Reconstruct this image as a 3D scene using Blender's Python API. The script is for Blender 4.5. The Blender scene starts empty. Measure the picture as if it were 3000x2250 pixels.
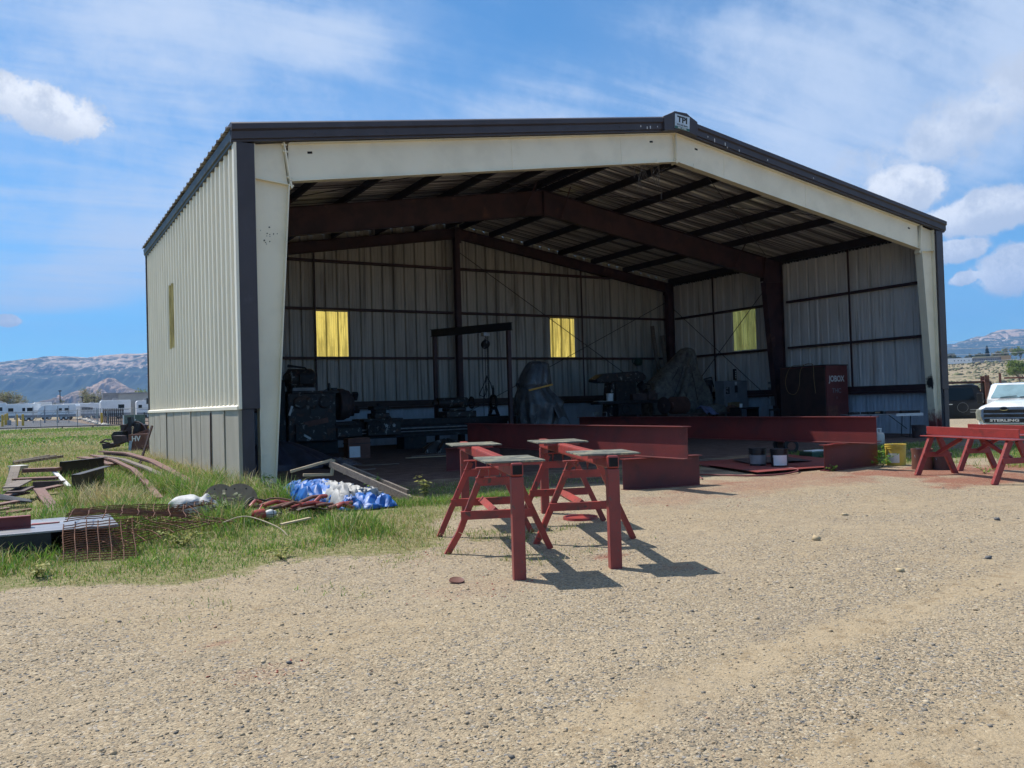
import bpy, math, random
import numpy as np
from mathutils import Vector, Matrix
random.seed(7)
rng = np.random.default_rng(11)
SC = bpy.context.scene
COL = SC.collection
rad = math.radians

# ---------------------------------------------------------------- camera
CAM = Vector((-3.5295, -16.0848, 1.40))
YAW, PITCH, ROLL, FPX = -0.5272, 0.0225, -0.0294, 2465.7
cd = bpy.data.cameras.new("camera")
cd.sensor_width = 36.0
cd.lens = 36.0 * FPX / 3000.0
cd.clip_start = 0.05
cd.clip_end = 30000
cam = bpy.data.objects.new("camera", cd)
COL.objects.link(cam)
CM = Matrix.Rotation(YAW, 4, 'Z') @ Matrix.Rotation(math.pi / 2 + PITCH, 4, 'X') @ Matrix.Rotation(ROLL, 4, 'Z')
cam.matrix_world = Matrix.Translation(CAM) @ CM
SC.camera = cam
SC.view_settings.view_transform = 'Standard'
SC.view_settings.look = 'None'
SC.view_settings.gamma = 1.0
SC.view_settings.use_curve_mapping = False
SC.view_settings.exposure = 0.38
SC.render.engine = 'CYCLES'
SC.cycles.max_bounces = 8
SC.cycles.diffuse_bounces = 5
SC.cycles.glossy_bounces = 3
SC.cycles.transmission_bounces = 4
SC.cycles.transparent_max_bounces = 8
SC.cycles.volume_bounces = 0
SC.cycles.use_denoising = True
SC.cycles.use_adaptive_sampling = True
SC.cycles.adaptive_threshold = 0.02


def raydir(px, py):
    v = CM.to_3x3() @ Vector(((px - 1500) / FPX, -(py - 1125) / FPX, -1.0))
    return v.normalized()


# direction towards the sun
SUN = Vector((-0.29, 0.65, 1.0)).normalized()
sl = bpy.data.lights.new("sun", 'SUN')
sl.energy = 5.0
sl.angle = rad(0.53)
sl.color = (1.0, 0.955, 0.89)
so = bpy.data.objects.new("sun", sl)
COL.objects.link(so)
so.rotation_euler = (-SUN).to_track_quat('-Z', 'Y').to_euler()
so.location = (0, 0, 40)

# ---------------------------------------------------------------- world: sky and clouds
W = bpy.data.worlds.new("World")
SC.world = W
W.use_nodes = True
wt = W.node_tree
for n in list(wt.nodes):
    wt.nodes.remove(n)


class NT:
    """small helper to write node trees"""
    def __init__(s, nt):
        s.nt = nt

    def n(s, typ, props=None, **inp):
        nd = s.nt.nodes.new(typ)
        for k, v in (props or {}).items():
            setattr(nd, k, v)
        for k, v in inp.items():
            key = int(k[1:]) if k[0] == '_' and k[1:].isdigit() else k.replace('__', ' ')
            sock = nd.inputs[key]
            if isinstance(v, bpy.types.NodeSocket):
                s.nt.links.new(v, sock)
            else:
                sock.default_value = v
        return nd

    def m(s, op, a, b=0.0, c=None, clamp=False):
        nd = s.nt.nodes.new('ShaderNodeMath')
        nd.operation = op
        nd.use_clamp = clamp
        for i, v in enumerate((a, b) + (() if c is None else (c,))):
            if isinstance(v, bpy.types.NodeSocket):
                s.nt.links.new(v, nd.inputs[i])
            else:
                nd.inputs[i].default_value = v
        return nd.outputs[0]

    def vm(s, op, a, b=None):
        nd = s.nt.nodes.new('ShaderNodeVectorMath')
        nd.operation = op
        for i, v in enumerate((a, b)):
            if v is None:
                continue
            if isinstance(v, bpy.types.NodeSocket):
                s.nt.links.new(v, nd.inputs[i])
            else:
                nd.inputs[i].default_value = v
        return nd.outputs['Value'] if op in ('DOT_PRODUCT', 'LENGTH', 'DISTANCE') else nd.outputs[0]

    def mix(s, f, a, b):
        nd = s.nt.nodes.new('ShaderNodeMix')
        nd.data_type = 'RGBA'
        for i, v in ((0, f), (6, a), (7, b)):
            if isinstance(v, bpy.types.NodeSocket):
                s.nt.links.new(v, nd.inputs[i])
            else:
                nd.inputs[i].default_value = v if i == 0 else (tuple(v) + (1,) if len(v) == 3 else v)
        return nd.outputs[2]

    def ss(s, x, lo, hi):
        nd = s.nt.nodes.new('ShaderNodeMapRange')
        nd.interpolation_type = 'SMOOTHSTEP'
        nd.inputs[1].default_value = lo
        nd.inputs[2].default_value = hi
        if isinstance(x, bpy.types.NodeSocket):
            s.nt.links.new(x, nd.inputs[0])
        return nd.outputs[0]

    def noise(s, vec, scale, detail=4, rough=.55, dist=0.0, dim='3D', out=0):
        nd = s.nt.nodes.new('ShaderNodeTexNoise')
        nd.noise_dimensions = dim
        nd.inputs['Scale'].default_value = scale
        nd.inputs['Detail'].default_value = detail
        nd.inputs['Roughness'].default_value = rough
        nd.inputs['Distortion'].default_value = dist
        if vec is not None:
            s.nt.links.new(vec, nd.inputs['Vector'])
        return nd.outputs[out]

    def ramp(s, f, stops, interp='LINEAR'):
        nd = s.nt.nodes.new('ShaderNodeValToRGB')
        cr = nd.color_ramp
        cr.interpolation = interp
        while len(cr.elements) < len(stops):
            cr.elements.new(0.5)
        for e, (p, c) in zip(cr.elements, stops):
            e.position = p
            e.color = tuple(c) + (1,) if len(c) == 3 else c
        s.nt.links.new(f, nd.inputs[0])
        return nd.outputs[0]


T_ = NT(wt)
sky = wt.nodes.new('ShaderNodeTexSky')
sky.sky_type = 'NISHITA'
sky.sun_disc = False
sky.sun_elevation = math.asin(SUN.z)
sky.sun_rotation = math.atan2(SUN.x, SUN.y)
sky.altitude = 1600
sky.air_density = 1.0
sky.dust_density = 0.35
sky.ozone_density = 2.2
tc = wt.nodes.new('ShaderNodeTexCoord')
D = tc.outputs['Generated']


def blob(px, py, w, h, rot=0.0, wob=None, wamt=0.35):
    """soft elliptical patch of sky around one direction; w,h half sizes in source pixels"""
    c = raydir(px, py)
    up = Vector((0, 0, 1))
    ex = c.cross(up).normalized()
    ey = ex.cross(c).normalized()
    r = rad(rot)
    ax = ex * math.cos(r) + ey * math.sin(r)
    ay = -ex * math.sin(r) + ey * math.cos(r)
    dc = T_.m('MAXIMUM', T_.vm('DOT_PRODUCT', D, c), 0.02)
    u = T_.m('DIVIDE', T_.vm('DOT_PRODUCT', D, ax), T_.m('MULTIPLY', dc, w / FPX))
    v = T_.m('DIVIDE', T_.vm('DOT_PRODUCT', D, ay), T_.m('MULTIPLY', dc, h / FPX))
    d = T_.m('SQRT', T_.m('ADD', T_.m('MULTIPLY', u, u), T_.m('MULTIPLY', v, v)))
    # mask off the opposite half of the sky
    front = T_.m('GREATER_THAN', T_.vm('DOT_PRODUCT', D, c), 0.1)
    if wob is not None:
        d = T_.m('ADD', d, T_.m('MULTIPLY', T_.m('SUBTRACT', wob, 0.5), wamt * 2))
    return d, v, front


def soft(d, front, lo=1.0, hi=0.2):
    nd = wt.nodes.new('ShaderNodeMapRange')
    nd.interpolation_type = 'SMOOTHSTEP'
    nd.inputs[1].default_value = lo
    nd.inputs[2].default_value = hi
    wt.links.new(d, nd.inputs[0])
    return T_.m('MULTIPLY', nd.outputs[0], front)


# high thin cloud: streaky noise on a plane overhead
sep = wt.nodes.new('ShaderNodeSeparateXYZ')
wt.links.new(D, sep.inputs[0])
zz = T_.m('ADD', T_.m('MAXIMUM', sep.outputs[2], 0.0), 0.16)
pl = T_.n('ShaderNodeCombineXYZ', X=T_.m('DIVIDE', sep.outputs[0], zz), Y=T_.m('DIVIDE', sep.outputs[1], zz)).outputs[0]
mp = T_.n('ShaderNodeMapping', Vector=pl)
mp.inputs['Rotation'].default_value = (0, 0, rad(52))
mp.inputs['Scale'].default_value = (0.55, 2.3, 1)
streak = T_.noise(mp.outputs[0], 1.5, 9, .6, .8)
fine = T_.noise(D, 9.0, 10, .62, .3)
cz = T_.noise(D, 15.0, 15, .70, .15)
big = T_.noise(D, 3.1, 6, .55, .4)
wob1 = T_.noise(D, 4.0, 8, .62)
dens = 0.09
for (px, py, w, h, rot, a) in ((2250, 330, 1500, 430, 9, .64), (2850, 160, 950, 420, 8, .45), (500, 330, 1000, 420, 24, .52), (200, 120, 700, 260, 20, .35),
                               (300, 800, 520, 95, 16, .5), (600, 600, 420, 160, 25, .38), (1500, 330, 430, 130, 6, .28), (2700, 380, 800, 260, 10, .30),
                               (1000, 80, 350, 160, 30, .26)):
    d, v, fr = blob(px, py, w, h, rot, wob1, .4)
    dens = T_.m('ADD', dens, T_.m('MULTIPLY', soft(d, fr, 1.15, 0.0), a))
brk = T_.noise(mp.outputs[0], .9, 5, .6, .5)
dens = T_.m('MULTIPLY', dens, T_.m('ADD', .62, T_.m('MULTIPLY', T_.ss(brk, .36, .62), .65)))
fine2 = T_.noise(D, 26.0, 12, .68, .2)
tex = T_.m('ADD', T_.m('MULTIPLY', streak, .70), T_.m('ADD', T_.m('MULTIPLY', fine, .38), T_.m('MULTIPLY', fine2, .24)))
dens = T_.m('ADD', dens, T_.m('MULTIPLY', T_.ss(sep.outputs[2], .50, .75), .55))  # extra cloud overhead, out of view, added to whiten the ambient light
cir = T_.m('MULTIPLY', dens, T_.m('ADD', .34, T_.m('MULTIPLY', T_.ss(tex, .54, .82), 1.05)))
cir = T_.m('ADD', cir, T_.m('MULTIPLY', T_.ss(T_.m('ADD', T_.m('MULTIPLY', dens, .42), T_.m('MULTIPLY', tex, .62)), .52, .86), .50))
# a fine bright streak low on the left
d, v, fr = blob(270, 868, 330, 40, 9, fine, .55)
cir = T_.m('ADD', cir, T_.m('MULTIPLY', soft(d, fr, 1.1, 0.1), .55))
cir = T_.m('SUBTRACT', 1.0, T_.m('EXPONENT', T_.m('MULTIPLY', cir, -1.15)))
# heaped clouds with bright tops and greyer undersides
cum, shade = None, None
for (px, py, w, h, rot, wa) in ((120, 315, 165, 74, -14, 1.05), (2650, 555, 120, 82, 0, .7), (2870, 625, 175, 62, 8, .8), (2990, 790, 140, 75, 12, .85),
                                (2800, 735, 85, 36, 3, .9), (2840, 360, 330, 85, 24, 1.7), (20, 940, 36, 16, 0, .9), (2830, 815, 60, 22, 10, 1.0)):
    d, v, fr = blob(px, py, w, h, rot, cz, wa)
    mk = soft(d, fr, 1.0, .72) if w < 300 else T_.m('MULTIPLY', soft(d, fr, 1.15, .35), .75)
    cum = mk if cum is None else T_.m('MAXIMUM', cum, mk)
    sh = T_.m('MULTIPLY', mk, T_.ss(v, -.9, .25))
    shade = sh if shade is None else T_.m('MAXIMUM', shade, sh)
cum = T_.m('MULTIPLY', cum, .95)
horizon = T_.ss(sep.outputs[2], 0.0, 0.03)
cir = T_.m('MULTIPLY', cir, horizon)
cdet = T_.m('ADD', T_.m('MULTIPLY', cz, .7), T_.m('MULTIPLY', fine2, .3))
cumc = T_.mix(T_.m('MULTIPLY', shade, T_.ss(cdet, .40, .58)), (5.3, 5.7, 6.4), (8.6, 8.7, 8.8))
circ = T_.mix(big, (4.6, 5.7, 7.4), (6.4, 7.0, 8.0))
tint = T_.n('ShaderNodeVectorMath', {'operation': 'MULTIPLY'}, _0=sky.outputs[0], _1=(0.50, .98, 1.20)).outputs[0]
skyc = T_.mix(cir, tint, circ)
skyc = T_.mix(cum, skyc, cumc)
bg = wt.nodes.new('ShaderNodeBackground')
bg.inputs['Strength'].default_value = 0.10
wt.links.new(skyc, bg.inputs['Color'])
wo = wt.nodes.new('ShaderNodeOutputWorld')
wt.links.new(bg.outputs[0], wo.inputs['Surface'])
W.cycles.sampling_method = 'MANUAL'
W.cycles.sample_map_resolution = 1024

# ---------------------------------------------------------------- mesh helper
class MB:
    def __init__(s):
        s.v = []
        s.f = []

    def add(s, vs, fs):
        o = len(s.v)
        s.v += [tuple(v) for v in vs]
        s.f += [tuple(i + o for i in f) for f in fs]
        return s

    def bx(s, x0, x1, y0, y1, z0, z1):
        return s.add([(x0, y0, z0), (x1, y0, z0), (x1, y1, z0), (x0, y1, z0), (x0, y0, z1), (x1, y0, z1), (x1, y1, z1), (x0, y1, z1)],
                     [(0, 3, 2, 1), (4, 5, 6, 7), (0, 1, 5, 4), (1, 2, 6, 5), (2, 3, 7, 6), (3, 0, 4, 7)])

    def obx(s, c, sx, sy, sz, M=None):
        M = M or Matrix()
        if len(M) == 3:
            M = M.to_4x4()
        c = Vector(c)
        vs = [c + (M @ Vector((dx * sx / 2, dy * sy / 2, dz * sz / 2))) for dz in (-1, 1) for dx, dy in ((-1, -1), (1, -1), (1, 1), (-1, 1))]
        return s.add(vs, [(0, 3, 2, 1), (4, 5, 6, 7), (0, 1, 5, 4), (1, 2, 6, 5), (2, 3, 7, 6), (3, 0, 4, 7)])

    @staticmethod
    def frame(p0, p1, up=(0, 0, 1)):
        d = (Vector(p1) - Vector(p0)).normalized()
        up = Vector(up)
        if abs(d.dot(up)) > .98:
            up = Vector((0, 1, 0)) if abs(d.y) < .9 else Vector((1, 0, 0))
        a = d.cross(up).normalized()
        b = a.cross(d).normalized()
        return d, a, b

    def bar(s, p0, p1, w, h, up=(0, 0, 1)):
        """rectangular bar between two points, w across, h along up"""
        p0, p1 = Vector(p0), Vector(p1)
        d, a, b = s.frame(p0, p1, up)
        vs = [p + a * (i * w / 2) + b * (j * h / 2) for p in (p0, p1) for i, j in ((-1, -1), (1, -1), (1, 1), (-1, 1))]
        return s.add(vs, [(0, 1, 2, 3), (7, 6, 5, 4), (0, 4, 5, 1), (1, 5, 6, 2), (2, 6, 7, 3), (3, 7, 4, 0)])

    def sec(s, p0, p1, poly, up=(0, 0, 1)):
        """any closed section (a,b) swept straight between two points"""
        p0, p1 = Vector(p0), Vector(p1)
        d, a, b = s.frame(p0, p1, up)
        n = len(poly)
        vs = [p + a * x + b * y for p in (p0, p1) for x, y in poly]
        return s.add(vs, [tuple(range(n - 1, -1, -1)), tuple(range(n, 2 * n))] + [(i, (i + 1) % n, n + (i + 1) % n, n + i) for i in range(n)])

    def ibeam(s, p0, p1, h, b, tw=.012, tf=.016, up=(0, 0, 1)):
        H, B, w = h / 2, b / 2, tw / 2
        poly = [(-B, -H), (B, -H), (B, -H + tf), (w, -H + tf), (w, H - tf), (B, H - tf), (B, H), (-B, H), (-B, H - tf), (-w, H - tf), (-w, -H + tf), (-B, -H + tf)]
        return s.sec(p0, p1, poly, up)

    def channel(s, p0, p1, h, b, t=.01, up=(0, 0, 1), flip=1):
        H = h / 2
        poly = [(0, -H), (flip * b, -H), (flip * b, -H + t), (flip * t, -H + t), (flip * t, H - t), (flip * b, H - t), (flip * b, H), (0, H)]
        if flip < 0:
            poly = poly[::-1]
        return s.sec(p0, p1, poly, up)

    def angle(s, p0, p1, a, b, t=.01, up=(0, 0, 1)):
        return s.sec(p0, p1, [(0, 0), (a, 0), (a, t), (t, t), (t, b), (0, b)], up)

    def tube(s, pts, r, n=8, cap=True):
        pts = [Vector(p) for p in pts]
        rs = r if isinstance(r, (list, tuple)) else [r] * len(pts)
        o = len(s.v)
        prev = None
        for i, p in enumerate(pts):
            d = (pts[min(i + 1, len(pts) - 1)] - pts[max(i - 1, 0)])
            if d.length < 1e-9:
                d = Vector((0, 0, 1))
            d.normalize()
            if prev is None:
                _, a, b = s.frame(Vector((0, 0, 0)), d)
            else:
                a = (prev - d * prev.dot(d))
                a = a.normalized() if a.length > 1e-6 else s.frame(Vector((0, 0, 0)), d)[1]
                b = a.cross(d).normalized()
            prev = a
            for k in range(n):
                t = 2 * math.pi * k / n
                s.v.append(tuple(p + (a * math.cos(t) + b * math.sin(t)) * rs[i]))
        for i in range(len(pts) - 1):
            for k in range(n):
                a0, a1 = o + i * n + k, o + i * n + (k + 1) % n
                s.f.append((a0, a0 + n, a1 + n, a1))
        if cap:
            s.f.append(tuple(o + k for k in range(n)))
            e = o + (len(pts) - 1) * n
            s.f.append(tuple(e + k for k in range(n - 1, -1, -1)))
        return s

    def cyl(s, p0, p1, r0, r1=None, n=20):
        return s.tube([p0, p1], [r0, r0 if r1 is None else r1], n)

    def spin(s, prof, c=(0, 0, 0), M=None, n=24):
        """profile (r,z) turned about z, then M, then moved to c"""
        o = len(s.v)
        c = Vector(c)
        M = M or Matrix.Identity(3)
        for r, z in prof:
            for k in range(n):
                t = 2 * math.pi * k / n
                s.v.append(tuple(c + M @ Vector((r * math.cos(t), r * math.sin(t), z))))
        for i in range(len(prof) - 1):
            for k in range(n):
                a0, a1 = o + i * n + k, o + i * n + (k + 1) % n
                s.f.append((a0, a1, a1 + n, a0 + n))
        if prof[0][0] > 1e-5:
            s.f.append(tuple(o + k for k in range(n - 1, -1, -1)))
        if prof[-1][0] > 1e-5:
            e = o + (len(prof) - 1) * n
            s.f.append(tuple(e + k for k in range(n)))
        return s

    def torus(s, c, R, r, M=None, n=24, m=8, a0=0, a1=2 * math.pi):
        M = M or Matrix.Identity(3)
        c = Vector(c)
        full = abs(a1 - a0 - 2 * math.pi) < 1e-6
        pts = [c + M @ Vector((R * math.cos(a0 + (a1 - a0) * i / n), R * math.sin(a0 + (a1 - a0) * i / n), 0)) for i in range(n + 1)]
        return s.tube(pts, r, m, cap=not full)

    def prism(s, poly, d0, d1, plane='xz', M=None, c=(0, 0, 0)):
        """2-D outline extruded; plane xz -> depth along y, xy -> depth along z, yz -> depth along x"""
        n = len(poly)
        c = Vector(c)
        M = M or Matrix.Identity(3)

        def P(a, b, d):
            v = {'xz': (a, d, b), 'xy': (a, b, d), 'yz': (d, a, b)}[plane]
            return c + M @ Vector(v)
        vs = [P(a, b, d0) for a, b in poly] + [P(a, b, d1) for a, b in poly]
        return s.add(vs, [tuple(range(n)), tuple(range(2 * n - 1, n - 1, -1))] + [(i, n + i, n + (i + 1) % n, (i + 1) % n) for i in range(n)])

    def loft(s, rings, cap=True):
        o = len(s.v)
        n = len(rings[0])
        for r in rings:
            s.v += [tuple(p) for p in r]
        for i in range(len(rings) - 1):
            for k in range(n):
                a0, a1 = o + i * n + k, o + i * n + (k + 1) % n
                s.f.append((a0, a1, a1 + n, a0 + n))
        if cap:
            s.f.append(tuple(o + k for k in range(n - 1, -1, -1)))
            e = o + (len(rings) - 1) * n
            s.f.append(tuple(e + k for k in range(n)))
        return s

    def grid(s, fn, nu, nv):
        o = len(s.v)
        for j in range(nv + 1):
            for i in range(nu + 1):
                s.v.append(tuple(fn(i / nu, j / nv)))
        for j in range(nv):
            for i in range(nu):
                a = o + j * (nu + 1) + i
                s.f.append((a, a + 1, a + nu + 2, a + nu + 1))
        return s

    def build(s, name, mat, parent=None, smooth=None, bevel=0.0, solid=0.0, fix=True, sub=0):
        me = bpy.data.meshes.new(name)
        me.from_pydata(s.v, [], s.f)
        me.validate()
        if fix:
            import bmesh
            bm = bmesh.new()
            bm.from_mesh(me)
            bmesh.ops.recalc_face_normals(bm, faces=bm.faces)
            bm.to_mesh(me)
            bm.free()
        if smooth is not None:
            me.shade_smooth()
            me.set_sharp_from_angle(angle=rad(smooth))
        if mat is not None:
            me.materials.append(mat)
        o = bpy.data.objects.new(name, me)
        COL.objects.link(o)
        if parent is not None:
            o.parent = parent
        if solid:
            md = o.modifiers.new('solid', 'SOLIDIFY')
            md.thickness = solid
            md.offset = 0
        if sub:
            md = o.modifiers.new('sub', 'SUBSURF')
            md.levels = md.render_levels = sub
        if bevel:
            md = o.modifiers.new('bevel', 'BEVEL')
            md.width = bevel
            md.segments = 2
            md.limit_method = 'ANGLE'
            md.angle_limit = rad(40)
        return o


def np_mesh(name, V, F, mat, cols=None, smooth=False):
    """fast mesh: V (n,3), F (m,k) with constant k; cols (n,3) per-vertex colour"""
    me = bpy.data.meshes.new(name)
    n, m, k = len(V), len(F), F.shape[1]
    me.vertices.add(n)
    me.vertices.foreach_set('co', np.ascontiguousarray(V, dtype=np.float32).ravel())
    me.loops.add(m * k)
    me.loops.foreach_set('vertex_index', np.ascontiguousarray(F, dtype=np.int32).ravel())
    me.polygons.add(m)
    me.polygons.foreach_set('loop_start', np.arange(0, m * k, k, dtype=np.int32))
    me.polygons.foreach_set('loop_total', np.full(m, k, dtype=np.int32))
    me.update(calc_edges=True)
    if cols is not None:
        at = me.color_attributes.new('Col', 'FLOAT_COLOR', 'POINT')
        c4 = np.ones((n, 4), dtype=np.float32)
        c4[:, :3] = cols
        at.data.foreach_set('color', c4.ravel())
    if smooth:
        me.shade_smooth()
    if mat is not None:
        me.materials.append(mat)
    o = bpy.data.objects.new(name, me)
    COL.objects.link(o)
    return o


def tag(o, label=None, cat=None, group=None, kind=None):
    if label:
        o['label'] = label
    if cat:
        o['category'] = cat
    if group:
        o['group'] = group
    if kind:
        o['kind'] = kind
    return o


def thing(name, label, cat, loc=(0, 0, 0), rz=0.0, group=None):
    o = bpy.data.objects.new(name, None)
    o.empty_display_size = .2
    COL.objects.link(o)
    o.location = loc
    o.rotation_euler = (0, 0, rz)
    return tag(o, label, cat, group)


def spot(px, depth, py=None):
    """world point that lies at a given depth ahead; height from py if given, else ground"""
    u = (px - 1500) / FPX
    x = CAM.x + depth * (.503 + .864 * u)
    y = CAM.y + depth * (.864 - .503 * u)
    z = 0.0 if py is None else CAM.z + ((1181 - .0293 * (px - 1500)) - py) * depth / FPX
    return Vector((x, y, z))


def text_mesh(body, size, mat, name, parent, M, extrude=.002, bold=0.0, sx=1.0, align='CENTER'):
    cu = bpy.data.curves.new(name, 'FONT')
    cu.body = body
    cu.size = size
    cu.align_x = align
    cu.align_y = 'CENTER'
    cu.extrude = extrude
    cu.offset = bold
    cu.resolution_u = 3
    t = bpy.data.objects.new(name, cu)
    COL.objects.link(t)
    bpy.context.view_layer.update()
    me = bpy.data.meshes.new_from_object(t.evaluated_get(bpy.context.evaluated_depsgraph_get()))
    bpy.data.objects.remove(t)
    bpy.data.curves.remove(cu)
    me.transform(M @ Matrix.Diagonal((sx, 1, 1, 1)))
    me.materials.clear()
    me.materials.append(mat)
    o = bpy.data.objects.new(name, me)
    COL.objects.link(o)
    if parent is not None:
        o.parent = parent
    return o


# ---------------------------------------------------------------- materials
def mat(name, c, c2=None, rough=.6, metal=0.0, scale=3.0, lo=.4, hi=.65, detail=6, bump=0.0, bscale=30, stain=None, sscale=1.2, slo=.55, shi=.7,
        stretch=(1, 1, 1), spec=.5, rvar=.1, coat=0.0, stain2=None, s2scale=9, s2lo=.62, s2hi=.7, world=False, streak=None):
    m = bpy.data.materials.new(name)
    m.use_nodes = True
    nt = m.node_tree
    h = NT(nt)
    bs = nt.nodes['Principled BSDF']
    if world:
        vec = nt.nodes.new('ShaderNodeNewGeometry').outputs['Position']
    else:
        vec = nt.nodes.new('ShaderNodeTexCoord').outputs['Object']
    mpn = h.n('ShaderNodeMapping', Vector=vec)
    mpn.inputs['Scale'].default_value = stretch
    vec = mpn.outputs[0]
    c2 = c2 or tuple(x * .72 for x in c)
    nz = h.noise(vec, scale, detail, .6, .2)
    col = h.mix(h.ss(nz, lo, hi), c, c2)
    if stain:
        col = h.mix(h.ss(h.noise(vec, sscale, 8, .65, .4), slo, shi), col, stain)
    if stain2:
        col = h.mix(h.ss(h.noise(vec, s2scale, 4, .6, .2), s2lo, s2hi), col, stain2)
    if streak:
        mp2 = h.n('ShaderNodeMapping', Vector=nt.nodes.new('ShaderNodeTexCoord').outputs['Object'])
        mp2.inputs['Scale'].default_value = (1, 1, .035)
        sk = h.m('MULTIPLY', h.ss(h.noise(mp2.outputs[0], streak[1], 5, .6, .2), streak[2], streak[3]), .8)
        col = h.mix(sk, col, streak[0])
    nt.links.new(col, bs.inputs['Base Color'])
    bs.inputs['Metallic'].default_value = metal
    bs.inputs['Specular IOR Level'].default_value = spec
    if coat:
        bs.inputs['Coat Weight'].default_value = coat
        bs.inputs['Coat Roughness'].default_value = .08
    rr = h.m('ADD', h.m('MULTIPLY', h.m('SUBTRACT', nz, .5), rvar * 2), rough, clamp=True)
    nt.links.new(rr, bs.inputs['Roughness'])
    if bump:
        b = h.n('ShaderNodeBump', Strength=bump, Distance=.01, Height=h.noise(vec, bscale, 5, .6))
        nt.links.new(b.outputs[0], bs.inputs['Normal'])
    return m


M = {}
M['cream'] = mat('cream_paint', (.82, .75, .57), (.74, .675, .51), .5, scale=1.2, bump=.05, bscale=60, stain=(.52, .42, .29), sscale=.9, slo=.62, shi=.85, stain2=(.45, .38, .28), s2scale=26, s2lo=.70, s2hi=.76)
M['cream_wall'] = mat('cream_wall_sheet', (.88, .80, .63), (.82, .745, .585), .42, scale=2.0, bump=.03, bscale=20, stretch=(1, 1, .25))
M['trim'] = mat('brown_trim_sheet', (.053, .043, .047), (.043, .035, .039), .5, scale=1.6, bump=.04, bscale=18, stain=(.075, .065, .072), sscale=2.5, slo=.55, shi=.8)
M['eave'] = mat('grey_eave_sheet', (.062, .062, .068), (.045, .045, .05), .55, scale=1.5, bump=.08, bscale=8)
M['wains'] = mat('grey_wainscot_sheet', (.43, .385, .30), (.37, .335, .262), .55, scale=1.4, stain=(.32, .28, .20), sscale=1.1, slo=.55, shi=.8, stretch=(1, 1, .4), streak=((.25, .22, .165), 3.5, .52, .75))
M['wains_in'] = mat('white_wainscot_sheet', (.52, .58, .66), (.42, .47, .53), .5, scale=3, stretch=(1, 1, .3))
M['panel_right'] = mat('lit_wall_sheet', (.72, .70, .67), (.60, .59, .57), .45, scale=2.2, stretch=(1, 1, .18), stain=(.42, .38, .33), sscale=1.0, slo=.56, shi=.8, stain2=(.03, .03, .03), s2scale=30, s2lo=.735, s2hi=.755, streak=((.34, .325, .30), 7.0, .54, .68))  # brighter copy of the wall sheet, light put into the right wall's colour
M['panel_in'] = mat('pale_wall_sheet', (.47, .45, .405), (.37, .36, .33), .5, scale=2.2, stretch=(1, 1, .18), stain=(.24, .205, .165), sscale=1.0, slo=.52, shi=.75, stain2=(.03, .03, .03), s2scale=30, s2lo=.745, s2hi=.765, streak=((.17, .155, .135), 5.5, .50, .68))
M['frame'] = mat('primer_frame_steel', (.060, .026, .029), (.034, .018, .022), .62, scale=2.0, stain=(.13, .06, .045), sscale=1.3, slo=.60, shi=.72, bump=.05)
M['purlin'] = mat('dark_purlin_steel', (.032, .026, .034), (.024, .02, .027), .6, scale=2.5, stain=(.06, .04, .04), sscale=4, slo=.55, shi=.75)
M['roof_in'] = mat('galvanised_roof_sheet', (.68, .635, .61), (.15, .125, .125), .36, metal=.25, scale=7.0, stretch=(.015, 2.0, .05), lo=.44, hi=.58, rvar=.15)  # light and dark streaks paint highlights and shade along the ribs
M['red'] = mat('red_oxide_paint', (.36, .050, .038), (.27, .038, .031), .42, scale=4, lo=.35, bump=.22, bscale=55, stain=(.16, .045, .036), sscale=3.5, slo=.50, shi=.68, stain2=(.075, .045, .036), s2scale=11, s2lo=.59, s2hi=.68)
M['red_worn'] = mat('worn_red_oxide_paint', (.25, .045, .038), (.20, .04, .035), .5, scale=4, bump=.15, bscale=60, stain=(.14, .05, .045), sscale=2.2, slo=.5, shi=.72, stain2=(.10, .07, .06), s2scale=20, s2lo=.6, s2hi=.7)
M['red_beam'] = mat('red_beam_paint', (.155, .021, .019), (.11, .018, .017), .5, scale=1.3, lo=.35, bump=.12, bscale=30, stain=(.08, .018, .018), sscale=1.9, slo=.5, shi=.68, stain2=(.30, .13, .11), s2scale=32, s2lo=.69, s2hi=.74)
M['red_thick'] = mat('thick_red_paint', (.27, .035, .032), (.22, .03, .028), .45, scale=7, bump=.5, bscale=45, stain=(.15, .028, .026), sscale=5, slo=.55, shi=.7)
M['plate'] = mat('worn_plate_steel', (.27, .26, .19), (.12, .125, .105), .5, metal=.2, scale=6, lo=.42, hi=.56, bump=.25, bscale=80, stain=(.42, .36, .20), sscale=5, slo=.52, shi=.68, stain2=(.08, .085, .08), s2scale=14, s2lo=.55, s2hi=.66)
M['hole'] = mat('dark_inside', (.006, .006, .007), None, .9)
M['rust'] = mat('rusted_steel', (.15, .050, .020), (.085, .032, .016), .8, scale=10, bump=.3, bscale=90, stain=(.24, .09, .03), sscale=6, slo=.5, shi=.7)
M['rustred'] = mat('red_brown_steel', (.155, .062, .040), (.11, .043, .031), .68, scale=4, bump=.15, bscale=60, stain=(.22, .11, .07), sscale=3, slo=.55, shi=.75)
M['darkrust'] = mat('dark_rusted_steel', (.07, .038, .034), (.04, .026, .026), .7, scale=5, bump=.2, bscale=60, stain=(.13, .06, .04), sscale=3, slo=.58, shi=.72)
M['black'] = mat('black_steel', (.016, .016, .018), (.010, .010, .012), .55, scale=6, stain=(.05, .04, .035), sscale=4, slo=.6, shi=.75)
M['greasy'] = mat('greasy_cast_iron', (.026, .024, .025), (.014, .014, .017), .55, scale=7, bump=.25, bscale=50, stain=(.13, .13, .125), sscale=6, slo=.62, shi=.68, stain2=(.055, .03, .022), s2scale=9, s2lo=.58, s2hi=.68, spec=.22)
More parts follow.
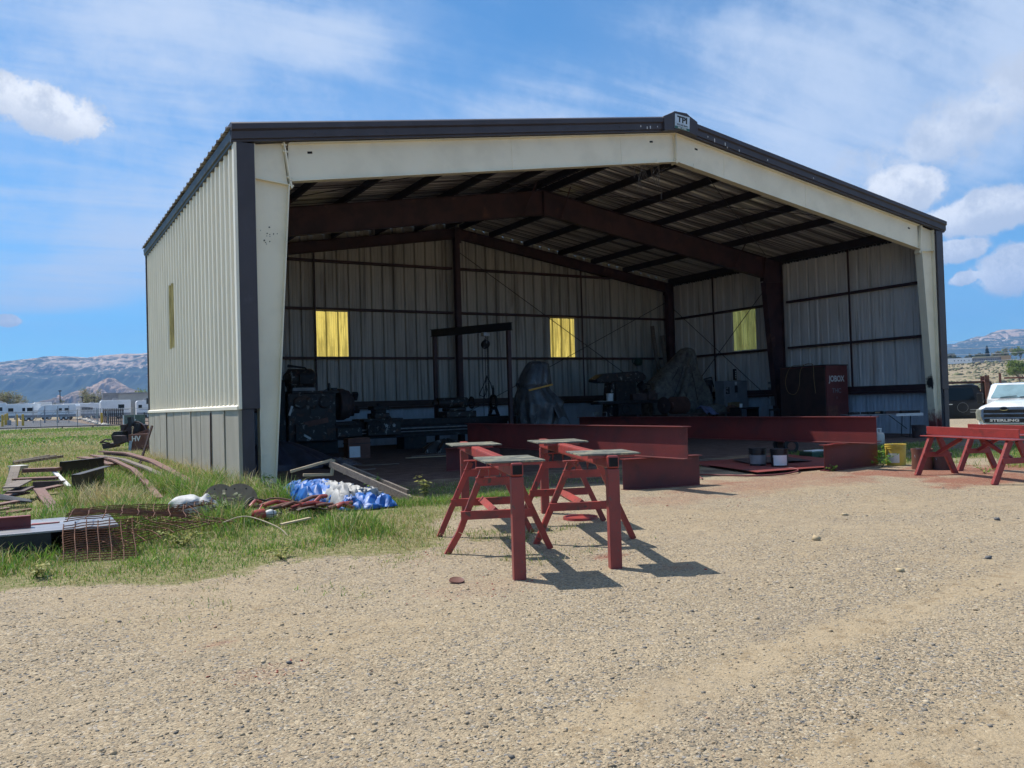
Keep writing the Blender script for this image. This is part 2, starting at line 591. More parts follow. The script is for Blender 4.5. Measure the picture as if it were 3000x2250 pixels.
M['greasy2'] = mat('worn_machine_paint', (.036, .032, .031), (.02, .018, .02), .5, scale=5, bump=.2, bscale=40, stain=(.26, .255, .24), sscale=7, slo=.57, shi=.63, stain2=(.09, .05, .035), s2scale=5, s2lo=.55, s2hi=.66, spec=.25)
M['bright'] = mat('bright_steel', (.45, .45, .44), None, .35, metal=.8, scale=8)
M['galv'] = mat('galvanised_steel', (.36, .37, .38), (.28, .29, .30), .4, metal=.5, scale=6)
M['tarp_dark'] = mat('dark_tarpaulin', (.10, .098, .10), (.055, .055, .06), .33, scale=4, bump=.4, bscale=14, stain=(.26, .255, .255), sscale=3.5, slo=.56, shi=.7)
M['tarp_drab'] = mat('drab_canvas', (.15, .138, .118), (.075, .068, .06), .8, scale=6, bump=.8, bscale=16, stain=(.23, .21, .18), sscale=3, slo=.52, shi=.68)
M['tarp_navy'] = mat('navy_tarpaulin', (.022, .026, .045), (.013, .014, .026), .5, scale=5, bump=.5, bscale=18)
M['blue'] = mat('blue_tarpaulin', (.007, .125, .44), (.005, .075, .28), .5, scale=5, bump=.35, bscale=22)
M['silver'] = mat('silver_tarpaulin', (.36, .36, .345), (.22, .22, .215), .55, scale=6, bump=.35, bscale=22)
M['wood_pale'] = mat('pale_timber', (.50, .41, .27), (.38, .30, .19), .75, scale=3, stretch=(1, 8, 8), bump=.2, bscale=40)
M['wood_grey'] = mat('weathered_timber', (.20, .165, .135), (.13, .105, .09), .85, scale=3, stretch=(1, 9, 9), bump=.4, bscale=40)
M['wood_brown'] = mat('brown_timber', (.075, .045, .036), (.05, .032, .027), .75, scale=3, stretch=(1, 6, 6), bump=.2)
M['white'] = mat('white_paint', (.78, .78, .77), (.70, .70, .69), .4, scale=3)
M['offwhite'] = mat('off_white_paper', (.66, .66, .64), (.58, .58, .56), .6, scale=9)
M['rv'] = mat('white_fibreglass', (.86, .86, .84), (.80, .80, .78), .35, scale=1)
M['rvgrey'] = mat('grey_fibreglass', (.30, .30, .31), (.24, .24, .25), .4, scale=1)
M['glass'] = mat('dark_window_glass', (.010, .013, .017), None, .12, spec=.28, scale=1, rvar=0)
M['rubber'] = mat('tyre_rubber', (.018, .018, .018), (.03, .029, .027), .85, scale=8, bump=.1)
M['yellow'] = mat('yellow_paint', (.66, .40, .02), (.56, .33, .02), .5, scale=4)
M['ybucket'] = mat('yellow_plastic', (.62, .45, .075), (.53, .38, .06), .42, scale=6, stain=(.40, .22, .06), sscale=5, slo=.6, shi=.75)
M['strap'] = mat('orange_strap', (.70, .36, .06), None, .6)
M['blackplastic'] = mat('black_plastic', (.014, .014, .016), (.02, .02, .022), .35, scale=6)
M['grey'] = mat('grey_enamel', (.22, .225, .24), (.17, .175, .185), .5, scale=3, stain=(.10, .10, .10), sscale=4, slo=.6, shi=.75)
M['cardboard'] = mat('cardboard', (.30, .19, .09), (.24, .15, .07), .85, scale=5)
M['bluecloth'] = mat('pale_blue_cloth', (.20, .21, .36), (.15, .16, .27), .85, scale=12)
M['jobox'] = mat('brown_box_paint', (.17, .040, .036), (.13, .033, .031), .5, scale=3, stain=(.16, .06, .045), sscale=2, slo=.6, shi=.8, bump=.06)
M['jobox_shaded'] = mat('shaded_box_paint', (.065, .035, .03), (.045, .026, .025), .55, scale=3, stain=(.09, .05, .04), sscale=2, slo=.6, shi=.8)  # darker copy of the box paint, shade put into its colour
M['green'] = mat('transformer_green', (.085, .125, .09), (.07, .105, .078), .5, scale=2)
M['greentub'] = mat('dark_green_plastic', (.02, .06, .035), None, .5)
M['navy'] = mat('navy_car_paint', (.008, .011, .020), None, .3, coat=.25, spec=.3, scale=1, rvar=0)
M['carwhite'] = mat('white_car_paint', (.88, .89, .88), None, .25, coat=1.0, scale=1, rvar=0)
M['chrome'] = mat('chrome', (.72, .73, .74), None, .12, metal=1.0, scale=2, rvar=0)
M['bumper'] = mat('pale_bumper', (.33, .40, .42), None, .35, metal=.3, scale=2)
M['lamp'] = mat('headlight_lens', (.55, .54, .44), None, .12, coat=1.0, scale=12)
M['sticker'] = mat('pale_blue_sticker', (.52, .62, .70), None, .45)
M['ink'] = mat('black_ink', (.012, .012, .014), None, .6)
M['hose'] = mat('red_rubber_hose', (.20, .045, .04), (.12, .03, .03), .6, scale=8)
M['rope'] = mat('black_cable', (.014, .014, .015), None, .6)
M['bark'] = mat('grey_bark', (.19, .165, .135), (.12, .105, .09), .9, scale=6, bump=.5, bscale=20)
M['conc'] = mat('pale_concrete', (.42, .41, .38), (.34, .33, .31), .85, scale=3)
M['tanwall'] = mat('tan_wall', (.52, .34, .17), (.46, .30, .15), .7, scale=1)
M['wire'] = mat('pale_power_wire', (.68, .72, .76), None, .4, metal=.2)
M['sack'] = mat('white_woven_sack', (.52, .52, .50), (.40, .40, .39), .7, scale=10, bump=.9, bscale=14, stain=(.30, .29, .26), sscale=4, slo=.6, shi=.75)


def yellow_sheet(name, c):
    m = bpy.data.materials.new(name)
    m.use_nodes = True
    nt = m.node_tree
    h = NT(nt)
    bs = nt.nodes['Principled BSDF']
    out = nt.nodes['Material Output']
    vec = nt.nodes.new('ShaderNodeTexCoord').outputs['Object']
    mpn = h.n('ShaderNodeMapping', Vector=vec)
    mpn.inputs['Scale'].default_value = (1, 1, .06)
    col = h.mix(h.ss(h.noise(mpn.outputs[0], 11, 6, .65), .42, .60), c, tuple(x * .55 for x in c))  # darker upright lines here and below paint rib shading into the colour
    col = h.mix(h.m('MULTIPLY', h.ss(h.noise(vec, 2.2, 6, .65), .5, .7), .35), col, (.42, .28, .06))
    col = h.mix(h.ss(h.noise(mpn.outputs[0], 22, 3, .6), .66, .72), col, tuple(x * .35 for x in c))
    nt.links.new(col, bs.inputs['Base Color'])
    bs.inputs['Roughness'].default_value = .5
    tr = h.n('ShaderNodeBsdfTranslucent', Color=col)
    mx = h.n('ShaderNodeMixShader', _0=.74, _1=bs.outputs[0], _2=tr.outputs[0])
    nt.links.new(mx.outputs[0], out.inputs[0])
    return m


M['sky_faded'] = yellow_sheet('faded_yellow_sheet', (.86, .80, .46))
M['sky_yellow'] = yellow_sheet('yellow_fibreglass_sheet', (.86, .66, .16))
M['sky_yellow2'] = yellow_sheet('lemon_fibreglass_sheet', (.88, .82, .26))


def vcol_mat(name, rough=.8, trans=0.0):
    m = bpy.data.materials.new(name)
    m.use_nodes = True
    nt = m.node_tree
    h = NT(nt)
    bs = nt.nodes['Principled BSDF']
    at = nt.nodes.new('ShaderNodeAttribute')
    at.attribute_name = 'Col'
    nt.links.new(at.outputs['Color'], bs.inputs['Base Color'])
    bs.inputs['Roughness'].default_value = rough
    bs.inputs['Specular IOR Level'].default_value = .25
    if trans:
        tr = h.n('ShaderNodeBsdfTranslucent', Color=at.outputs['Color'])
        mx = h.n('ShaderNodeMixShader', _0=trans, _1=bs.outputs[0], _2=tr.outputs[0])
        nt.links.new(mx.outputs[0], nt.nodes['Material Output'].inputs[0])
    return m


M['leafmat'] = vcol_mat('leaf_blades', .6, .38)
M['stonemat'] = vcol_mat('loose_stone', .85)


def splashed(name, base, red):
    """cream paint with red overspray splashed around the foot of the column"""
    m = mat(name, base, tuple(x * .9 for x in base), .5, scale=1.2, world=True)
    nt = m.node_tree
    h = NT(nt)
    bs = nt.nodes['Principled BSDF']
    src = bs.inputs['Base Color'].links[0].from_socket
    pos = nt.nodes.new('ShaderNodeNewGeometry').outputs['Position']
    sp = nt.nodes.new('ShaderNodeSeparateXYZ')
    nt.links.new(pos, sp.inputs[0])
    e = h.m('ADD', sp.outputs[2], h.m('MULTIPLY', h.m('SUBTRACT', h.noise(pos, 5, 8, .7, .5), .5), 1.3))
    c = h.mix(h.ss(e, .95, .35), src, red)
    d = h.m('ADD', h.vm('DISTANCE', pos, (21.1, .05, 1.66)), h.m('MULTIPLY', h.noise(pos, 14, 6, .7), .34))
    c = h.mix(h.ss(d, .42, .32), c, (.02, .02, .022))
    nt.links.new(c, bs.inputs['Base Color'])
    return m


M['cream_red'] = splashed('cream_paint_with_overspray', (.80, .73, .55), (.20, .05, .045))

# ---------------------------------------------------------------- terrain
def sst(x, a, b):
    t = np.clip((np.asarray(x, dtype=float) - a) / (b - a), 0, 1)
    return t * t * (3 - 2 * t)


def vnoise(x, y, s, seed=0):
    """cheap smooth value noise 0..1"""
    x = np.asarray(x, dtype=float) * s + seed * 17.3
    y = np.asarray(y, dtype=float) * s + seed * 9.1
    xi, yi = np.floor(x), np.floor(y)
    fx, fy = x - xi, y - yi
    fx, fy = fx * fx * (3 - 2 * fx), fy * fy * (3 - 2 * fy)

    def h(a, b):
        v = np.sin(a * 127.1 + b * 311.7 + seed * 74.7) * 43758.5453
        return v - np.floor(v)
    return (h(xi, yi) * (1 - fx) + h(xi + 1, yi) * fx) * (1 - fy) + (h(xi, yi + 1) * (1 - fx) + h(xi + 1, yi + 1) * fx) * fy


def fbm(x, y, s, o=4, seed=0):
    r, a, t = 0, .5, 0
    for i in range(o):
        r = r + a * vnoise(x, y, s * 2 ** i, seed + i)
        t += a
        a *= .55
    return r / t


def gz(x, y):
    x = np.asarray(x, dtype=float)
    y = np.asarray(y, dtype=float)
    z = .012 * np.sin(1.3 * x + .6 * y) * np.sin(.8 * y - .5 * x + 1) * (1 - sst(y, -1.5, 0) * (x > -.5))
    left = 1 - sst(x, 45, 90)
    z = z + .75 * sst(y, 104, 160) * left + .5 * sst(y, 160, 600) * left
    z = z - .55 * sst(x, 22.8, 26.5) * (1 - sst(y, 40, 80))
    t = (x + 3.5) * .863 + (y + 16) * .506
    lat = -(x + 3.5) * .506 + (y + 16) * .863
    hill = sst(t, 300, 960) * (1 - sst(np.abs(lat), 330, 620))
    z = z + hill * (27 + 2.5 * (fbm(x, y, .012, 4, 3) - .5)) + 3.0 * hill * (1 - hill) * (fbm(x, y, .03, 4, 8) - .5) * 4
    return z


def yb(x):
    return np.interp(x, [-6, -3.7, -3.0, -2.35, -1.4, -.4, .4, 1.1, 2.0, 3.0, 4.4, 9, 40], [-8.7, -8.75, -8.5, -9.3, -8.95, -8.9, -8.1, -7.2, -5.6, -5.1, -4.9, -4.2, -4.0])


def masks(x, y):
    x = np.asarray(x, dtype=float)
    y = np.asarray(y, dtype=float)
    n1 = fbm(x, y, .9, 4, 1)
    n2 = fbm(x, y, 2.6, 3, 5)
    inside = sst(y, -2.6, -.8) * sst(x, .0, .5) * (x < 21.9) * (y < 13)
    g = sst(y - yb(x) + (n1 - .5) * 2.2 + (n2 - .5) * .8, -.3, .9) * (1 - inside)
    g = np.where(x > .3, g * (.75 - .3 * sst(x, 2, 6)), g)
    g = np.maximum(g, .5 * sst(x, -2, -.5) * (1 - sst(x, 1.0, 2.4)) * sst(y, -9.9, -8.8) * (1 - inside) * sst(n1 + .6 * n2, .62, .95))
    g = np.where((x > 8.2), g * .25, g)
    for cx, cy, r, a in ((11.6, -5.2, 1.2, .7), (13.2, -4.4, 1.8, .8), (14.5, -6.8, 1.8, .55), (11.4, -6.3, .7, .4), (1.1, -9.3, .55, .55), (.4, -9.6, .5, .35), (1.6, -8.6, .6, .6), (.9, -8.2, .7, .5), (.0, -11.8, .7, .22), (-.3, -11.2, .6, .2), (-1.6, -9.9, .6, .3), (-2.6, -9.7, .6, .3)):
        d = np.hypot(x - cx, y - cy) / r
        g = np.maximum(g, a * (1 - sst(d, .4, 1.1)) * sst(n1 + n2, .75, 1.1))
    g = np.maximum(g, .85 * sst(x + .5 * (n1 - .5), 11.0, 12.2) * sst(y + (n2 - .5), -9.0, -7.6) * (1 - inside) * (x < 40) * sst(n1, .30, .5))
    g = g * (1 - sst(y, 84, 98))
    red = np.zeros_like(x)
    for cx, cy, rx, ry, a in ((-.4, -10.4, .9, .5, .38), (-.3, -9.0, .5, .4, .3), (2.2, -7.8, .6, .6, .5), (1.0, -9.9, .3, .2, .8), (1.2, -10.6, .3, .3, .5), (-2.55, -10.75, .26, .15, .62), (-2.45, -11.5, .34, .2, .42),
                              (6.4, -6.1, .8, .25, .8), (5.0, -6.6, 1.4, .5, .5), (9.2, -6.6, 1.8, .6, .95), (10.4, -7.2, 2.4, 1.1, 1.0), (9.6, -8.4, 2.0, 1.0, .9), (11.6, -7.6, 1.6, 1.1, .85), (8.3, -5.4, 2.4, 1.2, .5), (7.6, -6.4, 4.4, 1.6, .60), (4.4, -7.0, 2.6, 1.0, .50), (12.0, -7.8, 3.0, 1.2, .6), (4.2, -8.2, 1.8, .5, .24), (6.0, -8.0, 2.5, 1.2, .22), (2.8, -6.8, 1.2, .8, .35)):
        d = np.hypot((x - cx) / rx, (y - cy) / ry)
        red = np.maximum(red, a * (1 - sst(d + (n2 - .5) * 1.1, .25, 1.15)))
    # tan wheel tracks running across the lot near the lens
    n3 = fbm(x, y, 5.0, 3, 9)
    e1 = np.abs(y - (-12.84 + .12 * x) + (n1 - .5) * .35 + (n3 - .5) * .25)
    sand = .95 * (1 - sst(e1, .06, .34)) * sst(x + (n2 - .5), -2.4, -1.0)
    sand = np.maximum(sand, 1.0 * sst(-(y + 13.62 - .02 * x) + (n1 - .5) * .7 + (n3 - .5) * .3, -.05, .40) * sst(x + (n2 - .5), -1.9, -.6))
    sand = np.maximum(sand, .55 * sst(fbm(x, y, .55, 4, 21), .52, .68))
    sand = np.maximum(sand, .6 * (1 - sst(np.abs(y + 11.3 - .12 * x + (n1 - .5) * .9), .1, .6)) * sst(n2, .4, .65) * sst(x, -.5, 1.5))
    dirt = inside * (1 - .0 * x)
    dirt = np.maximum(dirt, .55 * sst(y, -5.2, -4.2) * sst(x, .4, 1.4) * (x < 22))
    asph = sst(y + (n1 - .5) * 3, 100, 106) * (x < 30) * (1 - sst(x - (y - 106) * -.05, 4.4, 6.0)) * (1 - sst(y, 150, 165))
    t = (x + 3.5) * .863 + (y + 16) * .506
    far = np.maximum(sst(y, 165, 260) * (x < 120), sst(t, 60, 200) * (x > 40))
    mead = sst(y, 10, 26) * (x < 40) * (1 - sst(y, 90, 104))
    return g, red, sand, dirt, asph, far, mead


def axis(lo, hi, d, far, k=1.16):
    a = list(np.arange(lo, hi + 1e-6, d))
    s = d
    x = hi
    while x < far:
        s *= k
        x += s
        a.append(x)
    s = d
    x = lo
    b = []
    while x > -far:
        s *= k
        x -= s
        b.append(x)
    return np.array(b[::-1] + a)


gx = axis(-5.2, 13.6, .12, 9000, 1.13)
gy = axis(-14.6, 1.0, .12, 9000, 1.10)
X, Y = np.meshgrid(gx, gy)
Zg = gz(X, Y)
nx, ny = len(gx), len(gy)
V = np.stack([X.ravel(), Y.ravel(), Zg.ravel()], 1)
i, j = np.meshgrid(np.arange(nx - 1), np.arange(ny - 1))
a = (j * nx + i).ravel()
F = np.stack([a, a + 1, a + nx + 1, a + nx], 1)
g_, r_, s_, d_, as_, fa_, me_ = masks(V[:, 0], V[:, 1])


def ground_mat():
    m = bpy.data.materials.new('gravel_and_soil')
    m.use_nodes = True
    nt = m.node_tree
    h = NT(nt)
    bs = nt.nodes['Principled BSDF']
    pos = nt.nodes.new('ShaderNodeNewGeometry').outputs['Position']

    def attr(nm):
        at = nt.nodes.new('ShaderNodeAttribute')
        at.attribute_name = nm
        sp = nt.nodes.new('ShaderNodeSeparateColor')
        nt.links.new(at.outputs['Color'], sp.inputs[0])
        return sp.outputs

    A, B, C = attr('Col'), attr('ColB'), attr('ColC')
    wv = h.vm('ADD', pos, h.vm('MULTIPLY', h.vm('SUBTRACT', h.noise(pos, 22, 2, .5, out=1), (.5, .5, .5)), (.03, .03, .03)))

    def vor(scale, feat='F1'):
        nd = nt.nodes.new('ShaderNodeTexVoronoi')
        nd.feature = feat
        nd.inputs['Scale'].default_value = scale
        nd.inputs['Randomness'].default_value = 1
        nt.links.new(wv, nd.inputs['Vector'])
        return nd
    v1, v2 = vor(78), vor(38)
    sp1 = nt.nodes.new('ShaderNodeSeparateColor')
    nt.links.new(v1.outputs['Color'], sp1.inputs[0])
    sp2 = nt.nodes.new('ShaderNodeSeparateColor')
    nt.links.new(v2.outputs['Color'], sp2.inputs[0])
    peb = h.ramp(sp1.outputs[0], [(0, (.13, .115, .09)), (.12, (.28, .225, .15)), (.34, (.375, .295, .19)), (.55, (.29, .225, .145)), (.74, (.41, .33, .22)), (.88, (.27, .205, .135)), (.95, (.47, .395, .275)), (1, (.17, .155, .135))], 'CONSTANT')
    peb2 = h.ramp(sp2.outputs[1], [(0, (.13, .13, .135)), (.25, (.36, .315, .25)), (.6, (.26, .245, .22)), (.85, (.45, .39, .31)), (1, (.24, .19, .15))], 'CONSTANT')
    usebig = h.m('MULTIPLY', h.m('GREATER_THAN', sp2.outputs[0], .70), h.m('LESS_THAN', v2.outputs['Distance'], .42))
    big = h.noise(pos, .55, 5, .6, .3)
    mid = h.noise(pos, 2.3, 6, .62, .3)
    sandc = h.mix(h.ss(h.noise(pos, 90, 3, .6), .35, .65), (.42, .33, .21), (.32, .245, .15))
    sandc = h.mix(h.m('MULTIPLY', h.ss(h.noise(pos, 6, 8, .7, .3), .50, .64), .75), sandc, (.23, .16, .085))
    base = h.mix(usebig, peb, peb2)
    dens = h.m('ADD', h.m('MULTIPLY', A[2], .85), h.m('MULTIPLY', h.ss(mid, .48, .75), .42), clamp=True)
    sel = h.m('GREATER_THAN', dens, h.m('ADD', h.m('MULTIPLY', sp1.outputs[2], .85), .10))
    base = h.mix(h.m('MULTIPLY', sel, .86), base, sandc)
    base = h.mix(h.m('MULTIPLY', h.ss(big, .40, .68), .30), base, (.42, .335, .22))
    base = h.mix(h.m('MULTIPLY', h.ss(h.noise(pos, 1.1, 6, .65, .5), .52, .72), .30), base, (.22, .18, .135))
    # soil and thatch under the grass
    soil = h.ramp(h.noise(pos, 14, 7, .65, .5), [(.25, (.10, .08, .045)), (.40, (.22, .175, .095)), (.50, (.15, .16, .05)), (.58, (.32, .265, .15)), (.66, (.17, .175, .06)), (.8, (.28, .235, .125))])
    gn = h.m('ADD', h.m('MULTIPLY', h.noise(pos, 5, 8, .7, .4), .6), h.m('MULTIPLY', h.noise(pos, 22, 5, .7), .4))
    gsel = h.ss(h.m('ADD', A[0], h.m('MULTIPLY', h.m('SUBTRACT', gn, .5), 2.6)), .38, .66)
    gsel = h.m('MULTIPLY', gsel, h.m('MINIMUM', h.m('MULTIPLY', A[0], 4.0), 1.0))
    base = h.mix(gsel, base, soil)
    # shop floor: dark oily earth
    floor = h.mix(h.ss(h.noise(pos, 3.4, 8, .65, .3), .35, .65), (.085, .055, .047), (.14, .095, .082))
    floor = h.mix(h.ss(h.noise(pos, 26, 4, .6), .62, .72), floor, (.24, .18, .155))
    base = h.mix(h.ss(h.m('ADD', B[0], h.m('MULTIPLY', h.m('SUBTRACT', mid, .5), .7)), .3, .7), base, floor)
    # red overspray
    rn = h.m('ADD', A[1], h.m('MULTIPLY', h.m('SUBTRACT', h.noise(pos, 24, 5, .7), .5), .8))
    rsp = h.m('ADD', h.m('MULTIPLY', sp1.outputs[1], .55), .45)
    base = h.mix(h.m('MULTIPLY', h.m('MULTIPLY', h.ss(rn, .22, .95), h.m('MINIMUM', h.m('MULTIPLY', A[1], 3.0), 1.0)), h.m('MULTIPLY', rsp, .92)), base, (.23, .055, .034))
    # tarmac, meadow, dry far land
    asp = h.mix(h.noise(pos, .8, 5, .6), (.085, .09, .10), (.12, .122, .13))
    base = h.mix(h.ss(B[1], .35, .65), base, asp)
    mst = h.n('ShaderNodeMapping', Vector=pos)
    mst.inputs['Scale'].default_value = (.25, .9, 1)
    mead = h.ramp(h.noise(mst.outputs[0], .35, 8, .68, .3), [(.3, (.055, .10, .022)), (.43, (.10, .155, .035)), (.52, (.24, .225, .085)), (.58, (.085, .13, .03)), (.68, (.30, .26, .14)), (.8, (.12, .15, .045))])
    base = h.mix(h.m('MULTIPLY', C[0], .85), base, mead)
    farc = h.ramp(h.noise(pos, .03, 10, .68, .4), [(.3, (.12, .12, .065)), (.45, (.25, .205, .125)), (.54, (.33, .26, .165)), (.6, (.16, .155, .08)), (.72, (.36, .225, .13)), (.85, (.20, .18, .10))])
    base = h.mix(B[2], base, farc)
    nt.links.new(base, bs.inputs['Base Color'])
    bs.inputs['Roughness'].default_value = .92
    bs.inputs['Specular IOR Level'].default_value = .2
    hgt = h.m('ADD', h.m('MULTIPLY', h.m('SUBTRACT', 1.0, v1.outputs['Distance']), .35), h.m('MULTIPLY', h.m('MULTIPLY', usebig, h.m('SUBTRACT', .6, v2.outputs['Distance'])), .9))
    hgt = h.m('MULTIPLY', hgt, h.m('SUBTRACT', 1.0, h.m('MULTIPLY', sel, .75)))
    hgt = h.m('ADD', hgt, h.m('MULTIPLY', h.noise(pos, 70, 5, .65), .45))
    b = h.n('ShaderNodeBump', Strength=.85, Distance=.022, Height=hgt)
    b2 = h.n('ShaderNodeBump', Strength=.5, Distance=.12, Height=mid, Normal=b.outputs[0])
    nt.links.new(b2.outputs[0], bs.inputs['Normal'])
    return m


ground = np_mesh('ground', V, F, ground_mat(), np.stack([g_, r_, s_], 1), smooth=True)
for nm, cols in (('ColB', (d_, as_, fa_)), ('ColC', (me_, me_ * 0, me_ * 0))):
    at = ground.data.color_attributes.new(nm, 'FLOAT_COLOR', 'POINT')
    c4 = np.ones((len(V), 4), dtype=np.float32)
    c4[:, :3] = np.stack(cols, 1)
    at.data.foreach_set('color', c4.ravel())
tag(ground, kind='structure')


def hgt(x, y):
    return float(gz(x, y))


# ---------------------------------------------------------------- far ranges
def ridge_mat(name, rock, scrub, cliff, zlo, zhi, k=1.0):
    m = bpy.data.materials.new(name)
    m.use_nodes = True
    nt = m.node_tree
    h = NT(nt)
    bs = nt.nodes['Principled BSDF']
    geo = nt.nodes.new('ShaderNodeNewGeometry')
    pos = geo.outputs['Position']
    sp = nt.nodes.new('ShaderNodeSeparateXYZ')
    nt.links.new(pos, sp.inputs[0])
    nz = nt.nodes.new('ShaderNodeSeparateXYZ')
    nt.links.new(geo.outputs['True Normal'], nz.inputs[0])
    mp1 = h.n('ShaderNodeMapping', Vector=pos)
    mp1.inputs['Scale'].default_value = (.004, .004, .03)
    band = h.noise(mp1.outputs[0], 1.0 * k, 8, .65, .6)
    mp2 = h.n('ShaderNodeMapping', Vector=pos)
    mp2.inputs['Scale'].default_value = (.02, .02, .0035)
    gully = h.noise(mp2.outputs[0], 1.0 * k, 9, .68, .6)
    steep = h.ss(nz.outputs[2], .86, .55)
    hh = h.n('ShaderNodeMapRange', Value=sp.outputs[2])
    hh.inputs[1].default_value, hh.inputs[2].default_value = zlo, zhi
    f = h.m('ADD', h.m('MULTIPLY', steep, .10), h.m('ADD', h.m('MULTIPLY', band, .75), h.m('MULTIPLY', gully, .55)))
    f = h.m('ADD', f, h.m('MULTIPLY', h.ss(hh.outputs[0], .25, .80), .26))
    c = h.mix(h.ss(f, .84, .99), scrub, rock)
    c = h.mix(h.m('MULTIPLY', h.ss(gully, .56, .64), h.ss(hh.outputs[0], .35, .65)), c, cliff)
    nt.links.new(c, bs.inputs['Base Color'])
    bs.inputs['Roughness'].default_value = .95
    bs.inputs['Specular IOR Level'].default_value = .1
    return m


def ridge(name, origin, along, across, L, depth, prof, nu, nv, mt, seed, rugged=.07, talus=.55, fq=.004):
    """a range: skyline profile prof(s) in metres over along-distance s, falling towards the viewer over depth"""
    o, al, ac = Vector(origin), Vector(along).normalized(), Vector(across).normalized()
    s = np.linspace(L[0], L[1], nu)
    t = np.linspace(0, 1, nv)
    S, Tt = np.meshgrid(s, t)
    H = prof(S)
    n = fbm(S, Tt * depth, fq, 6, seed)
    gul = np.abs(fbm(S * 1.0, Tt * depth * .22, fq * 2.75, 6, seed + 9) - .5) * 2
    tt = np.clip(Tt + (n - .5) * .10 * (Tt < .98) + (gul - .3) * .07, 0, 1)
    # foot slope, bench, cliff, cap
    q = np.interp(tt, [0, .12, .45, .55, .62, .72, .80, .86, .92, 1.0], [0, .03, .30, .42, .60, .66, .84, .88, .975, 1.0])
    Z = H * q + (n - .5) * H * rugged * np.sin(np.pi * np.clip(tt, 0, 1)) - 6 * (Tt < .02)
    Vx = o.x + al.x * S + ac.x * Tt * depth
    Vy = o.y + al.y * S + ac.y * Tt * depth
    # back side closes the hill
    Vv = np.stack([Vx.ravel(), Vy.ravel(), Z.ravel()], 1)
    bk = np.stack([(o.x + al.x * s + ac.x * depth * 1.5), (o.y + al.y * s + ac.y * depth * 1.5), np.full(nu, -6.0)], 1)
    Vv = np.concatenate([Vv, bk])
    i, j = np.meshgrid(np.arange(nu - 1), np.arange(nv))
    a = (j * nu + i).ravel()
    Fq = np.stack([a, a + 1, a + nu + 1, a + nu], 1)
    ob = np_mesh(name, Vv, Fq, mt, smooth=False)
    return tag(ob, kind='structure')


def skyline(pts, depth, hz=0.0):
    """(px, py) skyline samples -> metres above camera level at this depth; returns s (lateral metres) and heights"""
    s = [(p - 1500) / FPX * depth for p, q in pts]
    z = [CAM.z + ((1181 - .0293 * (p - 1500)) - q) * depth / FPX + hz for p, q in pts]
    return s, z


RV_, FW_ = Vector((.864, -.503, 0)), Vector((.503, .864, 0))
DL = 5200.0
sl_, zl_ = skyline([(-500, 1080), (-200, 1072), (0, 1061), (87, 1053), (193, 1043), (270, 1048), (337, 1037), (444, 1035), (600, 1028), (800, 1040), (1100, 1060), (1400, 1090), (1700, 1130)], DL)
prL = lambda S: np.interp(S, sl_, zl_) + 10 * (fbm(S, S * 0, .008, 4, 2) - .5)
mesaL = ridge('mountain', Vector((CAM.x, CAM.y, 0)) + FW_ * (DL - 1500), RV_, FW_, (sl_[0], sl_[-1]), 1500, prL, 420, 90,
              ridge_mat('mesa_rock', (.50, .37, .26), (.050, .065, .045), (.60, .47, .36), 60, 390), 4)
DB = 3000.0
sb_, zb_ = skyline([(60, 1186), (150, 1176), (190, 1166), (225, 1148), (262, 1140), (300, 1122), (335, 1107), (352, 1120), (385, 1139), (430, 1150), (520, 1166), (620, 1182)], DB)
butte = ridge('hill', Vector((CAM.x, CAM.y, 0)) + FW_ * (DB - 420), RV_, FW_, (sb_[0], sb_[-1]), 420, lambda S: np.maximum(np.interp(S, sb_, zb_) + 5 * (fbm(S, S * 0, .03, 4, 6) - .5), .5), 240, 70,
              ridge_mat('butte_rock', (.44, .31, .23), (.17, .125, .085), (.54, .42, .33), 10, 120, 2.4), 14, .55, fq=.022)
DR = 5600.0
sr_, zr_ = skyline([(2300, 1060), (2500, 1040), (2650, 1025), (2775, 1009), (2800, 1006), (2828, 998), (2850, 990), (2868, 985), (2880, 989), (2890, 984), (2910, 974), (2935, 967), (2962, 964), (2980, 968), (2990, 973), (3005, 964), (3100, 950), (3300, 975), (3600, 1020)], DR)
mtnR = ridge('mountain', Vector((CAM.x, CAM.y, 0)) + FW_ * (DR - 1700), RV_, FW_, (sr_[0], sr_[-1]), 1700, lambda S: np.interp(S, sr_, zr_) + 9 * (fbm(S, S * 0, .012, 4, 12) - .5), 380, 90,
             ridge_mat('range_rock', (.42, .31, .22), (.055, .07, .045), (.52, .42, .33), 120, 420, 1.3), 24, .3)

# ---------------------------------------------------------------- the open-fronted steel building
BW, BD, BH, BS = 21.79, 12.96, 6.436, .1565
RX = BW / 2
HW, G2, G3, G4 = 1.453, 3.18, 4.92, 6.62


def zt(x):
    return BH + BS * (x if x < RX else BW - x)


bld = thing('steel_building', 'large open fronted steel shed with cream corrugated walls, brown trim and a low gabled roof', 'shed')
PITCH_R = .435


def rib_prof(s0, s1, ph=0.0, hgt_=.05):
    """(s, h) along a ribbed sheet"""
    pts = [(s0, 0.0)]
    k0 = math.floor((s0 - ph) / PITCH_R) - 1
    k1 = math.ceil((s1 - ph) / PITCH_R) + 1
    for k in range(k0, k1):
        c = ph + k * PITCH_R
        for ds, hh in ((-.062, 0), (-.030, hgt_), (.030, hgt_), (.062, 0), (.125, 0), (.138, .008), (.158, .008), (.171, 0), (.264, 0), (.277, .008), (.297, .008), (.31, 0)):
            if s0 < c + ds < s1:
                pts.append((c + ds, hh))
    pts.append((s1, 0.0))
    return pts


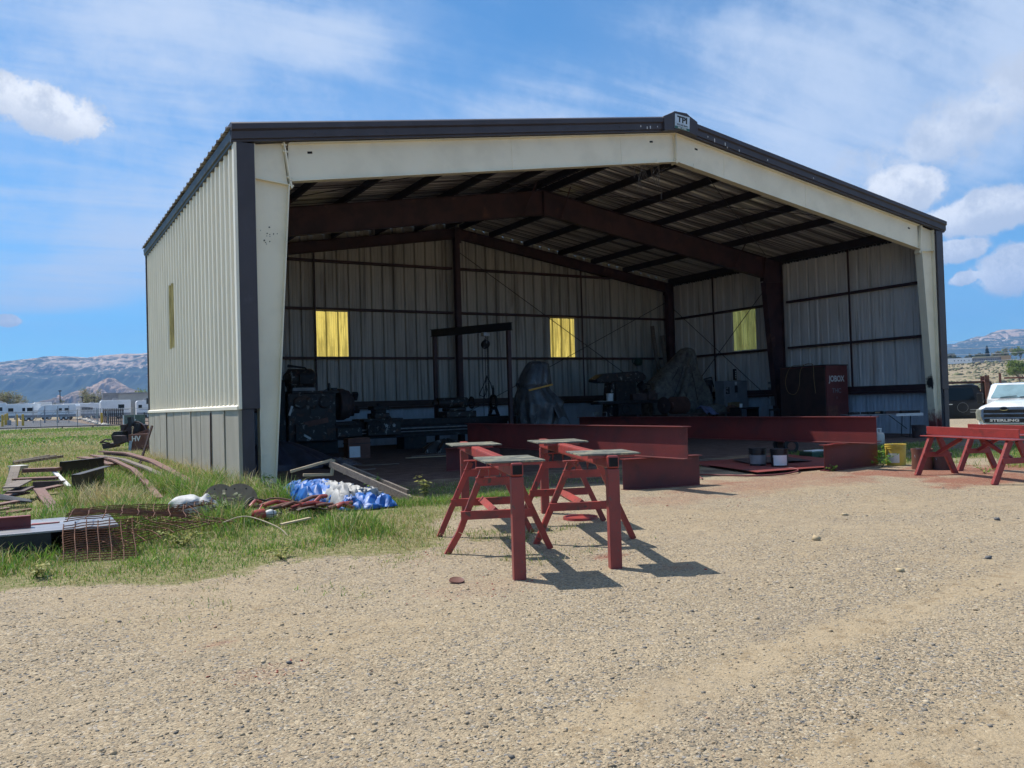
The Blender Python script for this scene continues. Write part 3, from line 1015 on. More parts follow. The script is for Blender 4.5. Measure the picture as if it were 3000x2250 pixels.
def sheet(mb, o, ds, nrm, s0, s1, zlo, zhi, ph=0.0, hh=.05):
    o, ds, nrm = Vector(o), Vector(ds), Vector(nrm)
    pr = rib_prof(s0, s1, ph, hh)
    zl = zlo if callable(zlo) else (lambda s: zlo)
    zh = zhi if callable(zhi) else (lambda s: zhi)
    vs = []
    for s, d in pr:
        p = o + ds * s + nrm * d
        vs.append((p.x, p.y, zl(s)))
        vs.append((p.x, p.y, zh(s)))
    mb.add(vs, [(2 * i, 2 * i + 2, 2 * i + 3, 2 * i + 1) for i in range(len(pr) - 1)])


# left wall, skylight between y 7.45 and 8.55
mb = MB()
LW = ((0, 0, 0), (0, 1, 0), (-1, 0, 0))
sheet(mb, *LW, .02, 7.62, HW, BH + .02)
sheet(mb, *LW, 7.62, 8.56, HW, 3.14)
sheet(mb, *LW, 7.62, 8.56, 4.86, BH + .02)
sheet(mb, *LW, 8.56, BD, HW, BH + .02)
for y in np.arange(.6, BD, PITCH_R * 2):       # screw heads in rows at each girt
    for z in (1.62, 2.3, G2, 4.05, G3, 5.6):
        mb.cyl((-.004, y + .10, z), (-.014, y + .10, z), .012, n=6)
lw = mb.build('side_wall', M['cream_wall'], bld)
lw['label'] = 'sunlit ribbed cream wall on the left side'
mb = MB()
sheet(mb, *LW, 7.62, 8.56, 3.14, 4.86)
mb.build('skylight_panel', M['sky_faded'], bld)
# back wall
BWL = ((0, BD, 0), (1, 0, 0), (0, 1, 0))
mb = MB()
bz = lambda s: zt(s) + .272
cuts = [0.0, 5.41, 6.62, RX, 15.27, 16.47, BW]
for a, b in zip(cuts[:-1], cuts[1:]):
    if abs(a - 5.41) < .01 or abs(a - 15.27) < .01:
        sheet(mb, *BWL, a, b, HW, 3.24, .13, .08)
        sheet(mb, *BWL, a, b, 4.84, bz, .13, .08)
    else:
        sheet(mb, *BWL, a, b, HW, bz, .13, .08)
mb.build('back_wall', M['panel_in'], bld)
for a, b in ((5.41, 6.62), (15.27, 16.47)):
    mb = MB()
    sheet(mb, *BWL, a, b, 3.24, 4.84, .13, .08)
    mb.build('skylight_panel', M['sky_yellow'], bld)
# right wall
RWL = ((BW, 0, 0), (0, 1, 0), (1, 0, 0))
mb = MB()
sheet(mb, *RWL, 0.02, 7.95, HW, BH + .02, .1, .07)
sheet(mb, *RWL, 7.95, 9.18, HW, 3.27, .1, .07)
sheet(mb, *RWL, 7.95, 9.18, 4.87, BH + .02, .1, .07)
sheet(mb, *RWL, 9.18, BD, HW, BH + .02, .1, .07)
mb.build('side_wall', M['panel_right'], bld)
mb = MB()
sheet(mb, *RWL, 7.95, 9.18, 3.27, 4.87, .1, .07)
mb.build('skylight_panel', M['sky_yellow2'], bld)
# wainscots
mb = MB()
ys = [BD, 11.62, 10.35, 9.08, 7.78, 6.45, 5.15, 3.90, 2.63, 1.27, .0]
for k in range(10):
    a, b = ys[k + 1] + (.055 if k == 7 else .022), ys[k] - .006
    d = .006 * ((k * 7) % 3)
    mb.bx(-.05 - d, -.012, a, b, -.05, HW - .03)
    mb.bx(-.05 - d - .012, -.05 - d, a, a + .03, -.05, HW - .03)
mb.bx(-.02, -.004, .0, BD, -.05, HW - .04)
mb.build('wainscot', M['wains'], bld)
mb = MB()
mb.bx(-.085, .0, 0.01, BD, HW - .03, HW + .03)
mb.prism([(-.085, HW + .03), (0, HW + .03), (0, HW + .075)], .01, BD, 'xz')
mb.build('wainscot_ledge', M['cream_wall'], bld)
mb = MB()
sheet(mb, (0, BD, 0), (1, 0, 0), (0, 1, 0), 0, BW, -.05, HW, .0, .012)
mb.build('wainscot', M['wains_in'], bld)
mb = MB()
sheet(mb, (BW, 0, 0), (0, 1, 0), (1, 0, 0), 0.02, BD, -.05, HW, .0, .012)
mb.build('wainscot', M['wains_in'], bld)

# roof sheets, ribs running up the slope; free edges overhang the eaves a little
for sgn in (1, -1):
    mb = MB()
    pr = rib_prof(-.04, BD + .06, .1, .05)
    xe, xr = (-.16, RX) if sgn > 0 else (BW + .16, RX)
    ze = BH + .275 - BS * .16
    zr = BH + .275 + BS * RX
    vs = []
    for s, d in pr:
        vs += [(xe, s, ze + d), (xr, s, zr + d)]
    mb.add(vs, [(2 * i, 2 * i + 2, 2 * i + 3, 2 * i + 1) for i in range(len(pr) - 1)])
    mb.build('roof_sheet', M['roof_in'], bld)

# trims
rk = [(.05, 0.0), (-.045, 0.0), (-.045, .035), (-.085, .05), (-.085, .19), (-.125, .225), (-.125, .325), (-.05, .372), (.22, .372), (.22, .350), (.05, .345)]
for sgn in (1, -1):
    mb = MB()
    xe = -.1 if sgn > 0 else BW + .1
    xr = RX - sgn * .0
    n = len(rk)
    vs = [(x, a, BH + BS * ((x if sgn > 0 else BW - x)) + b) for x in (xe, xr) for a, b in rk]
    mb.add(vs, [tuple(range(n)), tuple(range(2 * n - 1, n - 1, -1))] + [(i, (i + 1) % n, n + (i + 1) % n, n + i) for i in range(n)])
    if sgn > 0:
        for k in range(7):     # lap joints with screw heads
            x = 1.5 + k * 1.5
            mb.cyl((x, -.09, zt(x) + .12), (x, -.10, zt(x) + .12), .014, n=6)
    mb.build('rake_trim', M['trim'], bld)
mb = MB()
mb.prism([(RX - .55, zt(RX - .55) - .004), (RX, zt(RX) - .004), (RX + .55, zt(RX - .55) - .004), (RX + .55, zt(RX - .55) + .365), (RX + .28, zt(RX) + .40), (RX + .2, zt(RX) + .45), (RX - .2, zt(RX) + .45), (RX - .28, zt(RX) + .40), (RX - .55, zt(RX - .55) + .365)], -.155, .1, 'xz')
mb.build('peak_box', M['trim'], bld, bevel=.012)
mb = MB()
mb.prism([(RX - .32, zt(RX) + .345), (RX - .1, zt(RX) + .42), (RX + .1, zt(RX) + .42), (RX + .32, zt(RX) + .345), (RX + .32, zt(RX) + .30), (RX - .32, zt(RX) + .30)], .1, BD + .06, 'xz')
mb.build('ridge_cap', M['trim'], bld)
for xs, sg in ((0, -1), (BW, 1)):
    mb = MB()
    pl_ = [(xs, BH - .03), (xs + sg * .07, BH - .03), (xs + sg * .07, BH + .02), (xs + sg * .10, BH + .04), (xs + sg * .115, BH + .20), (xs + sg * .09, BH + .235), (xs, BH + .24)]
    mb.prism(pl_, -.03, BD + .03, 'xz')
    mb.build('eave_trim', M['eave'], bld)
# front corner trims: upper wide, lower narrower
for xs, sg in ((0, 1), (BW, -1)):
    mb = MB()
    mb.bx(min(xs, xs + sg * .33), max(xs, xs + sg * .33), -.03, .02, HW - .02, BH + .01)
    mb.build('corner_trim', M['trim'], bld, bevel=.006)
    mb = MB()
    mb.bx(min(xs + sg * .0, xs + sg * .225), max(xs + sg * .0, xs + sg * .225), -.012, .025, -.05, HW - .022)
    mb.build('corner_trim', M['trim'], bld, bevel=.006)
    if sg < 0:
        continue
    mb = MB()
    mb.bx(min(xs - sg * .055, xs - sg * .002), max(xs - sg * .055, xs - sg * .002), -.032, .12, HW - .02, BH + .01)
    mb.build('corner_edge_strip', M['cream_wall'], bld)
mb = MB()
mb.bx(-.06, .06, BD + .002, BD + .06, -.05, BH)
mb.build('corner_trim', M['trim'], bld)


def column_frame(y, side, m, w_bot, w_top, ztop, fl=.24, name='column'):
    """tapered I column in a frame plane; outer flange near the wall"""
    xo = .34 if y < 1 else .24
    X = (lambda a: xo + a) if side > 0 else (lambda a: BW - xo - a)
    mb = MB()
    zt_ = zt(xo) - .01
    web = [(X(0), -.06), (X(w_bot), -.06), (X(w_top), ztop), (X(w_top - (.095 if y < 1 else .02)), zt(xo + w_top) - .014), (X(0), zt_)]
    mb.prism(web, y - .006, y + .006, 'xz')
    mb.bar((X(.008), y, -.06), (X(.008), y, zt_), .016, fl, (0, 1, 0))
    mb.bar((X(w_bot), y, -.06), (X(w_top), y, ztop), .018, fl, (0, 1, 0))
    # cap plate, knee stiffener, base plate
    mb.bar((X(0.02), y, ztop + .03), (X(w_top + .03), y, ztop + .0), .2, .018, (0, 0, 1)) if False else mb.bar((X(.02), y, ztop + .05), (X(w_top - .01), y, ztop - .01), fl * .9, .016, (0, 0, 1))
    mb.bx(min(X(-.02), X(w_bot + .04)), max(X(-.02), X(w_bot + .04)), y - .13, y + .13, -.06, -.035)
    return mb.build(name, m, bld)


def rafter(y, side, m, h0, h1, x0, fl=.2, name='rafter', top=-.012):
    X = (lambda a: a) if side > 0 else (lambda a: BW - a)
    mb = MB()
    xa, xb = x0, RX - .012
    web = [(X(xa), zt(xa) + top - h0), (X(xb), zt(xb) + top - h1), (X(xb), zt(xb) + top), (X(xa), zt(xa) + top)]
    mb.prism(web, y - .006, y + .006, 'xz')
    for hh0, hh1 in ((h0, h1), (.008, .008)):
        mb.bar((X(xa), y, zt(xa) + top - hh0), (X(xb), y, zt(xb) + top - hh1), fl, .016, (0, 0, 1))
    # end plates with bolts
    mb.bar((X(xb), y, zt(xb) + top - h1 - .05), (X(xb), y, zt(xb) + top - .01), .016, fl, (0, 1, 0))
    e0, e1 = (X(xa + .035), y, zt(xa) + top - h0 - .14), (X(xa - .10), y, zt(xa) + top - .005)
    mb.bar(e0, e1, .03, fl, (0, 1, 0))
    for f in (.06, .24, .80, .95):
        px_, pz_ = e0[0] + (e1[0] - e0[0]) * f, e0[2] + (e1[2] - e0[2]) * f
        mb.cyl((px_ - .05, y - .07, pz_), (px_ + .05, y - .07, pz_), .02, n=6)
    for f in (.0, .78):
        z_ = zt(xb) + top - h1 + h1 * f
        mb.cyl((X(xb) - .05, y - .06, z_ + .04), (X(xb) + .05, y - .06, z_ + .04), .018, n=6)
    # clip tabs on the bottom flange and web seams
    for xx in (2.6, 10.2):
        mb.prism([(X(xx), zt(xx) + top - h0), (X(xx + .12), zt(xx + .12) + top - h0), (X(xx + .12), zt(xx + .12) + top - h0 + .12)], y - .08, y - .07, 'xz')
    for xx in (6.1, 9.2):
        hh = h0 + (h1 - h0) * xx / RX
        mb.bar((X(xx), y - .008, zt(xx) - hh + .02), (X(xx - .02), y - .008, zt(xx) - .03), .006, .006)
    o = mb.build(name, m, bld)
    if y < 1:
        mb = MB()
        for xx in (1.45, 10.15):
            mb = MB()
            mb.obx((X(xx), y - .0075, zt(xx) - .20), .10, .004, .045, Matrix.Rotation(-math.atan(BS) * side, 3, 'Y'))
            mb.build('slot', M['hole'], o)
    return o


for y, m_, w0, w1, h0, h1, zk in ((.15, M['cream'], .27, .66, .75, .73, 5.77), (6.4, M['frame'], .42, .93, .78, .77, 5.66), (12.6, M['frame'], .3, .34, .40, .38, 6.05)):
    for sd in (1, -1):
        column_frame(y, sd, M['cream_red'] if y < 1 and sd < 0 else m_, w0, w1, zk)
        rafter(y, sd, m_, h0, h1, 1.02 if y < 1 else (1.18 if y < 10 else .62))
# shot marks and scuffs on the left cream column
mb = MB()
for k in range(14):
    x, z = random.gauss(.60, .09), random.gauss(4.72, .14)
    mb.cyl((x, .141, z), (x, .143, z), random.uniform(.007, .016), n=7)
mb.build('hole', M['hole'], bld)
# purlins, eave struts
for sd in (1, -1):
    for xx in (.16, 2.72, 4.40, 6.05, 7.72, 9.30, 10.60):
        X = xx if sd > 0 else BW - xx
        z0 = zt(xx) + .0
        mb = MB()
        t = Matrix.Rotation(-math.atan(BS) * sd, 3, 'Y')
        if xx < 1:
            mb.channel((X, .05, z0 + .13), (X, BD - .05, z0 + .13), .27, .10, .008, flip=sd)
        else:
            poly = [(-.075, -.12), (.006, -.12), (.006, .112), (.075, .112), (.075, .12), (-.006, .12), (-.006, -.112), (-.075, -.112)]
            mb.sec((X, .06, z0 + .135), (X, BD - .06, z0 + .135), poly)
        mb.build('purlin', M['purlin'], bld)
# girts
for z in (G2, G3, G4):
    for a, b in ((.3, RX - .13), (RX + .13, BW - .3)):
        if z == G4:
            a, b = (2.2, b) if a < 1 else (a, 18.3)
        mb = MB()
        mb.channel((a, BD - .04, z), (b, BD - .04, z), .085, .20, .006, up=(0, 1, 0), flip=1) if False else mb.bx(a, b, BD - .22, BD - .01, z - .045, z + .035)
        mb.build('girt', M['frame'], bld, bevel=.008)
for z in (G2, G3):
    for a, b in ((.3, 6.2), (6.65, 12.5)):
        mb = MB()
        mb.bx(BW - .22, BW - .01, a, b, z - .045, z + .035)
        mb.build('girt', M['frame'], bld, bevel=.008)
        mb = MB()
        mb.bx(.01, .22, a, b, z - .045, z + .035)
        mb.build('girt', M['frame'], bld, bevel=.008)
mb = MB()
mb.bx(.3, BW - .3, BD - .16, BD - .01, HW - .05, HW + .16)
mb.bx(.3, BW - .3, BD - .22, BD - .01, HW - .13, HW - .055)
mb.build('girt', M['wood_brown'], bld, bevel=.006)
mb = MB()
mb.bx(BW - .16, BW - .01, .4, 12.5, HW - .02, HW + .17)
mb.bx(BW - .22, BW - .01, .4, 12.5, HW - .11, HW - .025)
mb.build('girt', M['frame'], bld, bevel=.006)
# posts and sag members
mb = MB()
mb.ibeam((RX, BD - .33, -.05), (RX, BD - .33, zt(RX) - .40), .22, .20, .01, .014, up=(0, 1, 0))
mb.build('ridge_post', M['frame'], bld)
mb = MB()
mb.bx(RX - .13, RX + .13, 12.45, 12.475, 7.55, 8.15)
mb.build('ridge_plate', M['frame'], bld)
for x in (5.36, 16.72):
    mb = MB()
    mb.bx(x - .025, x + .025, BD - .26, BD - .225, HW + .16, zt(x) - .35)
    mb.build('sag_strap', M['frame'], bld)
for y in (3.35, 10.05):
    mb = MB()
    mb.bx(BW - .26, BW - .225, y - .03, y + .03, HW + .17, BH)
    mb.build('sag_strap', M['frame'], bld)


def rod(p, q, r=.014):
    MB().tube([p, q], r, 6).build('brace_rod', M['purlin'], bld)


rod((11.0, BD - .3, 7.25), (BW - .45, BD - .3, 1.0))
rod((11.0, BD - .3, 1.0), (BW - .45, BD - .3, 5.7))
rod((BW - .3, 12.4, 5.3), (BW - .3, 6.6, .9))
rod((BW - .3, 6.6, 6.0), (BW - .3, 12.4, .9))
for sd in (1, -1):
    X = (lambda a: a) if sd > 0 else (lambda a: BW - a)
    rod((X(1.2), .3, zt(1.2) + .02), (X(RX - .3), 6.2, zt(RX - .3) + .02), .012)
    rod((X(RX - .3), .3, zt(RX - .3) + .02), (X(1.2), 6.2, zt(1.2) + .02), .012)
    # flange braces from the middle rafter up to purlins
    for xx, dy in ((10.2, -.7), (2.6, -.7), (10.2, .7)):
        mb = MB()
        mb.angle((X(xx), 6.4, zt(xx) - .72), (X(xx + .06), 6.4 + dy, zt(xx) + .12), .05, .05, .006)
        mb.build('flange_brace', M['frame'], bld)

# pale bird streaks on the trim by the peak
for k, (dx, dz, L) in enumerate(((-1.25, .16, .10), (-1.05, .12, .12), (-.95, .13, .13), (-.72, .14, .09), (.95, .15, .10), (1.18, .12, .16), (1.55, .13, .14), (1.62, .06, .10), (2.05, .10, .12), (3.1, .14, .10), (4.9, .13, .09))):
    x = RX + dx
    MB().bx(x - .012, x + .010, -.0895, -.0855, zt(x) + dz - L * .5, zt(x) + dz + L * .5 - .06).build('bird_streak', M['offwhite'], bld)

# maker's plate at the peak
sg = thing('building_sign', 'small white maker sign lettered TPI at the roof peak', 'sign', (RX + .02, -.158, zt(RX) + .165))
sg.rotation_euler = (0, rad(4), 0)
MB().bx(-.24, .24, -.012, .0, -.165, .20).build('sign_board', M['sticker'], sg)
MB().bx(-.24, .24, -.0145, -.0125, -.165, -.105).build('name_band', mat('sign_green', (.02, .14, .12), None, .5), sg)
TX = Matrix.Rotation(math.pi / 2, 4, 'X')
text_mesh('TPI', .21, M['ink'], 'lettering', sg, Matrix.Translation((0, -.013, .075)) @ TX, bold=.008, sx=1.15)
text_mesh('970 242 8604', .052, M['ink'], 'lettering', sg, Matrix.Translation((0, -.013, -.06)) @ TX, bold=.001, sx=1.2)
text_mesh('B&C STEEL', .052, M['white'], 'lettering', sg, Matrix.Translation((0, -.0155, -.136)) @ TX, bold=.001, sx=1.2)

# nest twigs hanging below the peak
mb = MB()
for k in range(34):
    x = RX - .75 + random.uniform(-.75, .75)
    p = Vector((x, .3 + random.uniform(-.1, .25), zt(RX) - .78 + random.uniform(-.1, .05)))
    pts = [p]
    L = random.uniform(.15, .8) * (1.25 if random.random() < .25 else .6)
    for q in range(4):
        p = p + Vector((random.uniform(-.09, .09), random.uniform(-.05, .05), -L / 4))
        pts.append(p)
    mb.tube(pts, .0045, 4)
tag(mb.build('nest_twigs', M['wood_grey'], None), 'tangle of dry nest twigs hanging under the roof peak', 'twigs')

# ---------------------------------------------------------------- red work stands in the foreground
def work_stand(label, n0, f0, ta, tb, hgt0, plates, bent, grp='red steel work stands'):
    """n0/f0 = near and far post positions; ta,tb = places of the two A frames along the tube"""
    n0, f0 = Vector((n0[0], n0[1], 0)), Vector((f0[0], f0[1], 0))
    d = (f0 - n0)
    Ln = d.length
    d.normalize()
    q = Vector((d.y, -d.x, 0))          # to the right of the tube
    t = thing('work_stand', label, 'work stand', n0, math.atan2(d.y, d.x), grp)
    w = .10
    zt_, hb = hgt0, .11
    # main square tube, dark plate on the end towards the lens
    mb = MB()
    a = .051
    mb.sec((-.05, 0, zt_ - .055), (Ln + .05, 0, zt_ - .055), [(-a, -.055), (a, -.055), (a, .055), (-a, .055)])
    tube = mb.build('top_tube', M['red'], t, bevel=.016)
    mb = MB()
    mb.bx(-.0525, -.0505, -.038, .038, zt_ - .092, zt_ - .018)
    mb.build('hollow_end', M['hole'], tube)  # dark plate on the solid end paints the shade inside the tube
    for xx in (.0, Ln):
        g = hgt(n0.x + d.x * xx, n0.y + d.y * xx)
        mb = MB()
        mb.bx(xx - .05, xx + .05, -.05, .05, g - .02, zt_ - .112)
        o = mb.build('post', M['red_worn'], t, bevel=.008)
        if xx == 0:
            o['label'] = 'scuffed near post with bare rust at its foot'
    s = Ln

    def leg(p0, p1, kink=None):
        mb = MB()
        if kink is None:
            mb.angle(p0, p1, .055, .055, .007, up=(1, 0, 0))
        else:
            k = Vector(p0).lerp(Vector(p1), .70) + Vector(kink)
            mb.angle(p0, k, .055, .055, .007, up=(1, 0, 0))
            mb.angle(k, p1, .055, .055, .007, up=(1, 0, 0))
        mb.build('leg', M['red'], t)

    for i, tt in enumerate((ta, tb)):
        x = tt * Ln
        wx = n0 + d * x
        # A frame straddling the tube: legs splay across it
        for sd in (1, -1):
            sp = .50
            fx = x + (.06 if i == 0 else 0)
            g = hgt((wx + q * sp * -sd).x, (wx + q * sp * -sd).y)
            leg((x, sd * .135, zt_ - .135), (fx, sd * sp, g - .01), (.0, -sd * .02, -.02) if (bent and i == 0 and sd > 0) else None)
        mb = MB()
        mb.bar((x - .01, -.185, zt_ - .125), (x - .01, .185, zt_ - .125), .10, .012)
        mb.build('cap_plate', M['red'], t)
        for zz, hw_ in ((zt_ - .255, .185), (.36, .335)):
            mb = MB()
            mb.bar((x - .012, -hw_, zz), (x - .012, hw_, zz), .012, .075)
            mb.bar((x + .018, -hw_, zz + .034), (x + .018, hw_, zz + .034), .06, .008)
            mb.build('cross_bar', M['red'], t)
        for sd in (1, -1):
            mb = MB()
            mb.prism([(x - .05, zt_ - .131), (x + .05, zt_ - .131), (x, zt_ - .215)], sd * .055, sd * .063, 'xz')
            mb.build('gusset', M['red'], t)
    mb = MB()
    mb.bar((ta * Ln + .03, .0, .375), (tb * Ln - .03, .0, .375), .07, .07, (0, .7, .7))
    mb.build('long_brace', M['red'], t)
    for (x0, x1, y0, y1, sk) in plates:
        mb = MB()
        th = .016
        mb.prism([(x0, y0), (x1, y0 + sk), (x1, y1 + sk), (x0, y1)], zt_ + .001, zt_ + th, 'xy')
        p = mb.build('work_plate', M['plate'], t, bevel=.002)
        mb = MB()
        mb.bar((x0 + .02, -.2, zt_ - .012), (x0 + .02, .2, zt_ - .012), .02, .02)
        mb.build('weld_bead', M['red'], p)
    return t


work_stand('left red steel stand with two scuffed grey plates and a bent front leg', (-.14, -10.29), (1.34, -6.45), .30, .56, .925,
           ((-.02, .66, -.235, .25, .02), (2.80, 3.50, -.30, .26, .02)), True)
work_stand('right red steel stand with two scuffed grey plates standing on bare gravel', (.755, -10.36), (2.17, -7.04), .35, .72, .935,
           ((.0, .56, -.25, .27, .02), (2.30, 3.0, -.30, .27, .02)), False)

# ---------------------------------------------------------------- long red beams on stub blocks
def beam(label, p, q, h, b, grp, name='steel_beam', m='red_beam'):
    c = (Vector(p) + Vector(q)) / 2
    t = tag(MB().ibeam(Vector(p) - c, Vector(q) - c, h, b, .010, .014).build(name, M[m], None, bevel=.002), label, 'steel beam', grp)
    t.location = c
    return t


GB = 'long red steel beams'
GK = 'short red beam blocks under the long beams'
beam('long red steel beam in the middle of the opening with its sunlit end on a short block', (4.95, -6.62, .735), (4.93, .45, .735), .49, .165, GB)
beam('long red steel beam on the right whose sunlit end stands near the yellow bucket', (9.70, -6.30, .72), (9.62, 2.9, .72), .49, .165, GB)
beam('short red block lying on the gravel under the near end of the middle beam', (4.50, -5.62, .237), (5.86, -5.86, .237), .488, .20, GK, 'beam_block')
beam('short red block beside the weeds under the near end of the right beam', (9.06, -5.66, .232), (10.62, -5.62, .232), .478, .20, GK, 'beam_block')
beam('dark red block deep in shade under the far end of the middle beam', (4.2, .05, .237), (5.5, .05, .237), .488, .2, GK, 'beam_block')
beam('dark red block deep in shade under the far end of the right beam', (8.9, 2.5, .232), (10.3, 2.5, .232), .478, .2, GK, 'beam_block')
mb = MB()
mb.bx(9.25, 9.5, -5.72, -5.66, .475, .487)
tag(mb.build('steel_offcut', M['red'], None), 'small flat red offcut lying on the block under the right beam', 'offcut')
# pipes and drums on the shop floor between the beams
def bolt_hole(x, y, z):
    pass


# ---------------------------------------------------------------- red painted trestles at the right
def trestle(label, c0, dirv, L, h):
    c0 = Vector((c0[0], c0[1], 0))
    d = Vector((dirv[0], dirv[1], 0)).normalized()
    t = thing('trestle', label, 'trestle', c0, math.atan2(d.y, d.x), 'red painted trestles')
    mb = MB()
    mb.bx(-.15, L + .15, -.045, -.025, h - .135, h)
    mb.bx(-.18, L + .18, -.15, .12, h - .165, h - .148)
    mb.build('top_rail', M['red_thick'], t, bevel=.006)
    for x in (.0, L):
        for sd in (1, -1):
            MB().bar((x, sd * .07, h - .17), (x, sd * .36, -.01), .09, .06, (1, 0, 0)).build('leg', M['red_thick'], t, bevel=.008)
        MB().bar((x + .03, -.23, .34), (x + .03, .23, .34), .03, .085).build('cross_brace', M['red_thick'], t, bevel=.004)
        s = 1 if x == 0 else -1
        MB().bar((x + .05 * s, 0, .36), (x + .62 * s, 0, h - .18), .06, .04, (0, 1, 0)).build('diagonal_brace', M['red_thick'], t, bevel=.004)
    return t


trestle('red painted trestle nearest the lens at the right edge', (9.63, -7.46), (-.36, -1.0), 1.72, .80)
trestle('red painted trestle standing behind the nearer one in front of the white truck', (10.74, -7.5), (-.36, -1.0), 1.72, .80)

# ---------------------------------------------------------------- drums, buckets and small things on the floor
def pail(name, label, cat, c, r, h, m, lab=None, labm='offwhite', a0=0, a1=1.2, lid=True, ribs=True, group=None, taper=.93):
    t = thing(name, label, cat, (c[0], c[1], c[2] if len(c) > 2 else hgt(c[0], c[1])), 0, group)
    pr = [(r * taper, 0), (r * (taper + .01), .01), (r * .985, h * .78)]
    if ribs:
        pr += [(r * 1.03, h * .79), (r * 1.03, h * .81), (r * .99, h * .82), (r * .99, h * .86), (r * 1.04, h * .87), (r * 1.04, h * .89), (r, h * .90), (r, h * .95)]
    pr += [(r * 1.05, h * .955), (r * 1.05, h), (r * .99, h)]
    if lid:
        pr += [(r * .97, h * .985), (0.0001, h * .985)]
    else:
        pr += [(r * .95, h * .99), (r * (taper - .03), .02), (.0001, .02)]
    MB().spin(pr, n=28).build('body', M[m], t, smooth=35)
    if lab:
        mb = MB()
        n = 10
        for i in range(n):
            a, b = a0 + (a1 - a0) * i / n, a0 + (a1 - a0) * (i + 1) / n
            r0, r1 = r * (taper + .05 * lab[0] / .78) + .004, r * (taper + .055 * lab[1] / .78) + .004
            mb.add([(r0 * math.cos(a), r0 * math.sin(a), h * lab[0]), (r0 * math.cos(b), r0 * math.sin(b), h * lab[0]), (r1 * math.cos(b), r1 * math.sin(b), h * lab[1]), (r1 * math.cos(a), r1 * math.sin(a), h * lab[1])], [(0, 1, 2, 3)])
        mb.build('paper_label', M[labm], t)
    mb = MB()
    mb.torus((0, 0, h * .55), r * 1.03, .004, Matrix.Rotation(rad(62), 3, 'X'), 16, 5, .1, math.pi - .1)
    mb.build('handle', M['galv'], t)
    return t


def toward(c):
    return math.atan2(CAM.y - c[1], CAM.x - c[0])


a = toward((8.8, -4.4))
pail('paint_drum', 'black drum with a dull grey label standing left of its twin under the right beam', 'drum', (8.83, -4.28), .165, .385, 'blackplastic', (.22, .66), 'grey', a - 1.2, a + 1.1, group='black drums under the right beam')
pail('paint_drum', 'black drum with a bright white label standing right of its twin under the right beam', 'drum', (8.92, -4.74), .165, .385, 'blackplastic', (.20, .70), 'white', a - .75, a + .95, group='black drums under the right beam')
a = toward((10.8, -5.9))
pail('bucket', 'open yellow plastic bucket with a stained white label beside the weeds', 'bucket', (10.83, -5.86), .185, .40, 'ybucket', (.14, .58), 'offwhite', a - .8, a + .35, lid=False)
pail('pail', 'rusty brown can behind the legs of the nearest trestle', 'can', (10.36, -6.72), .175, .37, 'rustred', None, lid=False, ribs=False, taper=.99)
pail('pail', 'dark steel can standing right of the rusty brown can', 'can', (10.52, -7.0), .15, .30, 'darkrust', None, lid=False, ribs=False, taper=.99)
# rusty lid things
t = thing('red_disc', 'round red pail lid lying on gravel under the right stand', 'lid', (2.18, -7.80, hgt(2.18, -7.8)))
MB().spin([(.0001, .012), (.17, .012), (.18, .03), (.205, .03), (.21, .0), (.0001, 0)], n=28).build('disc', M['red'], t, smooth=40)
t = thing('rusty_disc', 'tiny rusty red lid lying on gravel left of the left stand', 'lid', (-.60, -10.10, hgt(-.6, -10.1) + .012))
MB().spin([(.0001, .008), (.05, .008), (.058, .012), (.062, 0), (.0001, 0)], n=18).build('disc', M['rustred'], t, smooth=40)
t.rotation_euler = (rad(12), 0, 0)
# square rusty crate with white label near the lathe
t = thing('steel_crate', 'rusty red steel box with a white label before the lathe', 'box', (4.45, 6.25, 0), rad(-4))
MB().bx(-.31, .31, -.25, .25, 0, .56).build('body', M['rustred'], t, bevel=.01)
MB().bx(-.325, .325, -.26, .26, .40, .425).build('rim', M['darkrust'], t, bevel=.004)
MB().bx(-.28, .02, -.254, -.2505, .04, .34).build('paper_label', M['white'], t)

# steel floor plates under the right beam, with red overspray
mb = MB()
mb.grid(lambda u, v: (7.7 + 3.0 * u + .9 * v, -5.35 + 3.0 * v - .15 * u, .028 + .05 * max(0, .35 - u) * (1 - v) + .012 * math.sin(5 * u + 3 * v)), 24, 10)
tag(mb.build('floor_sheet', M['red_worn'], None, solid=.008), 'warped steel sheet with red overspray lying under the black drums', 'steel sheet')
mb = MB()
mb.grid(lambda u, v: (8.9 + 1.5 * u + .6 * v, -4.1 + 1.2 * v - .15 * u, .055 + .02 * math.sin(4 * u)), 12, 6)
tag(mb.build('floor_sheet', M['darkrust'], None, solid=.008), 'darker steel sheet lying on top of the red one behind the drums', 'steel sheet')


def hose(name, label, cat, pts, r, m, group=None, sub=6):
    """smooth tube through points (Catmull-Rom)"""
    P = [Vector(p) for p in pts]
    out = []
    for i in range(len(P) - 1):
        p0, p1, p2, p3 = P[max(i - 1, 0)], P[i], P[i + 1], P[min(i + 2, len(P) - 1)]
        for k in range(sub):
            t = k / sub
            out.append(.5 * ((2 * p1) + (-p0 + p2) * t + (2 * p0 - 5 * p1 + 4 * p2 - p3) * t * t + (-p0 + 3 * p1 - 3 * p2 + p3) * t ** 3))
    out.append(P[-1])
    return tag(MB().tube(out, r, 7).build(name, m if not isinstance(m, str) else M[m], None, smooth=60), label, cat, group)


hose('air_hose', 'red rubber hose looping across the shaded grass to the drums', 'hose', [(6.3, -4.3, .02), (6.9, -4.75, .025), (7.3, -5.55, .025), (7.9, -5.72, .02), (8.55, -5.5, .03), (8.68, -5.15, .05), (8.2, -4.7, .04)], .016, 'hose')
hose('air_hose', 'thin red hose rising from the ground behind the middle beam end', 'hose', [(6.4, -5.35, .02), (7.0, -3.9, .25), (7.5, -3.0, .30), (8.0, -2.9, .12), (8.2, -3.6, .03)], .012, 'hose')
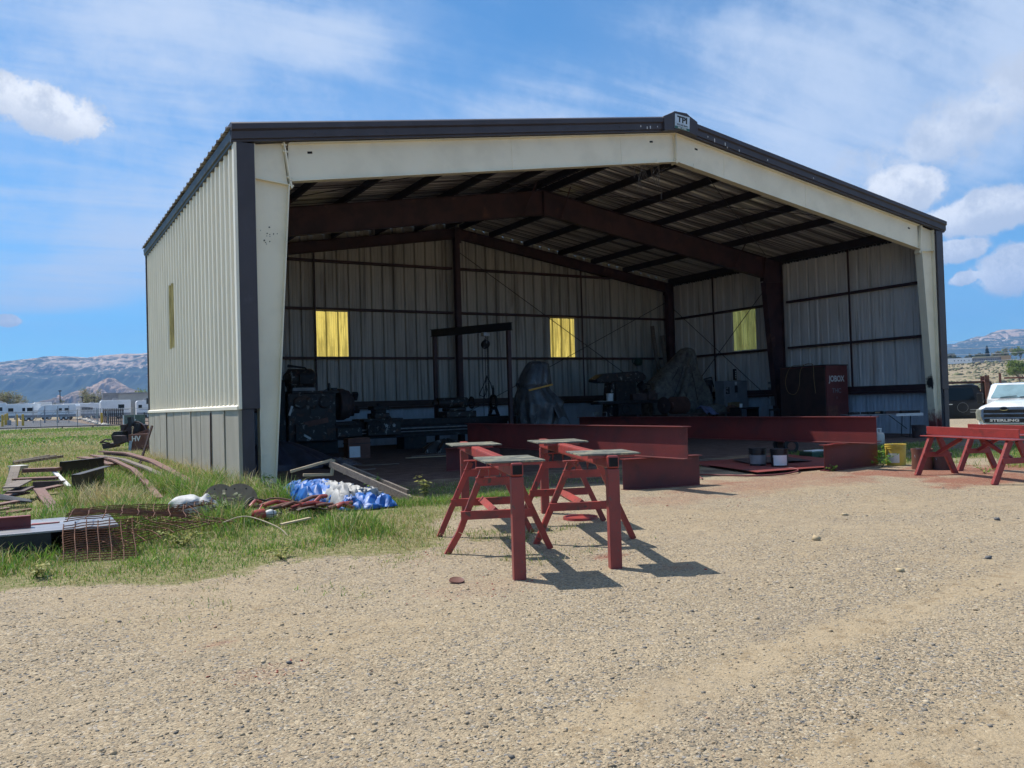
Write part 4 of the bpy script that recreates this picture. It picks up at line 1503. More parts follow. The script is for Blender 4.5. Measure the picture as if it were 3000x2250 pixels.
# green tub, hand cart, propane bottle
t = thing('tub', 'low dark green tub with a white rim near the red cart', 'tub', (11.75, -3.25, 0))
MB().bx(-.38, .38, -.18, .18, 0, .13).build('body', M['greentub'], t, bevel=.02)
MB().bx(-.30, .18, -.12, .12, .131, .155).build('lid', M['white'], t, bevel=.008)
t = thing('hand_cart', 'red two wheeled hand cart parked behind the black drums', 'cart', (12.4, -1.75, 0), rad(-28))
MB().bx(-.15, .95, -.3, .3, .27, .32).build('deck', M['red_worn'], t, bevel=.006)
MB().bar((.15, -.3, .30), (1.15, -.3, .22), .04, .05).bar((.15, .3, .30), (1.15, .3, .22), .04, .05).build('frame', M['red_worn'], t)
MB().bar((.9, -.2, .28), (1.02, -.2, -.01), .03, .03).build('leg', M['black'], t)
for y in (-.36, .36):
    w = MB().spin([(.0001, -.035), (.09, -.035), (.10, -.04), (.165, -.04), (.178, -.02), (.178, .02), (.165, .04), (.10, .04), (.09, .035), (.0001, .035)], (.02, y, .178), Matrix.Rotation(math.pi / 2, 3, 'X'), 24).build('wheel', M['rubber'], t, smooth=40)
    MB().spin([(.0001, -.046), (.05, -.05), (.095, -.046), (.097, .046), (.05, .05), (.0001, .046)], (.02, y, .178), Matrix.Rotation(math.pi / 2, 3, 'X'), 20).build('rim', M['rustred'], w, smooth=40)
t = thing('gas_bottle', 'white rust streaked gas bottle behind the right beam end', 'gas bottle', (15.5, -2.05, 0))
mb_ = mat('gas_bottle_paint', (.50, .47, .42), (.36, .31, .26), .5, scale=5, stain=(.28, .14, .07), sscale=4, slo=.5, shi=.7)
MB().spin([(.11, 0), (.12, .02), (.12, .03), (.15, .07), (.155, .12), (.155, .30), (.13, .355), (.07, .375), (.03, .38), (.03, .40), (.0001, .40)], n=24).build('body', mb_, t, smooth=50)
MB().torus((0, 0, .46), .085, .012, n=20, a0=rad(-140), a1=rad(140)).bx(.06, .10, -.03, .03, .36, .46).bx(-.08, -.05, -.03, .03, .36, .46).build('collar', M['offwhite'], t, smooth=50)

# ---------------------------------------------------------------- big brown lockable tool box with lettering
t = thing('tool_chest', 'tall dark red site box lettered JOBOX and THC by the right wall', 'site box', (20.25, 3.4, 0))
yl = 2.05
MB().bx(.03, 1.12, .0, yl, .22, 2.36).build('body', M['jobox'], t, bevel=.012)
MB().bx(.0, .03, .05, yl - .03, .26, 2.33).build('side_door', M['jobox_shaded'], t, bevel=.006)
MB().bx(-.02, 1.14, -.02, yl + .02, 2.36, 2.40).build('lid', M['jobox_shaded'], t, bevel=.008)
MB().bx(.1, .22, .1, .22, 0, .22).bx(.9, 1.02, .1, .22, 0, .22).bx(.1, .22, 1.8, 1.92, 0, .22).bx(.9, 1.02, 1.8, 1.92, 0, .22).build('skid', M['darkrust'], t)
MB().bx(-.02, -.001, .85, 1.1, .55, .60).build('handle', M['black'], t)
text_mesh('JOBOX', .285, M['offwhite'], 'lettering', t, Matrix.Translation((.54, -.003, 1.90)) @ TX, bold=.007, sx=.86)
text_mesh('THC', .23, M['grey'], 'lettering', t, Matrix.Translation((.52, -.003, 1.49)) @ TX, bold=.002, sx=1.0)
text_mesh('3', .10, M['grey'], 'lettering', t, Matrix.Translation((.52, -.003, 1.25)) @ TX, bold=.001)
MB().bx(.06, .56, -.004, -.001, .5, .98).build('worn_patch', mat('orange_worn_paint', (.20, .07, .045), (.14, .045, .035), .6, scale=9), t)
hose('cord', 'orange extension cord draped over the dark red site box', 'cord', [(20.2, 3.9, 2.42), (20.22, 4.5, 2.43), (20.20, 4.9, 2.36), (20.17, 5.1, 1.9), (20.17, 5.0, 1.5), (20.18, 4.7, 1.42), (20.18, 4.5, 1.7), (20.2, 4.45, 2.2), (20.25, 4.3, 2.43), (20.2, 3.9, 2.43), (20.18, 3.85, 1.9), (20.18, 3.8, 1.42)], .011, 'cardboard')

# folding table with junk against the right wall
t = thing('folding_table', 'folding table heaped with dark scraps by the right wall', 'table', (19.3, .62, 0), math.atan2(-.503, .864))
MB().bx(-1.12, 1.12, -.36, .36, .70, .735).build('table_top', M['grey'], t, bevel=.008)
for x in (-.85, .78):
    MB().tube([(x, -.28, .70), (x - .05, -.28, .02), (x - .05, .28, .02), (x, .28, .70)], .014, 6).build('leg', M['black'], t)
    MB().bar((x, 0, .25), (x - (.55 if x > 0 else -.55), 0, .69), .02, .02).build('brace', M['black'], t)
MB().bx(.30, 1.12, -.368, -.361, .655, .735).build('torn_edge', M['offwhite'], t)
for k in range(16):
    x, y = random.uniform(-1.0, 1.0), random.uniform(-.3, .25)
    L = random.uniform(.1, .45)
    mb = MB().obx((0, 0, 0), L, random.uniform(.05, .14), random.uniform(.02, .09), Matrix.Rotation(random.uniform(-.6, .6), 3, 'Z'))
    o = mb.build('scrap_piece', M[random.choice(['black', 'darkrust', 'greasy', 'black', 'cardboard'])], None, bevel=.01)
    o.matrix_world = Matrix.Translation((19.3, .62, .775)) @ Matrix.Rotation(math.atan2(-.503, .864), 4, 'Z') @ Matrix.Translation((x, y, 0))
    tag(o, 'dark scrap of steel lying in the heap on the folding table', 'scrap', 'scraps heaped on the folding table')
pail('bucket', 'rusty dark bucket under the folding table by the wall', 'bucket', (19.7, -.35), .2, .38, 'darkrust', None, lid=False)
for k, (x, y, h_) in enumerate(((17.9, .9, .45), (18.5, .9, .35), (18.9, 1.2, .42))):
    tag(MB().bx(x, x + .07, y, y + .05, 0, h_).bx(x - .12, x + .19, y - .05, y + .1, 0, .03).build('bar_stub', M['darkrust'], None),
        ('dark steel stub standing left under the folding table', 'dark steel stub standing in the middle under the folding table', 'dark steel stub standing nearest the table leg')[k], 'steel stub', 'stubs under the folding table')

# ---------------------------------------------------------------- the big old lathe
t = thing('lathe', 'huge greasy old lathe with a great round chuck along the left', 'lathe', (7.0, 9.5, 0))


def lx(mb, name, m, par=None, bevel=.0, smooth=None):
    mb.v = [(x - 7.0, y - 9.5, z) for x, y, z in mb.v]
    return mb.build(name, M[m], par or t, bevel=bevel, smooth=smooth)


RXM = Matrix.Rotation(math.pi / 2, 3, 'Y')
mb = MB()
mb.bx(4.7, 10.95, 9.10, 9.32, .78, .97).bx(4.7, 10.95, 9.68, 9.9, .78, .97).bx(4.7, 10.95, 9.16, 9.84, .45, .78).bx(4.7, 10.95, 9.12, 9.88, .40, .47)
lx(mb, 'bed', 'greasy', bevel=.012)
for x0, x1 in ((3.4, 4.9), (7.1, 7.9), (10.0, 10.8)):
    lx(MB().bx(x0, x1, 9.2, 9.85, 0, .42), 'pedestal', 'greasy', bevel=.02)
hs = lx(MB().bx(3.32, 4.80, 9.0, 9.95, .40, 1.88).bx(3.42, 4.9, 8.96, 9.98, 1.86, 1.95).bx(3.5, 4.45, 8.9, 9.0, .42, .95), 'headstock', 'greasy2', bevel=.03)
for k, x in enumerate((3.62, 3.98, 4.38)):
    lx(MB().spin([(.0001, 0), (.20, 0), (.20, .03), (.15, .05), (.13, .045), (.05, .06), (.0001, .06)], (x + .06, 8.99, 1.60), Matrix.Rotation(math.pi / 2, 3, 'X'), 24), 'gear_cover', 'greasy2', hs, smooth=35)
lx(MB().bx(4.0, 4.42, 8.975, 8.995, 1.17, 1.36), 'name_plate', 'black', hs)
lx(MB().bar((3.42, 8.93, 1.50), (3.32, 8.90, 1.22), .03, .06), 'lever', 'offwhite', hs)
lx(MB().bar((3.78, 8.93, .93), (4.5, 8.9, 1.05), .05, .16), 'guard_flap', 'rustred', hs)
lx(MB().bar((3.75, 8.88, .62), (3.95, 8.88, .5), .03, .06), 'lever', 'offwhite', hs)
lx(MB().bx(2.98, 3.28, 9.05, 9.95, .35, 2.3), 'belt_guard', 'greasy', hs, bevel=.08)
mt_ = lx(MB().spin([(.0001, -.52), (.16, -.52), (.22, -.46), (.30, -.40), (.33, -.38), (.33, .30), (.29, .36), (.22, .42), (.12, .46), (.0001, .46)], (3.86, 9.45, 2.31), RXM, 28), 'motor', 'greasy2', hs, smooth=35)
lx(MB().bx(3.5, 4.2, 9.1, 9.8, 1.95, 2.05), 'motor_foot', 'grey', hs)
lx(MB().bx(3.7, 4.1, 9.05, 9.2, 2.15, 2.45), 'terminal_box', 'greasy', mt_, bevel=.02) if False else lx(MB().bx(3.7, 4.1, 9.05, 9.2, 2.15, 2.45), 'terminal_box', 'greasy', hs, bevel=.02)
lx(MB().tube([(3.42, 9.3, 2.72), (3.62, 9.3, 2.70), (3.95, 9.3, 2.66), (4.0, 9.3, 2.60)], [.05, .035, .03, .03], 8), 'lever', 'black', hs)
lx(MB().cyl((2.9, 9.5, 2.52), (3.45, 9.5, 2.52), .02, n=8), 'conduit', 'galv', hs)
lx(MB().tube([(4.5, 9.2, 1.95), (4.62, 9.2, 2.0), (4.66, 9.2, 2.12)], .02, 6).cyl((4.66, 9.2, 1.95), (4.66, 9.2, 2.18), .05, .035, 10).bx(4.74, 4.88, 9.1, 9.3, 1.90, 2.03), 'control_box', 'black', hs, bevel=.008)
lx(MB().cyl((4.8, 9.5, 1.5), (5.0, 9.5, 1.5), .28, .24, 24), 'spindle_nose', 'greasy', hs, smooth=40)
ch = lx(MB().spin([(.0001, .0), (.47, .0), (.50, .03), (.50, .20), (.47, .22), (.47, .26), (.44, .28), (.44, .36), (.36, .42), (.33, .48), (.12, .50), (.0001, .50)], (4.98, 9.5, 1.51), RXM, 36), 'chuck', 'darkrust', None, smooth=30)
for k in range(4):
    aa = rad(35 + 90 * k)
    cx = Vector((5.52, 9.5 + .30 * math.cos(aa), 1.51 + .30 * math.sin(aa)))
    lx(MB().obx(cx, .18, .12, .26, Matrix.Rotation(aa - math.pi / 2, 3, 'X')), 'jaw', 'greasy', ch, bevel=.01)
ca = lx(MB().bx(5.62, 6.95, 8.86, 9.95, .93, 1.03).bx(5.75, 6.85, 8.82, 9.05, .50, .94).bx(6.05, 6.55, 9.0, 9.7, 1.03, 1.2), 'carriage', 'greasy2', bevel=.02)
lx(MB().bx(6.12, 6.5, 9.15, 9.55, 1.2, 1.32).cyl((6.3, 9.35, 1.2), (6.3, 9.35, 1.52), .05, n=12).bx(6.05, 6.58, 9.1, 9.6, 1.30, 1.42), 'tool_post', 'greasy', ca, bevel=.015)
hwl = lx(MB().torus((5.98, 8.74, .80), .185, .02, Matrix.Rotation(math.pi / 2, 3, 'X'), 24, 8).cyl((5.98, 8.82, .80), (5.98, 8.71, .80), .04, n=12).bar((5.80, 8.74, .80), (6.16, 8.74, .80), .02, .03).bar((5.98, 8.74, .62), (5.98, 8.74, .98), .02, .03, (1, 0, 0)), 'hand_wheel', 'greasy', ca, smooth=40)
for x in (6.35, 6.60):
    mb = MB()
    for k in range(5):
        aa = 2 * math.pi * k / 5 + .3
        mb.bar((x, 8.79, .80), (x + .06 * math.cos(aa), 8.79, .80 + .06 * math.sin(aa)), .02, .022, (0, 1, 0))
    mb.torus((x, 8.79, .80), .035, .011, Matrix.Rotation(math.pi / 2, 3, 'X'), 14, 6)
    lx(mb, 'star_knob', 'galv', ca)
lx(MB().torus((6.42, 8.80, 1.03), .075, .02, Matrix.Rotation(math.pi / 2, 3, 'X'), 18, 7).cyl((6.42, 9.0, 1.03), (6.42, 8.78, 1.03), .03, n=10), 'cross_wheel', 'greasy', ca, smooth=40)
lx(MB().cyl((4.9, 8.98, .68), (10.9, 8.98, .68), .025, n=8).cyl((4.9, 8.98, .58), (10.9, 8.98, .58), .018, n=8), 'lead_screw', 'bright')
lx(MB().bx(4.75, 5.3, 8.95, 9.1, .86, .95).bx(4.8, 5.6, 8.95, 9.1, .50, .78), 'gearbox', 'greasy2', bevel=.02)
tl = lx(MB().bx(8.62, 9.75, 9.15, 9.85, .97, 1.18).bx(8.75, 9.4, 9.2, 9.8, 1.18, 1.30), 'tailstock', 'greasy2', bevel=.04)
lx(MB().cyl((8.45, 9.5, 1.47), (9.55, 9.5, 1.47), .17, n=20).cyl((8.30, 9.5, 1.47), (8.46, 9.5, 1.47), .08, n=14), 'quill', 'greasy2', tl, smooth=40)
lx(MB().torus((9.72, 9.45, 1.45), .19, .028, RXM, 24, 8).bar((9.72, 9.45, 1.28), (9.72, 9.45, 1.62), .02, .03).cyl((9.55, 9.45, 1.45), (9.74, 9.45, 1.45), .04, n=10), 'hand_wheel', 'black', tl, smooth=40)
# steady rest on the bed and a dark box by it
t2 = thing('steady_rest', 'dark ring shaped steady rest standing on the lathe bed end', 'steady rest', (10.6, 9.5, .97))
MB().torus((0, 0, .48), .22, .055, RXM, 26, 8).build('ring', M['greasy'], t2, smooth=50)
MB().bar((0, -.12, .30), (0, -.32, .0), .09, .08, (1, 0, 0)).bar((0, .12, .30), (0, .32, .0), .09, .08, (1, 0, 0)).bx(-.05, .05, -.34, .34, 0, .06).build('foot', M['greasy'], t2)
MB().bar((0, 0, .66), (0, 0, .98), .06, .06).bar((0, 0, .98), (0, 0, 1.06), .03, .03).build('screw', M['black'], t2)
mb = MB().bx(-.28, .28, -.25, .25, 0, .42)
o = mb.build('crate', M['black'], None, bevel=.02)
o.location = (10.95, 8.35, .55)
tag(o, 'black box at the foot of the gantry beside the shrouded machine', 'box')
o2 = MB().bx(-.3, .3, -.28, .28, 0, .55).build('pedestal', M['greasy'], None, bevel=.01)
o2.location = (10.95, 8.35, 0)
tag(o2, 'squat dark stand carrying the black box beside the gantry post', 'stand')

# ---------------------------------------------------------------- gantry with chain hoist
gA, gB = Vector((9.0, 10.75, 0)), Vector((10.38, 7.95, 0))
gd = (gB - gA).normalized()
t = thing('gantry', 'dark steel gantry bridging the lathe bed', 'gantry', gA)
zb = 3.93
MB().ibeam(Vector((0, 0, zb)) - gd * .14, gB - gA + Vector((0, 0, zb)) + gd * .14, .26, .16, .01, .014).build('beam', M['black'], t)
for p in (Vector((0, 0, 0)), gB - gA):
    MB().bar(p, p + Vector((0, 0, zb - .13)), .13, .13, (0, 1, 0)).build('post', M['frame'], t, bevel=.01)
    MB().bar(p + Vector((-.5, -.2, .06)), p + Vector((.5, .2, .06)), .12, .12).build('foot', M['frame'], t)
hp = gA.lerp(gB, .70)
t = thing('chain_hoist', 'chain hoist with hanging black chains and a coiled rope', 'hoist', (hp.x, hp.y, 0))
MB().bx(-.11, .11, -.10, .10, zb - .26, zb - .13).cyl((-.13, 0, zb - .16), (.13, 0, zb - .16), .04, n=12).build('trolley', M['galv'], t, bevel=.01)
MB().tube([(0, 0, zb - .26), (.03, 0, zb - .33), (0, 0, zb - .40), (-.03, 0, zb - .34)], .016, 6).build('hook', M['black'], t)
MB().spin([(.0001, -.09), (.12, -.08), (.16, -.03), (.16, .03), (.12, .08), (.0001, .09)], (0, 0, zb - .53), Matrix.Rotation(math.pi / 2, 3, 'X') @ Matrix.Rotation(.5, 3, 'X'), 22).build('hoist_block', M['greasy2'], t, smooth=40)
for x, z0 in ((-.13, 1.0), (-.02, 1.6), (.05, 1.05), (.085, .96)):
    mb = MB()
    z = zb - .6
    k = 0
    while z > z0:
        mb.torus((x, 0, z), .014, .0065, Matrix.Rotation(math.pi / 2, 3, 'X') if k % 2 else RXM, 8, 4)
        z -= .034
        k += 1
    mb.build('chain', M['black'], t)
mb = MB()
mb.tube([(.0, 0, 2.35), (-.10, 0, 2.05), (-.26, 0, 1.78), (-.28, .02, 1.70), (-.10, 0, 1.62), (.03, .03, 1.86), (-.05, 0, 2.2), (.0, 0, 2.34), (.15, 0, 2.1), (.24, .02, 1.8), (.18, 0, 1.54), (.02, 0, 1.45), (-.1, .02, 1.6), (-.06, 0, 1.9), (.02, 0, 2.32)], .015, 6)
mb.build('rope_coil', M['rope'], t, smooth=60)


# ---------------------------------------------------------------- shrouded machines
def shroud(rings, seed, nfold, amp, n=96, sub=7):
    """rings: (z, cx, cy, rx, ry, fold) -> draped cloth surface"""
    Z = [r[0] for r in rings]
    zs = np.linspace(Z[0], Z[-1], (len(rings) - 1) * sub + 1)
    out = []
    A = np.array(rings)
    r_ = random.Random(seed)
    ph = [r_.uniform(0, 6.28) for _ in range(6)]
    o = np.argsort(A[:, 0])
    for z in zs:
        v = [np.interp(z, A[o, 0], A[o, k]) for k in range(1, 6)]
        ring = []
        for k in range(n):
            th = 2 * math.pi * k / n
            f = math.sin(nfold * th + ph[0] + 1.1 * math.sin(2 * th + ph[1]) + z * .7) * .55 + math.sin(nfold * 1.7 * th + ph[2] - z * 1.3) * .3 + .35 * (float(fbm(th * 2.2 + seed, z * 1.7, 1.6, 4, seed)) - .5) * 2
            q = 1 + amp * v[4] * f
            f += .75 * (.5 - abs(math.sin(nfold * .5 * th + ph[3] + .8 * math.sin(th * 2 + z) + 2.2 * float(fbm(th + seed, z * .8, 1.0, 2, seed + 2))))) + .35 * (.5 - abs(math.sin(nfold * 1.1 * th + ph[4] + 1.2 * z)))
            c_, s_ = math.cos(th), math.sin(th)
            sq = (abs(c_) ** 3 + abs(s_) ** 3) ** (-1 / 3)
            ring.append((v[0] + v[2] * q * c_ * sq, v[1] + v[3] * q * s_ * sq, z + .03 * f * v[4]))
        out.append(ring)
    return MB().loft(out)


t = thing('shrouded_machine', 'upright machine shrouded in dark tarpaulin tied with an orange strap', 'covered machine', (11.55, 8.2, 0))
shroud([(0.1, -.05, 0, .62, .5, 1.5), (.55, -.02, 0, .66, .52, 1.5), (1.0, .02, 0, .78, .58, 1.3), (1.35, .05, 0, .82, .60, 1.1), (1.72, -.10, 0, .60, .46, .7), (1.88, -.12, 0, .52, .40, .45), (2.02, -.11, 0, .60, .44, .5), (2.4, -.02, 0, .48, .38, .5), (2.70, .06, 0, .37, .31, .6), (2.78, .05, 0, .26, .22, .5), (2.80, .05, 0, .05, .05, .2)], 5, 7, .13).build('tarpaulin', M['tarp_dark'], t, smooth=75)
mb = MB().grid(lambda u, v: (.25 + .68 * u + .12 * v, -.50 + .32 * u - .30 * v, 1.42 - .62 * v + .14 * math.sin(3 * u) * v + .12 * u * (1 - v) - .25 * u * u), 12, 8)
mb.build('loose_flap', M['tarp_dark'], t, smooth=60, solid=.01)
MB().bx(-.35, .5, -.35, .35, 0, .8).build('machine_base', M['greasy'], t)
MB().bar((-.60, -.50, 1.80), (.34, -.52, 1.98), .012, .055).build('strap', M['strap'], t)

t = thing('shrouded_machine', 'bulky leaning machine under drab canvas in the back corner', 'covered machine', (19.3, 10.0, 0), rad(-20))
shroud([(0.1, -.1, 0, 1.0, .7, 1.0), (.7, -.08, 0, 1.15, .75, 1.2), (1.3, -.05, 0, 1.28, .80, 1.2), (1.7, -.05, 0, 1.24, .75, 1.0), (2.1, -.02, 0, 1.05, .68, .9), (2.6, .18, 0, .72, .52, .9), (3.0, .40, 0, .46, .40, .9), (3.3, .50, 0, .30, .30, .8), (3.42, .52, 0, .16, .16, .6), (3.44, .52, 0, .04, .04, .2)], 9, 6, .17).build('canvas', M['tarp_drab'], t, smooth=75)
mb = MB()
for k in range(5):
    a0 = -2.4 + k * .45
    mb.tube([(.5, 0, 3.3), (.2 + .5 * math.cos(a0), .55 * math.sin(a0) - .2, 2.4), (1.25 * math.cos(a0), .85 * math.sin(a0), 1.3)], .014, 5)
mb.build('tie_rope', M['rope'], t)
MB().tube([(.35, -.62, 2.55), (.1, -.85, 1.9), (-.35, -.98, 1.0)], [.16, .15, .13], 10).build('canvas_roll', M['tarp_drab'], t, smooth=70)
MB().obx((1.18, -.1, 1.75), .5, .5, .7).tube([(1.0, -.3, 2.1), (1.4, -.35, 2.2), (1.5, -.3, 1.8)], .03, 6).build('motor', M['greasy'], t, bevel=.06)

# ---------------------------------------------------------------- milling machine, bucket, chair
t = thing('milling_machine', 'old milling machine with a long rounded overarm', 'milling machine', (16.2, 9.7, 0))
MB().bx(-.55, .75, -.4, .4, 0, .35).bx(-.35, .62, -.3, .35, .35, 2.1).build('column', M['greasy'], t, bevel=.05)
ov = [(-1.25, 2.10), (-1.22, 2.20), (-.95, 2.36), (-.6, 2.42), (.75, 2.48), (1.0, 2.42), (1.18, 2.28), (1.15, 2.16), (.9, 2.08), (-.4, 2.06), (-.9, 2.04)]
MB().prism(ov, -.28, .28, 'xz').build('overarm', M['greasy2'], t, bevel=.06)
MB().cyl((.78, -.32, 1.98), (.95, -.32, 1.80), .16, n=16).tube([(.95, -.35, 2.0), (1.2, -.4, 1.95), (1.25, -.4, 1.8), (1.0, -.4, 1.76)], .025, 6).build('head', M['greasy'], t, smooth=40)
MB().bx(-1.35, 1.6, -.55, .0, 1.24, 1.36).bx(-.5, .6, -.6, .1, .8, 1.24).build('table', M['greasy'], t, bevel=.02)
MB().bx(.3, 1.5, -.5, -.1, 1.36, 1.62).bx(.95, 1.3, -.62, -.2, 1.36, 1.72).build('vice', M['darkrust'], t, bevel=.03)
MB().torus((-.2, -.68, 1.05), .16, .02, Matrix.Rotation(math.pi / 2, 3, 'X'), 20, 6).bar((-.36, -.68, 1.05), (-.04, -.68, 1.05), .02, .02).build('hand_wheel', M['black'], t)
MB().prism([(-.65, .8), (-.45, .8), (-.36, 2.05), (-.5, 2.05)], -.25, .25, 'xz').build('guard', M['greasy2'], t, bevel=.02)
pail('bucket', 'small white bucket standing on the milling machine table', 'bucket', (15.55, 9.42, 1.36), .135, .29, 'white', None, ribs=False)
o = MB().bx(-.35, .3, -.12, .12, 0, .012).build('paper_sheet', M['offwhite'], None)
o.location = (15.15, 9.3, 1.362)
tag(o, 'sheet of white paper lying left of the small white bucket', 'paper')
t = thing('metal_chair', 'bent tube chair standing in front of the milling machine', 'chair', (13.85, 7.6, 0), rad(-20))
MB().tube([(-.22, -.2, 0), (-.22, -.2, .42), (-.22, .22, .46), (-.25, .32, .98), (.25, .32, .98), (.22, .22, .46), (.22, -.2, .42), (.22, -.2, 0)], .016, 7).build('tube_frame', M['galv'], t, smooth=60)
MB().tube([(-.22, .22, .46), (-.22, .34, 0)], .016, 7).tube([(.22, .22, .46), (.22, .34, 0)], .016, 7).build('rear_leg', M['galv'], t)
MB().grid(lambda u, v: (-.2 + .4 * u, -.2 + .42 * v, .455 - .03 * math.sin(math.pi * u)), 6, 6).build('seat', M['tarp_drab'], t, solid=.02)
MB().grid(lambda u, v: (-.23 + .20 * u + .02 * math.sin(9 * v), .30 - .02 * v, .98 - .60 * v), 6, 8).build('rag', M['tarp_drab'], t, solid=.012)

# ---------------------------------------------------------------- bench, reels, junk along the back right
t = thing('workbench', 'long low dark workbench behind the right beam', 'workbench', (18.6, 8.3, 0))
MB().bx(-1.6, 1.6, -.45, .45, .74, .80).build('bench_top', M['wood_brown'], t)
for x in (-1.5, 1.5):
    for y in (-.4, .4):
        MB().bx(x - .04, x + .04, y - .04, y + .04, 0, .74).build('leg', M['darkrust'], t)
for k, (x, lab, mm) in enumerate(((17.25, 'leftmost of the three rusty reels on the bench, an empty flange', 'darkrust'), (17.66, 'middle of the three rusty reels on the bench, wound with wire', 'rustred'), (18.06, 'rightmost of the three rusty reels on the bench, with a pale core', 'wood_grey'))):
    t = thing('wire_reel', lab, 'reel', (x, 8.35, 1.13), rad(8), 'rusty reels on the bench')
    RM = Matrix.Rotation(math.pi / 2, 3, 'Y')
    for xx in ((0,) if k == 0 else (0, .22)):
        MB().spin([(.03, -.012), (.30, -.012), (.325, 0), (.30, .012), (.03, .012)], (xx, 0, 0), RM, 28).build('flange', M['rustred'] if k else M['darkrust'], t, smooth=40)
    MB().cyl((-.1, 0, 0), (.24, 0, 0), .12 if k else .07, n=18).build('core', M['offwhite' if k == 2 else mm], t, smooth=40)
mb = MB().grid(lambda u, v: (18.75 + .62 * u, 7.9 + .35 * v - .25 * (v < .15), 1.0 + .10 * math.sin(5 * u) * .4 + .05 * math.sin(9 * u + 4 * v) - (.24 if v < .15 else 0)), 18, 14)
tag(mb.build('cloth', M['bluecloth'], None, smooth=70, solid=.012), 'pale blue cloth hanging over the bench edge', 'cloth')
mb = shroud([(.80, 0, 0, .62, .3, .6), (.9, 0, 0, .6, .3, .8), (1.05, -.05, 0, .45, .25, .9), (1.12, -.1, 0, .25, .16, .6), (1.14, -.1, 0, .05, .05, .3)], 21, 5, .18, 40, 4)
o = mb.build('canvas_bundle', M['tarp_drab'], None, smooth=70)
o.location = (19.75, 8.2, 0)
tag(o, 'rumpled canvas bundle lying right of the pale blue cloth', 'canvas')
o = MB().bx(-.32, .32, -.2, .2, 0, .36).bx(-.33, .33, -.21, -.19, .30, .38).build('carton', M['cardboard'], None)
o.location = (20.75, 8.4, .80)
o.rotation_euler = (0, 0, rad(14))
tag(o, 'worn cardboard box on the bench beside the grey cabinet', 'cardboard box')
o = shroud([(0, 0, 0, .2, .16, .5), (.12, 0, 0, .22, .17, .8), (.24, .02, 0, .14, .1, .8), (.27, .02, 0, .03, .03, .3)], 31, 5, .2, 30, 4).build('rag_heap', M['rustred'], None, smooth=60)
o.location = (20.25, 7.9, .8)
tag(o, 'brownish rag heap in front of the worn cardboard box', 'rags')
pail('tin', 'small white tin beside the brownish rag heap on the bench', 'tin', (20.52, 7.8, .80), .06, .17, 'offwhite', None, ribs=False)
t = thing('electrical_cabinet', 'grey steel electrical cabinet against the right wall', 'cabinet', (20.95, 8.55, 0))
MB().bx(-.66, .60, -.25, .25, .15, 2.02).build('body', M['grey'], t, bevel=.01)
MB().bx(-.64, -.02, -.262, -.25, .2, 1.98).build('door', M['grey'], t, bevel=.004)
MB().bx(.0, .58, -.262, -.25, .2, 1.98).build('door', M['grey'], t, bevel=.004)
MB().bx(-.1, .05, -.275, -.262, 1.55, 1.82).build('breaker_plate', M['black'], t)
MB().bx(-.58, -.38, -.27, -.262, 1.5, 1.78).build('notice', M['greasy2'], t)
MB().bx(-.08, .02, -.275, -.262, 1.86, 1.98).build('notice', M['offwhite'], t)
MB().bx(-.04, -.0, -.29, -.262, 1.38, 1.5).build('handle', M['bright'], t)
o = MB().bx(-.06, .06, -.04, .04, 0, .44).build('wall_plate', M['black'], None)
o.location = (21.2, 8.6, 2.06)
tag(o, 'upright black strip with white marks standing on the grey cabinet', 'strip')
for k in range(4):
    q = MB().bx(-.02, .025, -.046, -.041, .06 + k * .085, .11 + k * .085).build('white_mark', M['offwhite'], o)
for k, y in enumerate((7.15, 6.85)):
    pail('paint_can', ('pale paint can standing left of its twin on the wall rail', 'pale paint can standing right of its twin near the middle column')[k], 'paint can', (BW - .14, y, HW + .17), .11, .30, 'grey', (.3, .75), 'offwhite', 2.6, 4.6, ribs=False, group='pale paint cans on the wall rail')
t = thing('stool', 'small stool with a pale grey seat beside the middle column', 'stool', (20.35, 5.95, 0), rad(20))
MB().prism([(-.22, 1.02), (.25, 1.02), (.20, 1.36), (-.18, 1.36)], -.03, .0, 'xz').build('backrest', M['grey'], t)
MB().bx(-.24, .26, -.4, .02, .84, .9).build('seat', M['black'], t)
for x in (-.2, .22):
    for y in (-.36, 0):
        MB().bar((x, y, .84), (x * 1.15, y, 0), .03, .03).build('leg', M['black'], t)
t = thing('side_bench', 'dark low bench with a white cup before the grey cabinet', 'bench', (20.0, 7.0, 0))
MB().bx(-.45, .5, -.3, .3, .92, .98).build('bench_top', M['black'], t)
for x in (-.42, .46):
    MB().bx(x - .02, x + .02, -.28, .28, 0, .92).build('leg', M['black'], t)
pail('cup', 'small white cup standing on the dark low bench', 'cup', (19.75, 6.9, .98), .06, .14, 'white', None, ribs=False, lid=False)
for k, (b, tp, r) in enumerate((((20.45, 11.7, 0), (20.12, 12.35, 4.55), .10), ((20.85, 11.8, 0), (20.70, 12.4, 4.15), .11))):
    o = MB().tube([Vector(b) * (1 - f) + Vector(tp) * f + Vector((.03 * math.sin(7 * f + k), .02 * math.cos(9 * f), 0)) for f in np.linspace(0, 1, 8)], [r * (1 + .12 * math.sin(5 * f + k)) for f in np.linspace(0, 1, 8)], 9).build('timber_post', M['wood_grey'], None, smooth=50)
    tag(o, ('taller rough timber post leaning left in the back corner', 'shorter rough timber post leaning right in the back corner')[k], 'timber post', 'timber posts in the back corner')
o = MB().spin([(.0001, -.1), (.14, -.1), (.18, -.02), (.18, .1), (.12, .2), (.0001, .22)], (0, 0, 0), None, 16).torus((-.2, 0, .1), .12, .015, Matrix.Rotation(math.pi / 2, 3, 'X'), 14, 5).build('lantern', M['greentub'], None, smooth=40)
o.location = (19.4, 12.45, 2.95)
tag(o, 'dark green lamp hanging from a rail near the back corner', 'lamp')

